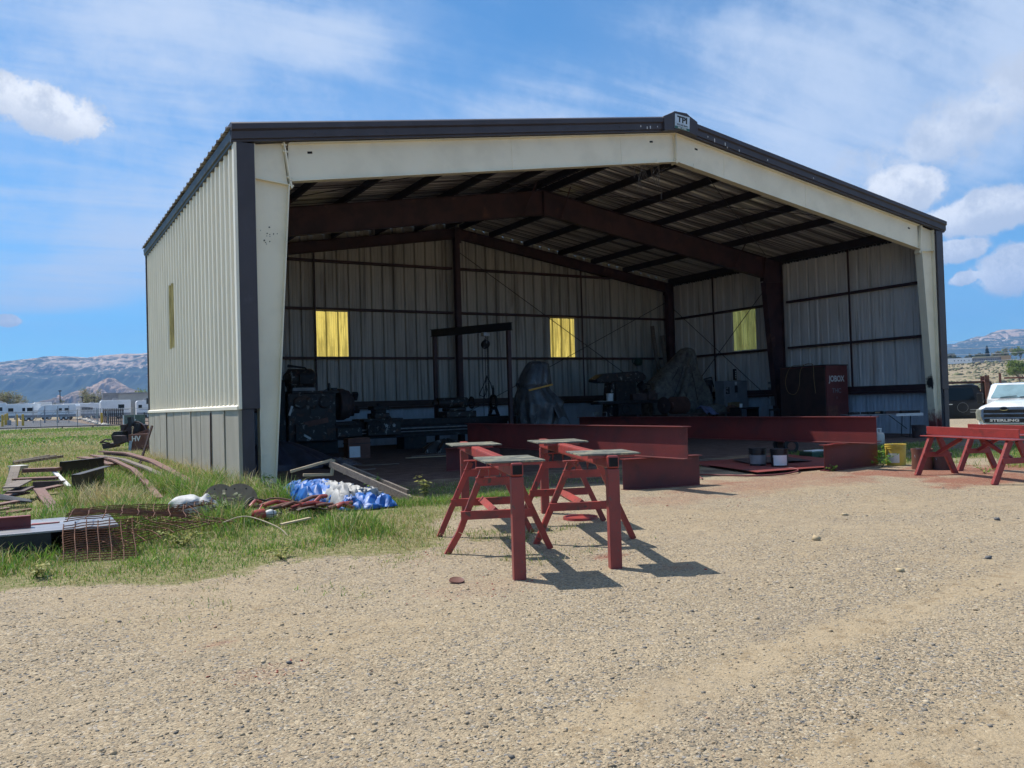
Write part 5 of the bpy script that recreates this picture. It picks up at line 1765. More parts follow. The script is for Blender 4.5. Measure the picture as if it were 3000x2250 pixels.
# floor litter in the shade at the left
o = shroud([(.0, 0, 0, 1.05, .8, .7), (.15, 0, 0, 1.0, .72, 1.0), (.38, -.1, .05, .72, .5, 1.1), (.58, -.25, .1, .40, .32, 1.0), (.66, -.28, .1, .1, .1, .4)], 41, 6, .2, 64, 6).build('tarp_heap', M['tarp_navy'], None, smooth=75)
o.location = (1.95, 4.0, 0)
tag(o, 'crumpled navy tarpaulin heaped inside the left column', 'tarpaulin')
mb = MB().grid(lambda u, v: (2.55 + .75 * u, 2.7 + .7 * v, .05 + .16 * math.sin(math.pi * u) * math.sin(math.pi * v) * (.6 + .8 * float(fbm(u * 6, v * 6, 1.3, 3, 2))) + .06 * float(fbm(u * 9, v * 9, 1, 3, 5))), 22, 18)
tag(mb.build('plastic_sheet', mat('crumpled_plastic', (.13, .135, .15), (.06, .06, .075), .25, scale=9, bump=.3, bscale=20), None, smooth=50, solid=.006), 'crumpled clear plastic at the right end of the navy heap', 'plastic sheet')
for k, (p, q, w, lb) in enumerate((((5.2, 4.6, .03), (6.6, 4.2, .04), .10, 'pale thin lath lying right of the rusty box'), ((5.6, 5.1, .03), (6.9, 4.9, .06), .14, 'grey board lying just behind the pale thin lath'), ((3.3, 3.1, .02), (4.3, 2.9, .02), .08, 'short dark board lying before the rusty box'), ((2.5, 1.7, .02), (3.2, 1.6, .03), .05, 'thin stick lying on dark earth inside the opening'))):
    tag(MB().bar(p, q, w, .02).build('board', M['wood_pale' if k == 0 else 'wood_grey'], None), lb, 'board', 'boards lying on the shop floor')
o = shroud([(.0, 0, 0, .7, .4, .6), (.14, 0, 0, .65, .35, 1.0), (.32, .05, 0, .4, .22, 1.2), (.4, .05, 0, .06, .05, .5)], 43, 6, .3, 48, 5).build('scrap_heap', M['greasy2'], None, smooth=30)
o.location = (7.3, 6.6, 0)
tag(o, 'heap of grey rubbish under the lathe bed behind the left stand', 'rubbish heap')

# ---------------------------------------------------------------- scrap and grass yard at the left
t = thing('wide_beam', 'wide grey flanged beam lying in the grass at the left edge', 'steel beam', (-3.9, -5.85, 0))
MB().bx(-1.6, 1.22, -.55, .62, .235, .255).build('top_flange', mat('mill_scale_steel', (.30, .31, .34), (.22, .22, .25), .38, metal=.5, scale=3, stain=(.42, .40, .38), sscale=2, slo=.5, shi=.75, stretch=(.4, 2, 1)), t, bevel=.003)
MB().bx(-1.6, .62, -.02, .02, .02, .235).bx(-1.6, .60, -.54, -.50, .03, .235).bx(-1.6, 1.2, .56, .60, .0, .235).build('web', M['black'], t)  # black colour paints the shade in the gap under the top flange
MB().bx(-1.6, 1.2, -.5, .6, .0, .02).build('bottom_flange', M['black'], t)
mb = MB().channel((-5.2, -5.86, .318), (-3.47, -5.90, .318), .125, .09, .01)
tag(mb.build('red_channel', M['red_worn'], None), 'short red channel lying on the wide grey beam', 'channel')
o = MB().prism([(-3.47, -5.80), (-3.22, -5.78), (-3.20, -5.74), (-3.46, -5.70)], .256, .266, 'xy').build('red_scrap', M['red'], None)
tag(o, 'small pointed red plate lying on the wide grey beam', 'steel scrap')


def wire_mesh(label, O, U, Vv, nu, nv, r, sag, name='wire_mesh', seed=1):
    O, U, Vv = Vector(O), Vector(U), Vector(Vv)
    Nn = U.cross(Vv).normalized()
    r_ = random.Random(seed)
    mb = MB()

    def P(u, v):
        w = sag * (math.sin(math.pi * u) * .6 + .4 * math.sin(5 * v + 2 * u)) + .006 * math.sin(17 * u + 9 * v)
        return O + U * u + Vv * v + Nn * w
    for i in range(nu + 1):
        u = i / nu
        a, b = -r_.uniform(0, .06), 1 + r_.uniform(0, .07)
        mb.tube([P(u + .01 * math.sin(6 * v), v) for v in np.linspace(a, b, 9)], r, 5)
    for j in range(nv + 1):
        v = j / nv
        a, b = -r_.uniform(0, .04), 1 + r_.uniform(0, .05)
        mb.tube([P(u, v + .008 * math.sin(7 * u)) for u in np.linspace(a, b, 9)], r, 5)
    return tag(mb.build(name, M['rust'], None), label, 'wire mesh', 'rusty mesh sheets')


wire_mesh('rusty mesh sheet sloping over the end of the wide grey beam', (-3.16, -6.45, .34), (1.15, .15, -.10), (.12, .85, .05), 7, 12, .0055, .05, seed=3)
wire_mesh('rusty mesh sheet standing upright in the grass before the wide grey beam', (-3.22, -7.0, -.04), (.62, -.16, .02), (.03, .55, .34), 6, 17, .0055, .03, seed=5)
wire_mesh('rusty mesh sheet lying flat in the grass right of the upright one', (-2.75, -6.9, .06), (1.3, .9, .05), (-.3, .9, .10), 9, 10, .005, .06, seed=8)
wire_mesh('rusty mesh sheet edge sinking in the grass below the white sack', (-2.55, -5.65, .14), (1.1, .9, .06), (.1, .5, .02), 9, 9, .005, .05, seed=11)


def steel(label, p, q, w, h, m, cat='steel bar', name='steel_bar', kind='bar', group=None, up=(0, 0, 1)):
    mb = MB()
    c = (Vector(p) + Vector(q)) / 2
    p, q = Vector(p) - c, Vector(q) - c
    if kind == 'bar':
        mb.bar(p, q, w, h, up)
    elif kind == 'chan':
        mb.channel(p, q, h, w, .012, up)
    elif kind == 'ang':
        mb.angle(p, q, w, h, .012, up)
    elif kind == 'ib':
        mb.ibeam(p, q, h, w, .01, .014, up)
    o = mb.build(name, M[m], None)
    o.location = c
    return tag(o, label, cat, group)


# long curved brown bars running beside the wall
for k, (pts, lb, w, m_) in enumerate((
        ([(-1.55, 11.5, .35), (-1.2, 8.0, .42), (-1.02, 4.8, .36), (-.92, 1.8, .20), (-.86, -.9, .06)], 'long bent red brown channel uppermost beside the grey wainscot', .15, 'rustred'),
        ([(-1.66, 11.0, .24), (-1.32, 7.5, .26), (-1.14, 4.2, .18), (-1.05, 1.5, .08)], 'grey brown flat bar just below the long bent channel', .12, 'wood_grey'),
        ([(-1.85, 10.6, .28), (-1.55, 7.6, .26), (-1.50, 3.6, .22), (-1.60, .6, .14), (-1.70, -1.9, .05)], 'long rusty bar sinking into the grass left of the bent channel', .11, 'rustred'),
        ([(-2.1, 10.8, .22), (-1.75, 9.0, .20), (-1.6, 7.0, .16)], 'short broad rusty flat lying across the far ends of the bars', .26, 'rustred'))):
    mb = MB()
    pts = [(a, b, c * .85 + .03) for a, b, c in pts]
    for a, b in zip(pts[:-1], pts[1:]):
        mb.bar(a, b, w, .035)
        if k == 0:
            mb.bar(Vector(a) + Vector((w / 2, 0, -.05)), Vector(b) + Vector((w / 2, 0, -.05)), .02, .10)
    tag(mb.build('steel_bar', M[m_], None), lb, 'steel bar', 'long bars beside the wall')
steel('black channel standing on edge farther back in the grass', (-2.83, 5.4, .20), (-1.85, 6.6, .20), .12, .36, 'black', 'channel', 'channel', 'chan')
steel('black channel on edge closer to the lens with a pale top', (-2.82, .25, .19), (-2.2, 1.9, .22), .14, .40, 'black', 'channel', 'channel', 'chan')
steel('thin rusty flat topmost of the small pile near the left', (-3.50, 3.0, .36), (-2.93, 2.75, .36), .28, .07, 'rustred', name='steel_flat', group='flats in the small pile')
steel('wider rusty flat underneath the thin one in the small pile', (-3.66, 2.6, .22), (-2.95, 2.3, .22), .34, .05, 'rustred', name='steel_flat', group='flats in the small pile')
steel('dark beam carrying the rusty flats of the small pile', (-3.35, 2.25, .09), (-2.85, 2.05, .09), .2, .18, 'darkrust', name='steel_flat', group='flats in the small pile')
steel('pale board propped at the right end of the small pile', (-3.02, 2.75, .33), (-2.80, 1.75, .08), .08, .03, 'offwhite', 'board', 'board')
steel('rusty angle lying below the small pile of flats', (-3.30, 1.15, .10), (-2.95, 1.35, .14), .2, .03, 'rustred', name='steel_flat')
steel('long red brown plank running down through the grass at the left', (-3.30, 1.15, .12), (-3.14, -2.4, .04), .17, .035, 'rustred', name='steel_flat')
steel('weathered grey plank tilted up at the left edge of the yard', (-3.77, 1.9, .05), (-3.66, 3.3, .42), .17, .05, 'wood_grey', 'plank', 'plank')
steel('dull grey plate uppermost of the stack at the left edge', (-3.72, -.05, .26), (-3.52, .9, .30), .24, .02, 'wood_grey', 'steel plate', 'steel_plate', group='plates in the left stack')
steel('dark plate in the middle of the stack at the left edge', (-3.66, -.25, .19), (-3.50, .6, .20), .26, .03, 'darkrust', 'steel plate', 'steel_plate', group='plates in the left stack')
steel('rusty plate lowest of the stack at the left edge', (-3.9, .1, .10), (-3.55, .5, .12), .3, .03, 'rustred', 'steel plate', 'steel_plate', group='plates in the left stack')
mb = MB()
for k in range(9):
    mb.bar((-3.98 + .012 * k, -.45 - .06 * k, .22 - .008 * k), (-3.46 + .004 * k, -.75 - .055 * k, .10), .03, .02)
tag(mb.build('grating', M['black'], None), 'black ribbed grating sagging at the left edge', 'grating')
for k, (p, q, lb) in enumerate((((-4.1, -1.6, .10), (-3.62, -1.35, .14), 'brown flat upper of the three beside the grating'), ((-4.1, -1.9, .06), (-3.72, -1.8, .09), 'brown flat middle of the three beside the grating'), ((-3.75, -2.2, .06), (-3.44, -2.15, .08), 'orange rusty flat nearest the wide grey beam'))):
    steel(lb, p, q, .16, .03, 'rust' if k == 2 else 'rustred', name='steel_flat', group='flats beside the grating')
t = thing('metal_box', 'small pale grey metal box in the grass at far left', 'box', (-3.64, 7.9, .08), rad(30))
MB().bx(-.15, .15, -.16, .16, .0, .13).build('body', M['galv'], t, bevel=.01)
MB().bx(-.16, .16, -.18, .17, .13, .145).build('lid', M['offwhite'], t)
for k, (dy, lb) in enumerate(((0, 'grey pole nearest the lens behind the small grey box'), (.35, 'grey pole in the middle behind the small grey box'), (.75, 'grey pole farthest back behind the small grey box'))):
    steel(lb, (-3.75, 9.2 + dy, .22), (-2.6 - .15 * k, 10.1 + dy, .30), .07, .07, 'wood_grey', 'pole', 'pole', group='grey poles in the grass')

# discs, sack, hose, red scrap
for k, (c, lb, r) in enumerate((((-1.0, -2.98, .10), 'rear rusty steel disc leaning by the shed corner', .235), ((-.83, -3.60, .14), 'front rusty steel disc leaning by the shed corner', .235))):
    t = thing('steel_disc', lb, 'disc', c, 0, 'rusty steel discs')
    MM = Matrix.Rotation(rad(-8 + 10 * k), 3, 'Z') @ Matrix.Rotation(rad(62), 3, 'X')
    MB().spin([(.03, -.006), (r * .6, -.008), (r, -.006), (r, .006), (r * .6, .008), (.03, .006)], (0, 0, 0), MM, 40).build('disc', mat('disc_steel_%d' % k, (.30, .215, .135), (.21, .15, .095), .65, metal=.0, spec=.2, scale=5, stain=(.28, .16, .09), sscale=3), t, smooth=40)
    for a in range(6):
        MB().cyl(MM @ Vector((.17 * math.cos(a), .17 * math.sin(a), .0)), MM @ Vector((.17 * math.cos(a), .17 * math.sin(a), .012)), .011, n=8).build('bolt_hole', M['hole'], t)


def sack_ring(cx, cy, rx, ry, z, n, f):
    return [(cx + rx * math.cos(a) * (1 + f * math.sin(3 * a + z * 9)), cy + ry * math.sin(a) * (1 + f * math.sin(4 * a - z * 7)), z) for a in [2 * math.pi * k / n for k in range(n)]]


mb = MB()
rings = []
for s in np.linspace(0, 1, 15):
    c = Vector((-1.88, -4.15, .10)).lerp(Vector((-1.28, -4.25, .17)), s)
    rr = (.06 + .16 * math.sin(math.pi * min(1, s * 1.05 + .05)) ** .6) * (1 - .55 * math.exp(-((s - .62) / .07) ** 2)) * (1.0 if s < .93 else .8)
    rings.append([(c.x + .03 * math.sin(3 * a + 5 * s), c.y + rr * math.cos(a) * (1 + .10 * math.sin(5 * a + 9 * s)), c.z + rr * .85 * math.sin(a) * (1 + .14 * math.sin(4 * a - 7 * s)) + .02 * math.sin(11 * s)) for a in [2 * math.pi * k / 22 for k in range(22)]])
mb.loft(rings)
t = tag(mb.build('sack', M['sack'], None, smooth=70, sub=1), 'crumpled white woven sack lying in the grass', 'sack')
mb = MB().torus((-1.47, -4.2, .15), .08, .012, Matrix.Rotation(rad(80), 3, 'Y'), 16, 5)
mb.build('tie', M['rope'], t)
hose('cable', 'black cable looped in the grass right of the steel discs', 'cable', [(-1.0, -4.45, .03), (-.93, -4.40, .17), (-.82, -4.35, .21), (-.75, -4.38, .12), (-.82, -4.42, .03), (-.93, -4.42, .08), (-.86, -4.38, .19), (-.70, -4.35, .17), (-.52, -4.45, .12), (-.40, -4.6, .02)], .014, 'rope')
hose('cable', 'brown cable arching over the red scrap heap', 'cable', [(-.78, -4.3, .05), (-.6, -4.2, .16), (-.38, -4.25, .15), (-.22, -4.4, .08), (-.18, -4.6, .02)], .012, 'rustred')
rs = random.Random(5)
sc_t = thing('red_scrap_heap', 'low heap of faded red strips and hoses in the grass', 'scrap heap', (-.55, -4.9, 0))
for k in range(22):
    f = rs.random()
    p = Vector((-.45 + .85 * f + rs.gauss(0, .09), .35 - .9 * f + rs.gauss(0, .16), rs.uniform(.02, .13)))
    a = rs.uniform(-.5, .7)
    L = rs.uniform(.15, .42)
    q = p + Vector((L * math.cos(a), L * math.sin(a), rs.uniform(-.04, .06)))
    p.z += .05
    q.z += .05
    MB().tube([p, p.lerp(q, .5) + Vector((0, 0, rs.uniform(.0, .06))), q], rs.uniform(.014, .034), 6).build('strip', M['rustred' if k % 3 else 'red'], sc_t, smooth=60)
mb = MB().grid(lambda u, v: (.05 + .48 * u, -.45 + .25 * v, .10 + .03 * math.sin(5 * u)), 8, 4)
mb.build('flat_strip', M['wood_brown'], sc_t, solid=.01)
t = thing('cage_lamp', 'old red cage lamp lying on its side in the grass', 'lamp', (-.98, -5.55, .10), rad(8))
MB().spin([(.02, -.16), (.06, -.14), (.075, -.02), (.07, .0), (.0001, .02)], (0, 0, .02), Matrix.Rotation(math.pi / 2, 3, 'Y'), 16).build('socket', M['red'], t, smooth=40)
mb = MB()
for k in range(6):
    a = 2 * math.pi * k / 6
    mb.tube([(0, .07 * math.cos(a), .02 + .07 * math.sin(a)), (.08, .085 * math.cos(a), .02 + .085 * math.sin(a)), (.2, .07 * math.cos(a), .02 + .07 * math.sin(a)), (.23, 0, .02)], .004, 4)
mb.torus((.09, 0, .02), .085, .004, Matrix.Rotation(math.pi / 2, 3, 'Y'), 18, 4)
mb.build('wire_cage', M['black'], t)
MB().spin([(.03, 0), (.05, .05), (.055, .09), (.03, .15), (.0001, .16)], (0, 0, .02), Matrix.Rotation(math.pi / 2, 3, 'Y'), 14).build('bulb', M['offwhite'], t, smooth=60)
for k, (c, lb) in enumerate((((-.05, -6.55), 'small heap of pale red shavings nearest the left stand'), ((-.62, -5.95), 'short pale lath end lying before the old cage lamp'))):
    mb = MB()
    if k == 0:
        for q in range(26):
            a, L = rs.uniform(0, 3), rs.uniform(.03, .08)
            p = Vector((c[0] + rs.gauss(0, .07), c[1] + rs.gauss(0, .09), .02))
            mb.bar(p, p + Vector((L * math.cos(a), L * math.sin(a), rs.uniform(-.01, .03))), .02, .006)
    else:
        mb.bar((c[0] - .3, c[1] - .15, .05), (c[0] + .1, c[1] + .03, .07), .05, .02)
    tag(mb.build('litter', M['rustred' if k == 0 else 'wood_pale'], None), lb, 'litter')
hose('stick', 'pale dry stick arching out of the near grass', 'stick', [(-1.62, -6.3, .16), (-1.35, -6.25, .20), (-1.1, -6.6, .10), (-1.02, -6.8, .0)], .007, 'wood_pale')
steel('dark rusty rod leaning out of the grass against the wainscot', (-1.02, 7.2, -.02), (-.62, 7.6, 1.08), .045, .045, 'darkrust', 'rod', 'rod')
steel('dark upright strip painting in the shade of the grey wainscot gap', (-.09, 2.65, -.02), (-.08, 2.62, 1.38), .055, .02, 'darkrust', 'strip', 'strip', up=(1, 0, 0))  # dark strip added to blacken the shaded gap between wainscot panels

# blue tarpaulin, wooden frame and planks at the mouth of the shed
bt = thing('blue_tarpaulin', 'crumpled bright blue tarpaulin with silver lining spilling onto the grass', 'tarpaulin', (.3, -4.1, 0))


def crumple(x0, x1, y0, y1, hf, seed, mt, name, nu=60, nv=44, k=2.6, a=.12):
    def fn(u, v):
        n1 = float(fbm(u * k + seed, v * k + seed * .7, 1.0, 3, seed))
        n2 = float(fbm(u * k * 2.3 - seed, v * k * 2.3, 1.0, 3, seed + 3))
        f1 = abs(math.sin(5.5 * (u + 1.6 * n1) + 2.0 * v)) ** .8
        f2 = abs(math.sin(9.0 * (v * .8 - u * .5 + 1.3 * n2)))
        e = min(1, 7 * u, 7 * (1 - u)) * min(1, 7 * v, 7 * (1 - v))
        e = e ** .6
        z = e * (hf(u, v) + a * .55 * (f1 - .5) + a * .28 * (f2 - .5) + a * .2 * (n2 - .5)) + .02
        return (x0 + (x1 - x0) * u + .22 * (n1 - .5) + .05 * (f2 - .5), y0 + (y1 - y0) * v + .25 * (n2 - .5), max(z, .005))
    return MB().grid(fn, nu, nv).build(name, mt, bt, smooth=50, solid=.004)


crumple(-.42, .30, -.30, 1.45, lambda u, v: .12 + .10 * math.sin(2.5 * v + .4), 3, M['blue'], 'blue_fold', a=.20)
crumple(-.10, .42, -.75, .75, lambda u, v: .17 + .08 * (1 - u), 8, M['silver'], 'silver_fold', 36, 26, a=.20)
crumple(-.14, .62, -1.05, -.10, lambda u, v: .06 + .08 * v, 12, M['blue'], 'blue_fold', 44, 30, 3.2, a=.22)
crumple(-.02, .26, -.50, .70, lambda u, v: .19 - .12 * abs(u - .5), 17, M['tarp_navy'], 'dark_fold', 26, 34, 3, a=.18)
crumple(.05, .70, -.62, -.15, lambda u, v: .19 - .05 * u, 23, M['silver'], 'silver_fold', 30, 18, 3, a=.16)
wp = 'timbers piled on the blue tarpaulin'


def timber(label, p, q, w, h, m, up=(0, 0, 1)):
    mb = MB().bar((0, 0, 0), Vector(q) - Vector(p), w, h, up)
    o = mb.build('timber', M[m], None, bevel=.004)
    o.location = p
    return tag(o, label, 'timber', wp)


timber('grey weathered plank uppermost, sloping down right to the grass', (.95, -2.2, .46), (1.34, -4.72, .03), .04, .11, 'wood_grey')
timber('pale timber at the top of the open frame on the tarpaulin', (.33, -2.0, .36), (1.02, -2.1, .52), .05, .045, 'wood_pale')
timber('pale timber at the bottom of the open frame on the tarpaulin', (.50, -2.15, .30), (.98, -2.2, .28), .05, .045, 'wood_pale')
timber('short pale upright closing the right end of the open frame', (.99, -2.15, .26), (1.03, -2.15, .53), .05, .05, 'wood_pale', (0, 1, 0))
timber('second grey plank lying behind the uppermost sloping one', (1.25, -2.0, .40), (1.55, -4.1, .07), .04, .10, 'wood_grey')
timber('pale batten under the second grey plank', (1.1, -2.5, .31), (1.42, -3.2, .22), .08, .03, 'wood_pale')
timber('short pale batten poking out at the low end of the planks', (1.15, -4.1, .05), (1.5, -4.3, .05), .06, .03, 'wood_pale')
timber('grey board lying flat beneath the sloping planks', (.75, -2.7, .15), (1.3, -4.0, .05), .22, .03, 'wood_grey')

# big scrap pile behind the left wall
sp_ = 'steel scrap piled behind the left wall'
S0 = lambda px, py, dp: spot(px, dp, py)


def plate_px(label, pts, dp, th, m, name='scrap_plate', tilt=.0, cat='scrap plate'):
    """flat plate standing at depth dp, outlined by its corners, with real thickness"""
    P = [spot(px, dp + tilt * i, py) for i, (px, py) in enumerate(pts)]
    c = sum(P, Vector()) / len(P)
    nrm = FW_ * th
    n = len(P)
    vs = [p - c for p in P] + [p - c + nrm for p in P]
    mb = MB().add(vs, [tuple(range(n)), tuple(range(2 * n - 1, n - 1, -1))] + [(i, n + i, n + (i + 1) % n, (i + 1) % n) for i in range(n)])
    o = mb.build(name, M[m], None, bevel=.004)
    o.location = c
    return tag(o, label, cat, sp_)


hv = plate_px('red brown steel box face painted with white letters in the scrap pile', [(373, 1274), (425, 1271), (425, 1312), (386, 1322), (373, 1314)], 30.0, .5, 'rustred', tilt=.0)
MS = Matrix.Translation(spot(395, 29.975, 1286) - hv.location) @ Matrix.Rotation(YAW, 4, 'Z') @ TX
text_mesh('HV', .26, M['offwhite'], 'lettering', hv, MS, bold=.008, sx=.9)
mb = MB()
c0 = spot(378, 29.97, 1306) - hv.location
mb.obx(c0, .10, .012, .34, Matrix.Rotation(YAW, 3, 'Z') @ Matrix.Rotation(.15, 3, 'Y'))
mb.build('blue_paint_mark', mat('pale_blue_mark', (.30, .38, .50), (.22, .28, .38), .7, scale=9), hv)
plate_px('big brown slanting plate behind the lettered box in the scrap pile', [(388, 1273), (432, 1257), (446, 1262), (446, 1318), (426, 1318), (425, 1272)], 31.0, .35, 'rustred')
plate_px('tall dark plate standing highest in the scrap pile', [(370, 1223), (381, 1222), (384, 1248), (374, 1249)], 31.5, .25, 'black')
plate_px('shorter dark plate right of the highest one in the scrap pile', [(391, 1240), (402, 1240), (402, 1263), (391, 1264)], 31.6, .25, 'black')
plate_px('large dark backing frame across the scrap pile', [(350, 1244), (448, 1245), (448, 1300), (380, 1296), (358, 1292), (350, 1270)], 32.3, .3, 'darkrust')
plate_px('dark stepped casting at the left of the scrap pile', [(331, 1265), (354, 1264), (356, 1290), (334, 1294), (325, 1290), (322, 1276)], 31.2, .5, 'black')
plate_px('purple brown trough below the stepped casting in the scrap pile', [(326, 1277), (352, 1277), (358, 1296), (330, 1306)], 30.6, .4, 'darkrust')
plate_px('low dark beam end at the far left of the scrap pile', [(294, 1300), (330, 1299), (330, 1310), (298, 1316)], 31.5, .5, 'darkrust')
plate_px('dark tangle of bars along the foot of the scrap pile', [(362, 1322), (446, 1316), (446, 1342), (362, 1338)], 30.4, .5, 'black')
plate_px('rusty cross rail low at the right of the scrap pile', [(408, 1306), (446, 1305), (446, 1313), (408, 1312)], 29.8, .1, 'rustred')
t = thing('pulley_wheel', 'big dark pulley wheel standing in the scrap pile', 'wheel', spot(392, 31.9, 1268), YAW, sp_)
MB().spin([(.0001, -.05), (.10, -.06), (.12, -.03), (.36, -.03), (.40, -.06), (.44, -.06), (.44, .06), (.40, .06), (.36, .03), (.12, .03), (.10, .06), (.0001, .06)], (0, 0, 0), Matrix.Rotation(math.pi / 2, 3, 'X'), 32).build('disc', M['darkrust'], t, smooth=35)
t = thing('lifting_hook', 'yellow lifting hook at the right of the scrap pile', 'hook', spot(437, 30.7, 1252), YAW, sp_)
MB().torus((0, 0, 0), .06, .022, Matrix.Rotation(math.pi / 2, 3, 'X'), 16, 7, 0, 5.0).build('hook', M['yellow'], t, smooth=50)
MB().bx(-.03, .05, -.03, .03, -.2, -.05).build('shank', M['black'], t)
o = MB().cyl(spot(384, 30.6, 1272), spot(386, 30.6, 1254), .02, n=8).torus(spot(386, 30.6, 1253), .03, .014, Matrix.Rotation(YAW, 3, 'Z') @ Matrix.Rotation(math.pi / 2, 3, 'X'), 12, 5).build('eye_bolt', M['wood_pale'], None)
tag(o, 'pale eye bolt standing before the pulley wheel in the scrap pile', 'eye bolt', sp_)
o = MB().tube([spot(290, 31, 1297), spot(305, 31, 1288), spot(322, 31, 1289)], .03, 6).tube([spot(290, 31, 1297), spot(300, 31, 1296), spot(318, 31, 1299)], .03, 6).build('bent_bar', M['darkrust'], None)
tag(o, 'bent rusty bar poking out left of the scrap pile', 'bent bar', sp_)

# ---------------------------------------------------------------- trucks at the right
def smooth_prism(mb, poly, d0, d1, inset):
    """side outline extruded with narrower ends (tumblehome)"""
    n = len(poly)
    ks = [(d0, inset), (d0 + .05, 0), (d1 - .05, 0), (d1, inset)]
    cx = sum(p[0] for p in poly) / n
    cz = sum(p[1] for p in poly) / n
    rings = []
    for d, s in ks:
        rings.append([(cx + (a - cx) * (1 - s), d, cz + (b - cz) * (1 - s)) for a, b in poly])
    return mb.loft(rings)


def pickup_front(t, paint, W2=1.0):
    """front clip of a full-size truck; -y is forward"""
    def ring(y, w, zs, zc, zb):
        return [(-w, y, zs - .22), (-w * .985, y, zs - .04), (-w * .90, y, zs + .02), (-w * .52, y, zc), (w * .52, y, zc), (w * .90, y, zs + .02), (w * .985, y, zs - .04), (w, y, zs - .22), (w, y, zb), (-w, y, zb)]
    MB().loft([ring(-.10, .86, 1.16, 1.22, .55), ring(.0, .93, 1.20, 1.30, .55), ring(.35, .98, 1.25, 1.40, .55), ring(.9, .99, 1.29, 1.47, .55), ring(1.45, 1.0, 1.33, 1.53, .55)]).build('bonnet', paint, t, smooth=45, bevel=.02)
    gr = MB().prism([(-.70, .60), (.70, .60), (.80, .86), (.77, 1.14), (.62, 1.23), (-.62, 1.23), (-.77, 1.14), (-.80, .86)], -.21, -.08, 'xz').build('grille_frame', M['chrome'], t, bevel=.03)
    for z0, z1 in ((.67, .80), (.85, .965), (1.01, 1.13)):
        MB().prism([(-.64 - .05 * (z0 > .8), z0), (.64 + .05 * (z0 > .8), z0), (.68, z1), (-.68, z1)], -.216, -.20, 'xz').build('grille_opening', M['ink'], gr)
    MB().spin([(.0001, 0), (.13, 0), (.13, .02), (.0001, .035)], (0, -.215, 1.17), Matrix.Rotation(math.pi / 2, 3, 'X') @ Matrix.Diagonal((1.25, .60, 1)), 28).build('badge', M['chrome'], gr, smooth=60)
    MB().spin([(.0001, 0), (.10, 0), (.10, .006), (.0001, .008)], (0, -.248, 1.17), Matrix.Rotation(math.pi / 2, 3, 'X') @ Matrix.Diagonal((1.25, .52, 1)), 24).build('badge_face', M['navy'], gr, smooth=60)
    for s in (-1, 1):
        MB().prism([(s * .80, .70), (s * .97, .78), (s * .985, 1.05), (s * .93, 1.17), (s * .80, 1.15)], -.13, .05, 'xz').build('headlight', M['lamp'], t, bevel=.03)
    MB().loft([[(-1.0, -.10, .36), (-1.0, -.14, .58), (-.6, -.29, .61), (.6, -.29, .61), (1.0, -.14, .58), (1.0, -.10, .36), (.6, -.26, .33), (-.6, -.26, .33)],
               [(-1.01, .2, .36), (-1.01, .2, .58), (-.6, .1, .61), (.6, .1, .61), (1.01, .2, .58), (1.01, .2, .36), (.6, .1, .33), (-.6, .1, .33)]]).build('bumper', M['bumper'], t, smooth=30, bevel=.02)
    return gr


def wheel(t, c, r=.40, w=.25):
    o = MB().spin([(.0001, -w / 2), (r * .62, -w / 2), (r * .92, -w / 2 - .01), (r, -w * .35), (r, w * .35), (r * .92, w / 2 + .01), (r * .62, w / 2), (.0001, w / 2)], c, Matrix.Rotation(math.pi / 2, 3, 'Y'), 28).build('wheel', M['rubber'], t, smooth=40)
    MB().spin([(.0001, -w / 2 - .02), (r * .3, -w / 2 - .03), (r * .56, -w / 2 - .012), (r * .6, -w / 2 + .01), (r * .6, w / 2 - .01), (r * .56, w / 2 + .012), (r * .3, w / 2 + .03), (.0001, w / 2 + .02)], c, Matrix.Rotation(math.pi / 2, 3, 'Y'), 24).build('rim', M['galv'], o, smooth=40)


GWT = -.55
p = spot(2942, 31.2)
t = thing('pickup_truck', 'white pickup with a chrome STERLING grille facing the lot', 'truck', (p.x, p.y, GWT + .04), -rad(74))
gr = pickup_front(t, M['carwhite'])
text_mesh('STERLING', .125, M['white'], 'lettering', gr, Matrix.Translation((0, -.219, .733)) @ TX, bold=.004, sx=1.75)
cab = smooth_prism(MB(), [(1.40, .55), (1.40, 1.50), (2.10, 2.08), (2.5, 2.13), (4.2, 2.11), (4.45, 1.42), (4.45, .55)], -.99, .99, .05)
cab.v = [(b, a, z) for a, b, z in cab.v]
cab.build('cab', M['carwhite'], t, smooth=35)
MB().add([(-.84, 1.43, 1.555), (.84, 1.43, 1.555), (.74, 2.03, 2.05), (-.74, 2.03, 2.05)], [(0, 1, 2, 3)]).build('windscreen', mat('windscreen_glass', (.22, .34, .38), None, .06, scale=1, rvar=0), t, solid=.01)
MB().bx(-.25, .25, 1.9, 2.0, 1.5, 1.75).build('seat_back', M['rvgrey'], t) if False else None
for s in (-1, 1):
    MB().bx(s * 1.30 - .11, s * 1.30 + .11, 1.72, 1.84, 1.36, 1.76).bar((s * .98, 1.78, 1.45), (s * 1.22, 1.78, 1.5), .05, .04).build('wing_mirror', M['blackplastic'], t, bevel=.03)
    MB().add([(s * 1.001, 1.95, 1.46), (s * 1.001, 3.1, 1.46), (s * .985, 3.1, 1.98), (s * .985, 2.3, 1.98)], [(0, 1, 2, 3)]).build('side_window', M['glass'], t, solid=.008)
    MB().bx(s * .985, s * 1.0, 1.5, 3.1, .70, 1.30).build('door', M['carwhite'], t, bevel=.01)
MB().bx(-1.0, 1.0, 4.45, 6.6, .7, 1.28).build('load_bed', M['carwhite'], t, bevel=.03)
for s in (-1, 1):
    wheel(t, (s * .86, .75, .40))
    wheel(t, (s * .86, 5.4, .40))
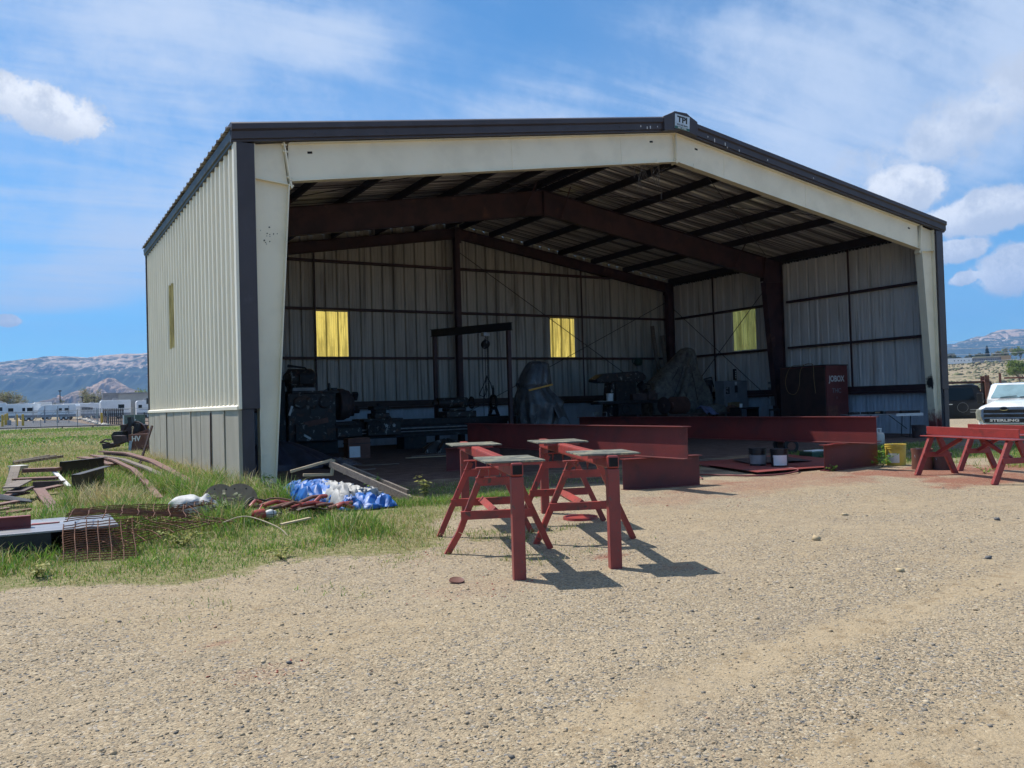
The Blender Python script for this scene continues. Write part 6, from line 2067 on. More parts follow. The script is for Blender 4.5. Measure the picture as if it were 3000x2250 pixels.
MB().bar((-.5, 1.42, 1.575), (.05, 1.46, 1.62), .02, .02).bar((.15, 1.42, 1.575), (.65, 1.46, 1.62), .02, .02).build('wiper', M['ink'], t)

# dark crew cab flatbed, seen side on
p = spot(2786, 36.6)
t = thing('flatbed_truck', 'dark blue crew cab truck with a rusty brown rack behind it', 'truck', (p.x, p.y, GWT + .22), -rad(55))
body = smooth_prism(MB(), [(-3.3, .5), (-3.3, 1.02), (-3.1, 1.15), (-1.62, 1.26), (-1.0, 1.86), (-.8, 1.93), (.75, 1.95), (.95, 1.88), (1.18, 1.30), (1.2, .5)], -.97, .97, .03)
body.build('cab', M['navy'], t, smooth=35)
for (a, b, c_, d_) in ((-1.28, -.30, -.92, -.32), (-.18, .82, -.18, .72)):
    MB().add([(a, -.985, 1.30), (b, -.985, 1.30), (d_, -.965, 1.80), (c_, -.965, 1.80)], [(0, 1, 2, 3)]).build('side_window', M['glass'], t, solid=.01)
for x0, x1 in ((-1.45, -.27), (-.24, .95)):
    d = MB().bx(x0, x1, -.985, -.972, .62, 1.26).build('door', M['navy'], t, bevel=.006)
    xh = -.40 if x0 < -1 else -.16
    MB().bx(xh, xh + .13, -1.0, -.985, 1.10, 1.14).build('handle', M['chrome'], d)
MB().bx(-.55, -.32, -1.35, -1.26, 1.30, 1.66).bar((-1.3, -.97, 1.36), (-.45, -1.30, 1.42), .05, .06).build('wing_mirror', M['blackplastic'], t, bevel=.03)
MB().bar((-1.4, -1.2, 1.36), (-.55, -1.28, 1.44), .03, .05).build('mirror_arm', M['chrome'], t)
MB().torus((.35, -.99, .98), .2, .006, Matrix.Rotation(math.pi / 2, 3, 'X'), 24, 4).build('round_decal', M['galv'], t)
for x0, z0 in ((-1.0, .84), (.62, .86), (.62, .76)):
    MB().bx(x0, x0 + (.8 if x0 < 0 else .34), -.99, -.986, z0, z0 + .035).build('strip_decal', M['galv'], t)
rk_ = MB().bx(1.22, 1.32, -1.1, 1.1, .6, 2.05).bx(1.2, 1.36, -1.14, -1.02, .6, 2.3).bx(1.2, 1.36, 1.02, 1.14, .6, 2.3).bx(1.2, 1.36, -1.14, 1.14, 2.02, 2.10).build('rack', M['rustred'], t)
MB().prism([(1.36, .6), (1.9, .6), (1.42, 2.05), (1.36, 2.05)], -1.12, -1.05, 'xz').build('rack_side', M['darkrust'], t)
MB().bx(1.2, 5.0, -1.15, 1.15, .85, .98).build('deck', M['darkrust'], t)
MB().bx(-1.3, 1.2, -.6, 1.1, 2.0, 2.08).bx(-1.35, -1.2, -.6, 1.1, 1.95, 2.09).build('roof_rack', M['rustred'], t)
mb = MB()
for k in range(16):
    mb.bar((1.23, -1.0 + k * .13, 1.5), (1.23, -.90 + k * .13, 2.0), .015, .015)
    mb.bar((1.23, -.90 + k * .13, 1.5), (1.23, -1.0 + k * .13, 2.0), .015, .015)
mb.build('mesh_guard', M['rustred'], t)
MB().bar((1.9, -1.1, 2.16), (5.0, -1.1, 2.16), .07, .07).bar((1.75, -1.1, .98), (1.75, -1.1, 2.36), .09, .09).bar((4.9, -1.1, .98), (4.9, -1.1, 2.16), .09, .09).build('pipe_rail', M['rustred'], t)
for x in (-2.4, 3.2):
    for y in (-.82, .82):
        wm = Matrix.Rotation(math.pi / 2, 3, 'X')
        w_ = MB().spin([(.0001, -.13), (.25, -.13), (.38, -.14), (.41, -.1), (.41, .1), (.38, .14), (.25, .13), (.0001, .13)], (x, y, .41), wm, 26).build('wheel', M['rubber'], t, smooth=40)
        MB().spin([(.0001, -.15), (.12, -.15), (.23, -.135), (.24, .135), (.12, .15), (.0001, .15)], (x, y, .41), wm, 22).build('rim', M['galv'], w_, smooth=40)
p = spot(2965, 44.0)
t = thing('box_trailer', 'long white trailer roof showing between the two trucks', 'trailer', (p.x, p.y, GWT), -rad(59))
MB().bx(-1.25, 6.0, -1.1, 1.1, .7, 2.02).build('body', M['rv'], t, bevel=.08)
MB().bx(-1.1, 6.0, -1.115, -1.1, 1.0, 1.12).build('stripe', M['rvgrey'], t)
for x in (1.5, 2.5):
    for y in (-.95, .95):
        MB().spin([(.0001, -.11), (.34, -.11), (.36, 0), (.34, .11), (.0001, .11)], (x, y, .36), Matrix.Rotation(math.pi / 2, 3, 'X'), 22).build('wheel', M['rubber'], t, smooth=40)

# ---------------------------------------------------------------- left background: storage lot
def gspot(px, dp):
    q = spot(px, dp)
    return Vector((q.x, q.y, hgt(q.x, q.y)))


BY = -rad(4)


def trailer(label, px, dp, px1, H, yaw, kind='box', stripe='rvgrey', wins=((.3, .5),), win=True):
    """travel trailer whose visible side spans px..px1 at depth dp"""
    c = gspot((px + px1) / 2, dp)
    L = (px1 - px) * dp / FPX / max(.35, math.cos(yaw))
    t = thing('travel_trailer', label, 'trailer', c, BY + yaw, 'trailers in the storage lot')
    h0 = .55
    if kind == 'round':
        poly = [(-L / 2, h0), (-L / 2 - .05, h0 + .8), (-L / 2 + .15, H - .7), (-L / 2 + .7, H - .15), (-L / 2 + 1.3, H), (L / 2 - .2, H), (L / 2, H - .3), (L / 2, h0)]
    else:
        poly = [(-L / 2, h0), (-L / 2, H - .25), (-L / 2 + .25, H), (L / 2 - .1, H), (L / 2, H - .1), (L / 2, h0)]
    MB().prism(poly, -1.2, 1.2, 'xz').build('body', M['rv'], t, bevel=.05)
    MB().bx(-L / 2 + .05, L / 2 - .05, -1.212, -1.2, h0 + .05, h0 + .45).build('skirt', M[stripe], t)
    MB().bx(-L / 2 + .4, L / 2 - .4, -1.208, -1.2, H * .47, H * .47 + .08).build('stripe', M['rvgrey'], t)
    for a, b in wins:
        MB().bx(-L / 2 + L * a, -L / 2 + L * b, -1.215, -1.2, H * .56, H * .76).build('window', M['glass'], t)
    if kind == 'round':
        MB().add([(-L / 2 - .06, -.9, H * .45), (-L / 2 - .06, .9, H * .45), (-L / 2 + .16, .9, H * .72), (-L / 2 + .16, -.9, H * .72)], [(0, 1, 2, 3)]).build('front_window', M['glass'], t, solid=.02)
    MB().bx(-.4, .4, -.4, .4, H, H + .28).build('roof_unit', M['rvgrey'], t, bevel=.05)
    for x in (-.1, .75):
        for y in (-1.05, 1.05):
            w_ = MB().spin([(.0001, -.12), (.34, -.12), (.37, 0), (.34, .12), (.0001, .12)], (x + L * .12, y, .37), Matrix.Rotation(math.pi / 2, 3, 'X'), 20).build('wheel', M['rubber'], t, smooth=40)
            MB().spin([(.0001, -.135), (.19, -.13), (.2, .13), (.0001, .135)], (x + L * .12, y, .37), Matrix.Rotation(math.pi / 2, 3, 'X'), 16).build('rim', M['offwhite'], w_, smooth=40)
    MB().bar((-L / 2, -.4, .5), (-L / 2 - 1.1, 0, .5), .08, .08).bar((-L / 2, .4, .5), (-L / 2 - 1.1, 0, .5), .08, .08).build('drawbar', M['black'], t)
    return t


trailer('white trailer with two dark windows behind the yellow posts', 16, 150, 108, 3.05, rad(8), wins=((.12, .26), (.50, .58), (.63, .78)))
trailer('plain white trailer standing behind the round fronted camper', 100, 172, 146, 3.6, rad(8), wins=((.1, .16),))
trailer('camper with a rounded white front in the middle of the lot', 122, 150, 222, 2.75, rad(-16), 'round', wins=((.55, .63), (.70, .80)))
trailer('long white trailer with one dark window near the pale building', 296, 152, 376, 3.3, rad(4), wins=((.58, .78),))
trailer('white trailer farthest right beside the shed wall', 399, 150, 452, 3.1, rad(2), wins=((.1, .28),))
trailer('low white trailer behind the diamond wire fence line', 232, 168, 304, 3.0, rad(6), wins=((.1, .5),))
trailer('long low trailer roof farthest back at the left', 10, 195, 92, 3.6, rad(5), wins=())
trailer('long low trailer roof farthest back in the middle', 188, 195, 282, 3.5, rad(5), wins=())
trailer('grey trailer cut off by the left edge of the lot', -18, 148, 15, 3.3, rad(3), wins=((.5, .7),), stripe='rvgrey')
c = gspot(387, 156)
t = thing('shipping_container', 'pale ribbed container between two white trailers', 'container', c, BY)
mb = MB().bx(-.85, .85, -1.0, 1.2, 0, 3.15)
for k in range(8):
    mb.bx(-.8 + k * .21, -.72 + k * .21, -1.05, -1.0, .1, 3.05)
mb.build('body', M['conc'], t)
c = gspot(384, 215)
t = thing('pale_building', 'long pale metal building behind the trailers at left', 'building', c, BY)
MB().bx(-6.5, 12, 0, 12, 0, 6.0).build('wall', mat('pale_metal_wall', (.45, .44, .41), (.40, .39, .37), .6, scale=.5), t)
MB().bx(-6.7, 12.2, -.2, 12.2, 5.75, 6.15).build('roof', M['rvgrey'], t)
MB().bx(-6.55, -3.0, -.04, -.0, .0, 5.7).build('wall_panel', M['rvgrey'], t)

# fence along the meadow, gates, posts
t = thing('chain_link_fence', 'grey post and rail wire fence along the far meadow edge', 'fence', gspot(166, 101))
tl_ = t.location.copy()
fpx = [(-40, 106), (45, 104), (117, 102), (166, 101), (225, 100), (283, 98), (314, 97.5), (392, 96), (440, 95)]
for k, (px, dp) in enumerate(fpx):
    q = gspot(px, dp) - tl_
    hh = 2.15 if px not in (117,) else 1.05
    MB().cyl(q - Vector((0, 0, .1)), q + Vector((0, 0, hh)), .045, n=8).build('post', M['galv'] if k % 2 else M['rvgrey'], t)
for z in (2.05, .12):
    mb = MB()
    for (a, da), (b, db) in zip(fpx[:-1], fpx[1:]):
        mb.cyl(gspot(a, da) - tl_ + Vector((0, 0, z)), gspot(b, db) - tl_ + Vector((0, 0, z)), .028 if z > 1 else .012, n=6)
    mb.build('rail', M['galv'], t)
mb = MB()
for (a, da), (b, db) in zip(fpx[:-1], fpx[1:]):
    A_, B_ = gspot(a, da) - tl_, gspot(b, db) - tl_
    L = (B_ - A_).length
    n = int(L / .30)
    for k in range(n):
        u0, u1 = k / n, (k + 6.6) / n
        for (ua, za, ub, zb_) in ((u0, .1, u1, 2.05), (u0, 2.05, u1, .1)):
            if ub > 1:
                f = (1 - ua) / (ub - ua)
                ub, zb_ = 1, za + (zb_ - za) * f
            pa, pb = A_.lerp(B_, ua) + Vector((0, 0, za)), A_.lerp(B_, ub) + Vector((0, 0, zb_))
            mb.bar(pa, pb, .004, .004)
mb.build('wire_netting', M['galv'], t)
t = thing('pipe_rail', 'low dark pipe rail running across the meadow before the fence', 'rail', gspot(150, 88))
tl_ = t.location.copy()
mb = MB()
pr_ = [gspot(px, 88) - tl_ + Vector((0, 0, .32)) for px in (-60, 60, 180, 270, 352)]
mb.tube(pr_, .055, 7)
mb.build('pipe', M['black'], t)
for q in pr_[1:-1]:
    MB().cyl(q - Vector((0, 0, .4)), q, .05, n=8).build('post', M['black'], t)
for k, (px, dp, lb) in enumerate(((5, 118, 'leftmost tall yellow post, half cut by the lot edge'), (14, 124, 'second yellow post from the left in the close cluster'), (19, 128, 'third yellow post from the left, farthest in the cluster'), (47, 120, 'left of the two yellow posts before the white trailer'), (65, 120, 'right of the two yellow posts before the white trailer'), (296, 117, 'lone yellow post near the dark slatted fence'))):
    c = gspot(px, dp)
    t = thing('bollard', 'yellow steel post: ' + lb if False else lb, 'bollard', c, 0, 'yellow steel posts in the lot')
    MB().spin([(.16, -.1), (.16, 1.55), (.12, 1.64), (.0001, 1.67)], n=18).build('post', M['yellow'], t, smooth=40)
c = gspot(25, 124)
t = thing('utility_box', 'small grey box on the ground beside the yellow posts', 'box', c, BY)
MB().bx(-.25, .25, -.2, .2, 0, .75).build('body', M['rvgrey'], t, bevel=.03)
for k, (px0, px1, dp, lb) in enumerate(((95, 130, 132, 'left leaf of the braced steel gate'), (128, 165, 132, 'middle leaf of the braced steel gate'), (168, 200, 130, 'right leaf of the braced steel gate'))):
    a, b = gspot(px0, dp), gspot(px1, dp)
    t = thing('steel_gate', lb, 'gate', a, 0, 'braced gates before the trailers')
    v = b - a
    mb = MB()
    for p_, q_ in (((0, 0, .15), v + Vector((0, 0, .15))), ((0, 0, 1.95), v + Vector((0, 0, 1.95))), ((0, 0, .15), v + Vector((0, 0, 1.95)))):
        mb.cyl(Vector(p_), Vector(q_), .032, n=6)
    mb.build('frame', M['galv'], t)
    for q_ in (Vector((0, 0, 0)), v):
        MB().cyl(q_, q_ + Vector((0, 0, 2.6 if k != 1 else 2.1)), .055, n=8).build('post', M['rvgrey'], t)
t = thing('chain_link_fence', 'wire fence line running away along the stone bank', 'fence', gspot(300, 118))
tl_ = t.location.copy()
prev = None
for k in range(19):
    f = k / 18
    px, dp = 300 - 79 * f ** .8, 118 + 46 * f
    q = gspot(px, dp) - tl_
    MB().cyl(q - Vector((0, 0, .1)), q + Vector((0, 0, 2.3)), .05, n=6).build('post', M['rvgrey'], t)
    if prev is not None:
        MB().cyl(prev + Vector((0, 0, 2.25)), q + Vector((0, 0, 2.25)), .03, n=5).cyl(prev + Vector((0, 0, .15)), q + Vector((0, 0, .15)), .02, n=5).build('rail', M['galv'], t)
    prev = q
t = thing('slatted_fence', 'dark timber slat fence on pipe rails beside the transformer', 'fence', gspot(302, 116))
tl_ = t.location.copy()
A_, B_ = gspot(300, 118) - tl_, gspot(360, 108) - tl_
for k in range(11):
    q = A_.lerp(B_, k / 10)
    MB().bar(q + Vector((-.05, 0, .1)), q + Vector((.12 - .2 * (k / 10), 0, 2.2)), .16, .05, (0, 1, 0)).build('slat', M['black'], t)
for z in (.45, 1.1, 1.95):
    MB().cyl(A_ + Vector((0, 0, z)), B_ + Vector((0, 0, z)), .05, n=6).build('rail', M['darkrust'], t)
t = thing('slatted_fence', 'dark rail fence between the transformer and the shed wall', 'fence', gspot(432, 112))
tl_ = t.location.copy()
A_, B_ = gspot(421, 112) - tl_, gspot(450, 112) - tl_
for k in range(3):
    q = A_.lerp(B_, k / 2)
    MB().cyl(q, q + Vector((0, 0, 1.6)), .09, n=8).build('post', M['black'], t)
for z in (.4, .9, 1.4):
    MB().cyl(A_ + Vector((0, 0, z)), B_ + Vector((0, 0, z)), .06, n=6).build('rail', M['black'], t)
o = MB().bx(-.35, .35, -.3, .3, 2.6, 3.3).cyl((0, 0, 0), (0, 0, 2.6), .06, n=8).build('mail_post', M['black'], None)
o.location = gspot(437, 104)
tag(o, 'black box on a slim post close to the shed wall', 'post box')
c = gspot(390, 106)
t = thing('transformer_box', 'green transformer cabinet with a white left edge behind the scrap', 'transformer', c, BY)
MB().bx(-1.25, 1.25, -.6, .8, .12, 1.32).build('cabinet', M['green'], t, bevel=.04)
MB().bx(-1.4, 1.4, -.75, .95, 0, .12).build('plinth', M['conc'], t)
MB().bx(-1.27, -1.13, -.615, -.6, .12, 1.30).build('white_edge', M['white'], t)
MB().bx(-.08, .02, -.615, -.6, .62, .72).bx(.12, .2, -.615, -.6, .60, .74).build('notice', M['white'], t)
# bank of stones by the fence
sv, sf, n0 = [], [], 0
oct_v = np.array([(1, 0, 0), (-1, 0, 0), (0, 1, 0), (0, -1, 0), (0, 0, 1), (0, 0, -1)], float)
oct_f = np.array([(0, 2, 4), (2, 1, 4), (1, 3, 4), (3, 0, 4), (2, 0, 5), (1, 2, 5), (3, 1, 5), (0, 3, 5)])


def stones(name, P, S, cols, matname='stonemat'):
    n = len(P)
    q = rng.normal(size=(n, 4))
    q /= np.linalg.norm(q, axis=1, keepdims=True)
    w, x, y, z = q.T
    R = np.stack([np.stack([1 - 2 * (y * y + z * z), 2 * (x * y - z * w), 2 * (x * z + y * w)], -1),
                  np.stack([2 * (x * y + z * w), 1 - 2 * (x * x + z * z), 2 * (y * z - x * w)], -1),
                  np.stack([2 * (x * z - y * w), 2 * (y * z + x * w), 1 - 2 * (x * x + y * y)], -1)], 1)
    sc = S[:, None, None] * rng.uniform(.6, 1.25, (n, 1, 3)) * (1 + .18 * rng.normal(size=(n, 6, 1)))
    Vv = np.einsum('nij,nkj->nki', R, oct_v[None] * sc)
    Vv[:, :, 2] *= .62
    Vv += P[:, None, :]
    F_ = (oct_f[None] + 6 * np.arange(n)[:, None, None]).reshape(-1, 3)
    return np_mesh(name, Vv.reshape(-1, 3), F_, M[matname], np.repeat(cols, 6, 0))


P = []
for k in range(420):
    f = rng.random()
    c = gspot(312 - 85 * f ** .8 + rng.normal() * 6 * (1 - f * .5), 112 + 48 * f + rng.normal() * 1.5)
    P.append((c.x, c.y, c.z + .08))
tag(stones('stone_bank', np.array(P), rng.uniform(.12, .38, 420), np.array([(.46, .43, .38)]) * rng.uniform(.7, 1.2, (420, 1))), kind='stuff')


def pole(label, px, dp, h):
    c = gspot(px, dp)
    t = thing('lamp_pole', label, 'pole', c, 0, 'light poles behind the trailers')
    MB().cyl((0, 0, 0), (0, 0, h), .12, .09, 8).build('shaft', M['black'], t)
    MB().bx(-.3, .3, -.2, .2, h - .1, h + .12).build('lamp_head', M['black'], t)


pole('tallest dark light pole, above the round fronted camper', 175, 185, 6.2)
pole('short dark light pole left of the bare tree trunk', 240, 205, 5.0)
pole('short dark light pole right of the bare tree trunk', 275, 205, 5.0)


# trees ---------------------------------------------------------------
def tree(name, label, base, H, R, crown, seed, kind='sparse', nleaf=900, leaf=.16, cat='tree', group=None, trunk_m='bark'):
    """tapered trunk with forking limbs and leaf-sized faces gathered in clumps along the twigs"""
    r_ = random.Random(seed)
    t = thing(name, label, cat, base, 0, group)
    mb = MB()
    tips = []

    def grow(p, d, L, r, lev):
        pts, rs_ = [p], [r]
        q = p
        for k in range(4):
            d = (d + Vector((r_.uniform(-.18, .18), r_.uniform(-.18, .18), r_.uniform(-.02, .14)))).normalized()
            q = q + d * (L / 4)
            pts.append(q)
            rs_.append(r * (1 - .13 * (k + 1)))
        mb.tube(pts, rs_, 5 if lev else 7)
        if lev >= 3:
            tips.append((q, L))
            tips.append((pts[2], L))
            return
        for k in range(3 if lev else 5):
            a = r_.uniform(0, 6.28)
            sp = r_.uniform(.45, .95)
            nd = (d * math.cos(sp) + (d.cross(Vector((math.cos(a), math.sin(a), .3))).normalized()) * math.sin(sp)).normalized()
            st = pts[r_.choice((2, 3, 4))]
            grow(st, nd, L * r_.uniform(.58, .8), r * .55, lev + 1)

    if kind == 'conifer':
        mb.cyl((0, 0, 0), (0, 0, H), .02 * H, .004 * H, 7)
        for k in range(60):
            z = H * (.12 + .86 * k / 60)
            tips.append((Vector((0, 0, z)), R * (1.02 - k / 60)))
    else:
        grow(Vector((0, 0, -.1)), Vector((r_.uniform(-.1, .1), 0, 1)).normalized(), H * .36, .026 * H, 0)
        # scale the skeleton to the wanted size
        mx = max((q.z for q, L in tips))
        rx = max(.1, sorted(math.hypot(q.x, q.y) for q, L in tips)[int(len(tips) * .92)])
        sx, sz = R / rx, H * .97 / mx
        mb.v = [(x * sx, y * sx, z * sz) for x, y, z in mb.v]
        tips = [(Vector((q.x * sx, q.y * sx, q.z * sz)), L) for q, L in tips]
    mb.build('trunk', M[trunk_m], t)
    n = nleaf
    idx = [r_.randrange(len(tips)) for _ in range(n)]
    C = np.zeros((n, 3))
    for k, ii in enumerate(idx):
        q, L = tips[ii]
        if kind == 'conifer':
            a, rr = r_.uniform(0, 6.28), L * math.sqrt(r_.random())
            C[k] = (rr * math.cos(a), rr * math.sin(a), q.z - rr * .35 + r_.gauss(0, .02 * H))
        else:
            g_ = R * .13
            C[k] = (q.x + r_.gauss(0, g_), q.y + r_.gauss(0, g_), max(.15, q.z + r_.gauss(0, g_ * .8)))
    U_ = rng.normal(size=(n, 3))
    U_ /= np.linalg.norm(U_, axis=1, keepdims=True)
    W_ = np.cross(U_, rng.normal(size=(n, 3)))
    W_ /= np.linalg.norm(W_, axis=1, keepdims=True)
    s = leaf * rng.uniform(.6, 1.4, (n, 1))
    Vv = np.stack([C - U_ * s, C + W_ * s * .5, C + U_ * s, C - W_ * s * .5], 1).reshape(-1, 3)
    F_ = np.arange(4 * n).reshape(n, 4)
    base_c = np.array(crown)[rng.integers(0, len(crown), n)]
    o = np_mesh('crown', Vv, F_, M['leafmat'], np.repeat(base_c * rng.uniform(.75, 1.25, (n, 1)), 4, 0))
    o.parent = t
    return t


BARE = [(.28, .25, .17), (.22, .20, .13), (.25, .27, .12)]
LIME = [(.16, .22, .04), (.12, .18, .035), (.22, .26, .06)]
DULL = [(.10, .12, .05), (.14, .14, .07), (.08, .10, .045)]
DARK = [(.03, .05, .03), (.04, .06, .035), (.025, .04, .028)]
tree('bare_tree', 'nearly bare cottonwood rising in front of the tan butte', gspot(256, 255), 8.8, 4.4, BARE, 3, nleaf=3800, leaf=.17)
tree('bare_tree', 'nearly bare cottonwood at the far left edge of the lot', gspot(10, 235), 8.2, 4.0, BARE, 5, nleaf=3400, leaf=.17)
tree('bare_tree', 'small bare grey tree right of the far left cottonwood', gspot(42, 235), 6.2, 2.8, BARE, 8, nleaf=1200, leaf=.15)
tree('leafy_tree', 'yellow green budding tree beside the left shed wall', gspot(432, 260), 8.0, 4.2, LIME, 9, nleaf=3600, leaf=.2)
tree('leafy_tree', 'low olive bush tree behind the tallest light pole', gspot(180, 240), 5.4, 2.8, DULL, 12, nleaf=900, leaf=.15)
tree('leafy_tree', 'low olive bush tree behind the white trailer', gspot(98, 250), 4.8, 2.6, DULL, 14, nleaf=700, leaf=.15)

# ---------------------------------------------------------------- right background: hillside
BY = -rad(58)
def hspot(px, dp):
    q = spot(px, dp)
    return Vector((q.x, q.y, hgt(q.x, q.y)))


def solve_hill(px, py):
    """distance along a sight line at which it meets the hillside"""
    for dp in np.arange(250, 1400, 6):
        q = spot(px, dp, py)
        if hgt(q.x, q.y) >= q.z:
            return dp
    return 900.0


dpb = solve_hill(2850, 1064)
c = hspot(2850, dpb)
kk = dpb / FPX
t = thing('hillside_building', 'long low white building with a tan end on the right hillside', 'building', c, BY)
MB().bx(-66 * kk, 0, 0, 25, -3, 15.5 * kk).build('wall', M['rv'], t)
MB().bx(0, 80 * kk, .5, 25, -3, 14.0 * kk).build('wall', mat('grey_block_wall', (.34, .34, .36), (.28, .28, .30), .7, scale=.3), t)
MB().bx(.5, 76 * kk, -1, 26, 14.0 * kk, 17.0 * kk).build('roof', mat('cream_roof', (.60, .54, .38), None, .6, scale=.3), t)
MB().bx(74 * kk, 98 * kk, -2, 20, 3 * kk, 17 * kk).build('tan_wing', M['tanwall'], t)
for k in range(13):
    MB().bx((3 + 5.6 * k) * kk, (5.6 + 5.6 * k) * kk, .42, .5, 6.6 * kk, 8.8 * kk).build('window', M['glass'], t)
for x in (-46, -36, -28, -20, -8):
    MB().bx((x - 1) * kk, (x + 1.4) * kk, -.08, 0, 7 * kk, 9.4 * kk).build('window', M['glass'], t)
dp2 = solve_hill(2980, 1055)
c = hspot(2984, dp2)
t = thing('hillside_house', 'small pale house at the right edge of the hillside', 'house', c, BY)
MB().bx(-7, 9, 0, 8, -2, 3.2).build('wall', M['rv'], t)
MB().prism([(-8, 3.2), (10, 3.2), (9, 5.0), (-6, 5.0)], -1, 9, 'xz').build('roof', mat('pale_roof', (.55, .56, .54), None, .6, scale=1), t)
MB().bx(-2, 0, -.08, 0, .8, 2).build('window', M['glass'], t)
lab_t = ['dense grey green tree left of the pointed conifer on the ridge', 'round dull tree nearest the shed corner on the ridge', 'broad olive tree behind the white hillside building', 'second olive tree behind the white hillside building', 'brownish bare tree above the tan end of the hillside building',
         'pale green tree right of the pointed conifer on the ridge', 'dull tree low on the ridge beside the shed corner', 'grey brown bare tree at the right end of the ridge', 'fresh green tree highest at the right end of the ridge', 'mid green tree just behind the tan wing', 'dark green tree between the white building and the shed corner', 'small olive tree left of the dark green one']
specs = [(2872, 1046, 9, 8, DULL), (2790, 1042, 10, 8, DULL), (2845, 1040, 10, 9, DULL), (2860, 1042, 9, 8, DULL), (2920, 1040, 11, 8, BARE), (2930, 1042, 11, 9, LIME), (2782, 1050, 8, 6, DULL), (2958, 1046, 17, 12, BARE), (2992, 1048, 15, 11, LIME), (2945, 1044, 9, 8, DULL), (2812, 1043, 8, 8, DARK), (2800, 1045, 8, 7, DULL)]
for k, (px, py, H, R, cr) in enumerate(specs):
    dp = dpb + 40 + 17 * (k % 4)
    c = hspot(px, dp)
    zz = spot(px, dp, py).z
    tree('ridge_tree', lab_t[k], (c.x, c.y, c.z), H * .85, R * .55, cr, 40 + k, nleaf=650, leaf=.75, group='trees along the right ridge')
c = hspot(2895, dpb + 60)
tree('conifer', 'single dark pointed conifer standing above the ridge trees', c, 15, 3.6, DARK, 70, 'conifer', 900, .8)
tree('leafy_tree', 'large fresh yellow green tree at the right edge above the trucks', hspot(3003, 330), 11.5, 6.0, LIME, 77, nleaf=5200, leaf=.34)
tree('bare_tree', 'thin bare brown tree beside the large fresh green tree', hspot(2985, 345), 9.0, 4.5, BARE, 79, nleaf=700, leaf=.2)
# scattered scrub on the slope: nobody could count it
n = 1100
P = np.zeros((n, 3))
k = 0
while k < n:
    q = spot(rng.uniform(2720, 3080), rng.uniform(330, dpb - 8))
    P[k] = (q.x, q.y, hgt(q.x, q.y) + .1)
    k += 1
sc_c = np.array([(.17, .17, .085), (.21, .19, .11), (.13, .14, .07), (.26, .22, .14)])[rng.integers(0, 4, n)]
tag(stones('hillside_scrub', P, np.exp(rng.normal(-.1, .5, n)), sc_c), kind='stuff')
# power lines crossing in front of the hillside
for k, (ya, yb_, lb) in enumerate(((1000, 985, 'uppermost pale power line crossing the right hills'), (1020.5, 1007, 'second pale power line from the top over the right hills'), (1038, 1025, 'third pale power line from the top over the ridge trees'), (1057, 1046, 'lowest pale power line in front of the white hillside building'))):
    A_, B_ = spot(2700, 150, ya + 3), spot(3120, 150, yb_ - 4)
    c = (A_ + B_) / 2
    o = MB().tube([A_.lerp(B_, f) - c - Vector((0, 0, .35 * 4 * f * (1 - f))) for f in np.linspace(0, 1, 13)], .032 if k else .024, 5).build('power_line', M['wire'], None)
    o.location = c
    tag(o, lb, 'power line', 'power lines at right')

# ---------------------------------------------------------------- loose gravel near the lens
def scatter_stones():
    n = 46000
    dp = 3.0 + 9.5 * rng.random(n) ** 1.35
    u = rng.uniform(-.66, .66, n)
    x = CAM.x + dp * (.503 + .864 * u)
    y = CAM.y + dp * (.864 - .503 * u)
    g, red, sand, *_ = masks(x, y)
    keep = rng.random(n) > np.clip(sand * .8, 0, .93) + (g > .55) * .6
    x, y, red, sand = x[keep], y[keep], red[keep], sand[keep]
    n = len(x)
    cl = fbm(x, y, 1.7, 4, 33)
    s = np.exp(rng.normal(-5.6, .55, n)) * (.75 + .7 * cl)
    s = np.clip(s, .0026, .019)
    P = np.stack([x, y, gz(x, y) + s * .10], 1)
    pal = np.array([(.40, .315, .205), (.35, .27, .175), (.28, .225, .155), (.15, .138, .12), (.48, .40, .285), (.30, .23, .145), (.22, .20, .17), (.38, .29, .18), (.34, .215, .14), (.45, .365, .25)])
    c = pal[rng.choice(len(pal), n, p=[.2, .17, .12, .09, .08, .1, .08, .1, .02, .04])] * rng.uniform(.85, 1.12, (n, 1))
    f = (rng.random(n) < red * .75)[:, None]
    c = np.where(f, np.array([(.34, .09, .065)]), c)
    return tag(stones('loose_gravel', P, s, c), kind='stuff')


scatter_stones()
big = [((3.0, -10.55), 'flat tan rock lying alone on the gravel at right centre', .05, (.42, .33, .2)), ((2.35, -11.9), 'small tan rock on gravel below the right stand shadow', .033, (.45, .36, .22)), ((-2.28, -11.4), 'dark grey pebble lying on the gravel at left', .026, (.15, .15, .15)), ((3.35, -12.0), 'dark slate chip on the wheel track at right', .035, (.13, .13, .13)), ((5.4, -10.9), 'dark slate chip near the right edge of the lot', .04, (.14, .14, .14)), ((4.6, -9.6), 'small tan rock farther back on the right gravel', .035, (.44, .35, .22))]
for (x, y), lb, s, c in big:
    o = stones('rock', np.array([(x, y, hgt(x, y) + s * .3)]), np.array([s]), np.array([c]))
    tag(o, lb, 'rock')


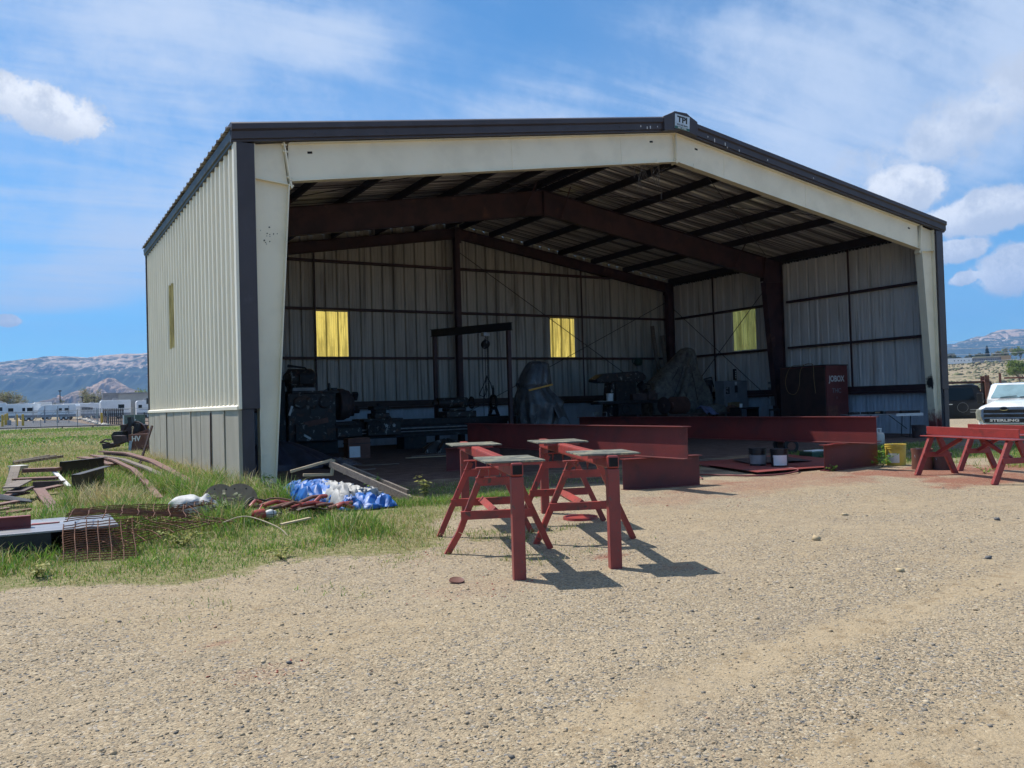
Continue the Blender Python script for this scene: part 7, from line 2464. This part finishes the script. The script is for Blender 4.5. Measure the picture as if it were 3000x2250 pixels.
# ---------------------------------------------------------------- grass
def blades(name, x, y, H, W_, cols, lean=.5, seed=0, kind='stuff', z0=None):
    n = len(x)
    az = rng.uniform(0, 2 * np.pi, n)
    ln = rng.uniform(.15, 1.0, n) * lean
    dx, dy = np.cos(az), np.sin(az)
    faz = rng.uniform(0, 2 * np.pi, n)
    wx, wy = np.cos(faz), np.sin(faz)
    z0 = gz(x, y) - .01 if z0 is None else z0
    lv = [(0, 0, 1.0), (.38, .16, .9), (.74, .52, .62), (1.0, 1.0, .04)]
    Vv = np.zeros((n, 8, 3), dtype=np.float32)
    for k, (hz, ho, w) in enumerate(lv):
        ox = x + dx * ln * H * ho
        oy = y + dy * ln * H * ho
        oz = z0 + H * hz * (1 - .28 * ln * ho)
        for s, sg in ((0, -1), (1, 1)):
            Vv[:, 2 * k + s, 0] = ox + sg * wx * W_ * w * .5
            Vv[:, 2 * k + s, 1] = oy + sg * wy * W_ * w * .5
            Vv[:, 2 * k + s, 2] = oz
    fq = np.array([(0, 1, 3, 2), (2, 3, 5, 4), (4, 5, 7, 6)])
    F_ = (fq[None] + 8 * np.arange(n)[:, None, None]).reshape(-1, 4)
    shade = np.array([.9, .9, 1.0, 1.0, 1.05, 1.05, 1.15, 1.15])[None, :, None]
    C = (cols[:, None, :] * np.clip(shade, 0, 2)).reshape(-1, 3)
    return tag(np_mesh(name, Vv.reshape(-1, 3), F_, M['leafmat'], C), kind=kind)


GREEN = np.array([(.14, .28, .035), (.105, .235, .035), (.18, .32, .045), (.24, .34, .055), (.09, .20, .05)])
STRAW = np.array([(.52, .44, .23), (.46, .36, .17), (.58, .51, .32), (.40, .33, .15)])
OLIVE = np.array([(.29, .30, .09), (.36, .33, .11), (.24, .27, .085)])


def pick(n, fg, fs):
    r = rng.random(n)
    c = OLIVE[rng.integers(0, 3, n)]
    c = np.where((r < fg)[:, None], GREEN[rng.integers(0, 5, n)], c)
    c = np.where((r > 1 - fs)[:, None], STRAW[rng.integers(0, 4, n)], c)
    return c * rng.uniform(.8, 1.2, (n, 1))


KEEP = [(-1.0, 5.5, .35), (-.97, 3.6, .35), (-.95, 2.0, .38), (-.92, .8, .38), (-.9, -.2, .40), (-1.1, 3.0, .3), (-1.52, 4.0, .3), (-1.55, 2.2, .3), (-1.6, .6, .32), (-1.68, -.9, .34), (-1.75, -2.2, .35),
        (-.85, -3.9, .34), (-1.0, -4.1, .36), (-.95, -4.6, .34), (-1.4, -4.7, .36), (-1.6, -4.5, .36), (-1.75, -4.6, .34), (-.55, -4.9, .42), (-.9, -5.1, .42), (-.7, -5.4, .42), (-.3, -5.5, .40), (-.1, -5.8, .3), (-.45, -5.8, .36), (-.9, -5.75, .3), (-1.0, -6.0, .3),
        (-3.2, 1.0, .4), (-3.2, 0, .4), (-3.2, -1.4, .4), (-2.6, .4, .5), (-2.5, -.4, .4), (-3.3, 2.2, .5), (-3.7, .0, .5), (-3.7, -1.8, .5), (-2.4, 4.6, .5), (-3.6, 6.8, .4), (.1, -5.2, .5), (.2, -4.4, .6), (.6, -5.3, .4), (-2.95, -6.7, .34), (-2.9, -7.2, .28)]


def low(x, y):
    f = np.ones_like(x)
    for cx, cy, r in KEEP:
        d = np.hypot(x - cx, (y - cy) * .55) / r
        f = np.minimum(f, .34 + .66 * sst(d, .40, 1.1))
    return f


# near grass: short turf first, then taller clumps
def region(n, x0, x1, y0, y1, seed, gain=1.0, thr=.0):
    x, y = rng.uniform(x0, x1, n), rng.uniform(y0, y1, n)
    g = masks(x, y)[0]
    k = rng.random(n) < np.clip(g * gain - thr, 0, 1)
    return x[k], y[k], g[k]


x, y, g = region(64000, -4.6, 3.2, -10.1, -3.0, 1)
kk_ = (fbm(x, y, 2.2, 4, 71) > .50 - .35 * g)
x, y, g = x[kk_], y[kk_], g[kk_]
cl = fbm(x, y, 1.5, 4, 7)
dry = np.clip(np.clip((fbm(x, y, .8, 3, 15) - .40) * 4, 0, 1) * .6 + .35 * sst(x, -1.2, .4) + .3 * (1 - sst(y, -9, -7.6)), 0, 1)
n = len(x)
blades('grass', x, y, (.018 + .075 * cl ** 1.7) * rng.uniform(.6, 1.4, n), rng.uniform(.004, .008, n), np.array([pick(1, .72 - .5 * d, .06 + .45 * d)[0] for d in dry]), .9)
# lush clumps in the debris yard
x, y, g = region(60000, -4.5, -.02, -8.2, 1.5, 2)
cl = fbm(x, y, 1.1, 4, 27)
lush = np.clip((cl - .40) * 4.5, 0, 1) * sst(y, -8.3, -7.0)
k = rng.random(len(x)) < .15 + .85 * lush
x, y, lush = x[k], y[k], lush[k]
dryp = sst(np.hypot((x + 2.3) / .75, (y + 2.0) / 2.0), 1.0, .5)
# keep plates and beams clear of grass
clear = ~((x < -2.62) & (y > -6.45) & (y < -5.2))
x, y, lush, dryp = x[clear], y[clear], lush[clear], dryp[clear]
n = len(x)
c = np.where((rng.random(n) < dryp * .85)[:, None], STRAW[rng.integers(0, 4, n)] * rng.uniform(.8, 1.15, (n, 1)), pick(n, .66, .14))
near = np.clip(1 - .65 * (1 - sst(y, -7.9, -5.4)) - .35 * (1 - sst(np.hypot(x + 2.9, (y + 6.4) * .8), .5, 1.3)), .2, 1)
near = near * low(x, y)
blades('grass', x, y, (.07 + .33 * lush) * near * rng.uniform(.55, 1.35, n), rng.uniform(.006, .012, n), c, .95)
# tall seeding stalks by the wall and around the bars
n = 2400
x = np.concatenate([-np.abs(rng.normal(0, .38, n // 2)) - .06, rng.uniform(-4.4, -.1, n - n // 2)])
y = np.concatenate([rng.uniform(-2.2, 12.8, n // 2), rng.uniform(-6.9, 12, n - n // 2)])
blades('grass', x, y, rng.uniform(.2, .55, n) * low(x, y) * (.25 + .75 * sst(fbm(x, y, .9, 3, 91), .42, .6)) * (.45 + .55 * sst(y, -7, -4.5)), rng.uniform(.005, .009, n), STRAW[rng.integers(0, 4, n)] * rng.uniform(.75, 1.2, (n, 1)), .8)
# yard beyond the debris
x, y, g = region(46000, -5.0, -.02, 1.5, 24, 3)
cl = fbm(x, y, .55, 4, 31)
dry = np.clip((fbm(x, y, .35, 3, 44) - .40) * 4, 0, 1)
n = len(x)
c = np.where((rng.random(n) < .18 + .6 * dry)[:, None], STRAW[rng.integers(0, 4, n)] * rng.uniform(.8, 1.15, (n, 1)), pick(n, .66, .06))
blades('grass', x, y, (.07 + .22 * cl ** 1.5) * low(x, y) * rng.uniform(.6, 1.4, n), rng.uniform(.009, .017, n), c, .95)
# far meadow, broader tufts
n = 30000
y = 13 + 76 * rng.random(n) ** 1.4
x = rng.uniform(-8, 7, n)
cl = fbm(x * .35, y, .22, 4, 51)
dry = np.clip((fbm(x * .3, y, .16, 4, 63) - .44) * 6, 0, 1)
c = np.where((rng.random(n) < .08 + .8 * dry)[:, None], STRAW[rng.integers(0, 4, n)] * rng.uniform(.8, 1.1, (n, 1)), pick(n, .75, .05))
blades('grass', x, y, (.05 + .16 * cl) * rng.uniform(.6, 1.4, n), rng.uniform(.015, .04, n) * (1 + y / 60), c, 1.0)
# shaded and sunny wisps before the shed and between the stands
x, y, g = region(26000, .2, 9.5, -10.2, -2.4, 5, 1.0, .12)
n = len(x)
blades('grass', x, y, rng.uniform(.02, .10, n), rng.uniform(.004, .008, n), pick(n, .5, .2), .9)
x, y, g = region(26000, 9.5, 17, -9, -2.0, 6, 1.0, .1)
n = len(x)
blades('grass', x, y, rng.uniform(.03, .16, n), rng.uniform(.006, .012, n), pick(n, .7, .1), .9)
# bright weed fringe at the shadow line
n = 3400
x = rng.uniform(.9, 3.2, n)
y = rng.normal(-4.95, .16, n) - .18 * (x - 1)
blades('grass', x, y, rng.uniform(.03, .16, n), rng.uniform(.004, .008, n), pick(n, .8, .05), .8)


# leafy weeds ----------------------------------------------------------
def weed(label, c, H, R, n, seed, cols=GREEN, group='leafy weeds beside the red blocks'):
    r_ = np.random.default_rng(seed)
    t = thing('weed', label, 'weed', (c[0], c[1], hgt(*c)), 0, group)
    mb = MB()
    tips = []
    for k in range(max(4, n // 16)):
        a = r_.uniform(0, 6.28)
        rr = R * r_.uniform(.3, 1)
        tip = Vector((rr * math.cos(a), rr * math.sin(a), H * r_.uniform(.45, 1)))
        mid = Vector((tip.x * .35, tip.y * .35, tip.z * .6))
        mb.tube([(0, 0, 0), mid, tip], [.004, .003, .0015], 4)
        for q in range(16):
            f = r_.uniform(.25, 1)
            tips.append((mid.lerp(tip, (f - .5) * 2) if f > .5 else Vector((0, 0, 0)).lerp(mid, f * 2)))
    mb.build('stem', M['leafmat'], t)
    P = np.array([tuple(v) for v in tips])
    m = len(P)
    A_ = r_.normal(size=(m, 3))
    A_[:, 2] = np.abs(A_[:, 2]) * .3
    A_ /= np.linalg.norm(A_, axis=1, keepdims=True)
    B_ = np.cross(A_, r_.normal(size=(m, 3)) * .4 + np.array([0, 0, 1.]))
    B_ /= np.linalg.norm(B_, axis=1, keepdims=True)
    s = (.02 + .11 * H) * r_.uniform(.6, 1.6, (m, 1))
    Vv = np.stack([P, P + A_ * s * .5 + B_ * s * .28, P + A_ * s * 1.05 - np.array([0, 0, .2]) * s, P + A_ * s * .5 - B_ * s * .28], 1).reshape(-1, 3)
    col = cols[r_.integers(0, len(cols), m)] * r_.uniform(.8, 1.35, (m, 1))
    o = np_mesh('foliage', Vv, np.arange(4 * m).reshape(m, 4), M['leafmat'], np.repeat(col, 4, 0))
    o.parent = t
    # stems need colour too
    st = [ch for ch in t.children if ch.name.startswith('stem')][0].data
    at = st.color_attributes.new('Col', 'FLOAT_COLOR', 'POINT')
    at.data.foreach_set('color', np.tile(np.array([.10, .15, .04, 1], dtype=np.float32), len(st.vertices)))
    return t


weed('tall leafy weed between the right block and the yellow bucket', (10.85, -5.45), .42, .30, 150, 1)
weed('low bright leafy weed at the right end of the short red block', (10.25, -5.98), .26, .30, 130, 2)
weed('small weed at the near corner of the short red block on the right', (9.15, -5.80), .12, .2, 60, 3)
weed('wide low weed patch between the yellow bucket and the rusty can', (10.95, -6.6), .22, .34, 130, 4)
weed('small weed under the nearest trestle rail', (10.1, -8.0), .14, .2, 60, 5)
weed('leafy weed at the foot of the left cream column', (.25, -.55), .30, .3, 110, 6, group='leafy weeds at the left column')
weed('pale weed in shade right of the timbers', (1.75, -4.3), .42, .16, 60, 7, OLIVE, 'weeds at the shadow line')
weed('green weed in shade farther right of the timbers', (1.35, -3.2), .34, .22, 90, 8, group='weeds at the shadow line')
weed('yellowish weed at the near left edge of the grass', (-3.45, -7.6), .15, .24, 110, 9, OLIVE, 'weeds in the near grass')
weed('bushy weed right of the upright rusty mesh', (-2.1, -6.7), .17, .36, 170, 10, OLIVE, group='weeds in the near grass')
weed('bushy grey weed before the crumpled white sack', (-1.2, -4.6), .38, .34, 160, 11, np.array([(.18, .22, .12), (.14, .18, .09), (.25, .25, .17)]), 'weeds in the near grass')
weed('yellow flowered weed in the near grass left of centre', (-1.45, -8.1), .12, .24, 120, 12, OLIVE, 'weeds in the near grass')

# ---------------------------------------------------------------- air between here and the ranges
hm = bpy.data.materials.new('haze_air')
hm.use_nodes = True
hn = hm.node_tree
for nd in list(hn.nodes):
    if nd.type == 'BSDF_PRINCIPLED':
        hn.nodes.remove(nd)
vol = hn.nodes.new('ShaderNodeVolumePrincipled')
vol.inputs['Color'].default_value = (.24, .52, 1.0, 1)
vol.inputs['Density'].default_value = 1.15e-4
vol.inputs['Anisotropy'].default_value = 0.0
hn.links.new(vol.outputs[0], hn.nodes['Material Output'].inputs['Volume'])
hz = MB().bx(-9800, 9800, -9700, 9800, -30, 900).build('haze', hm, None)
tag(hz, kind='stuff')
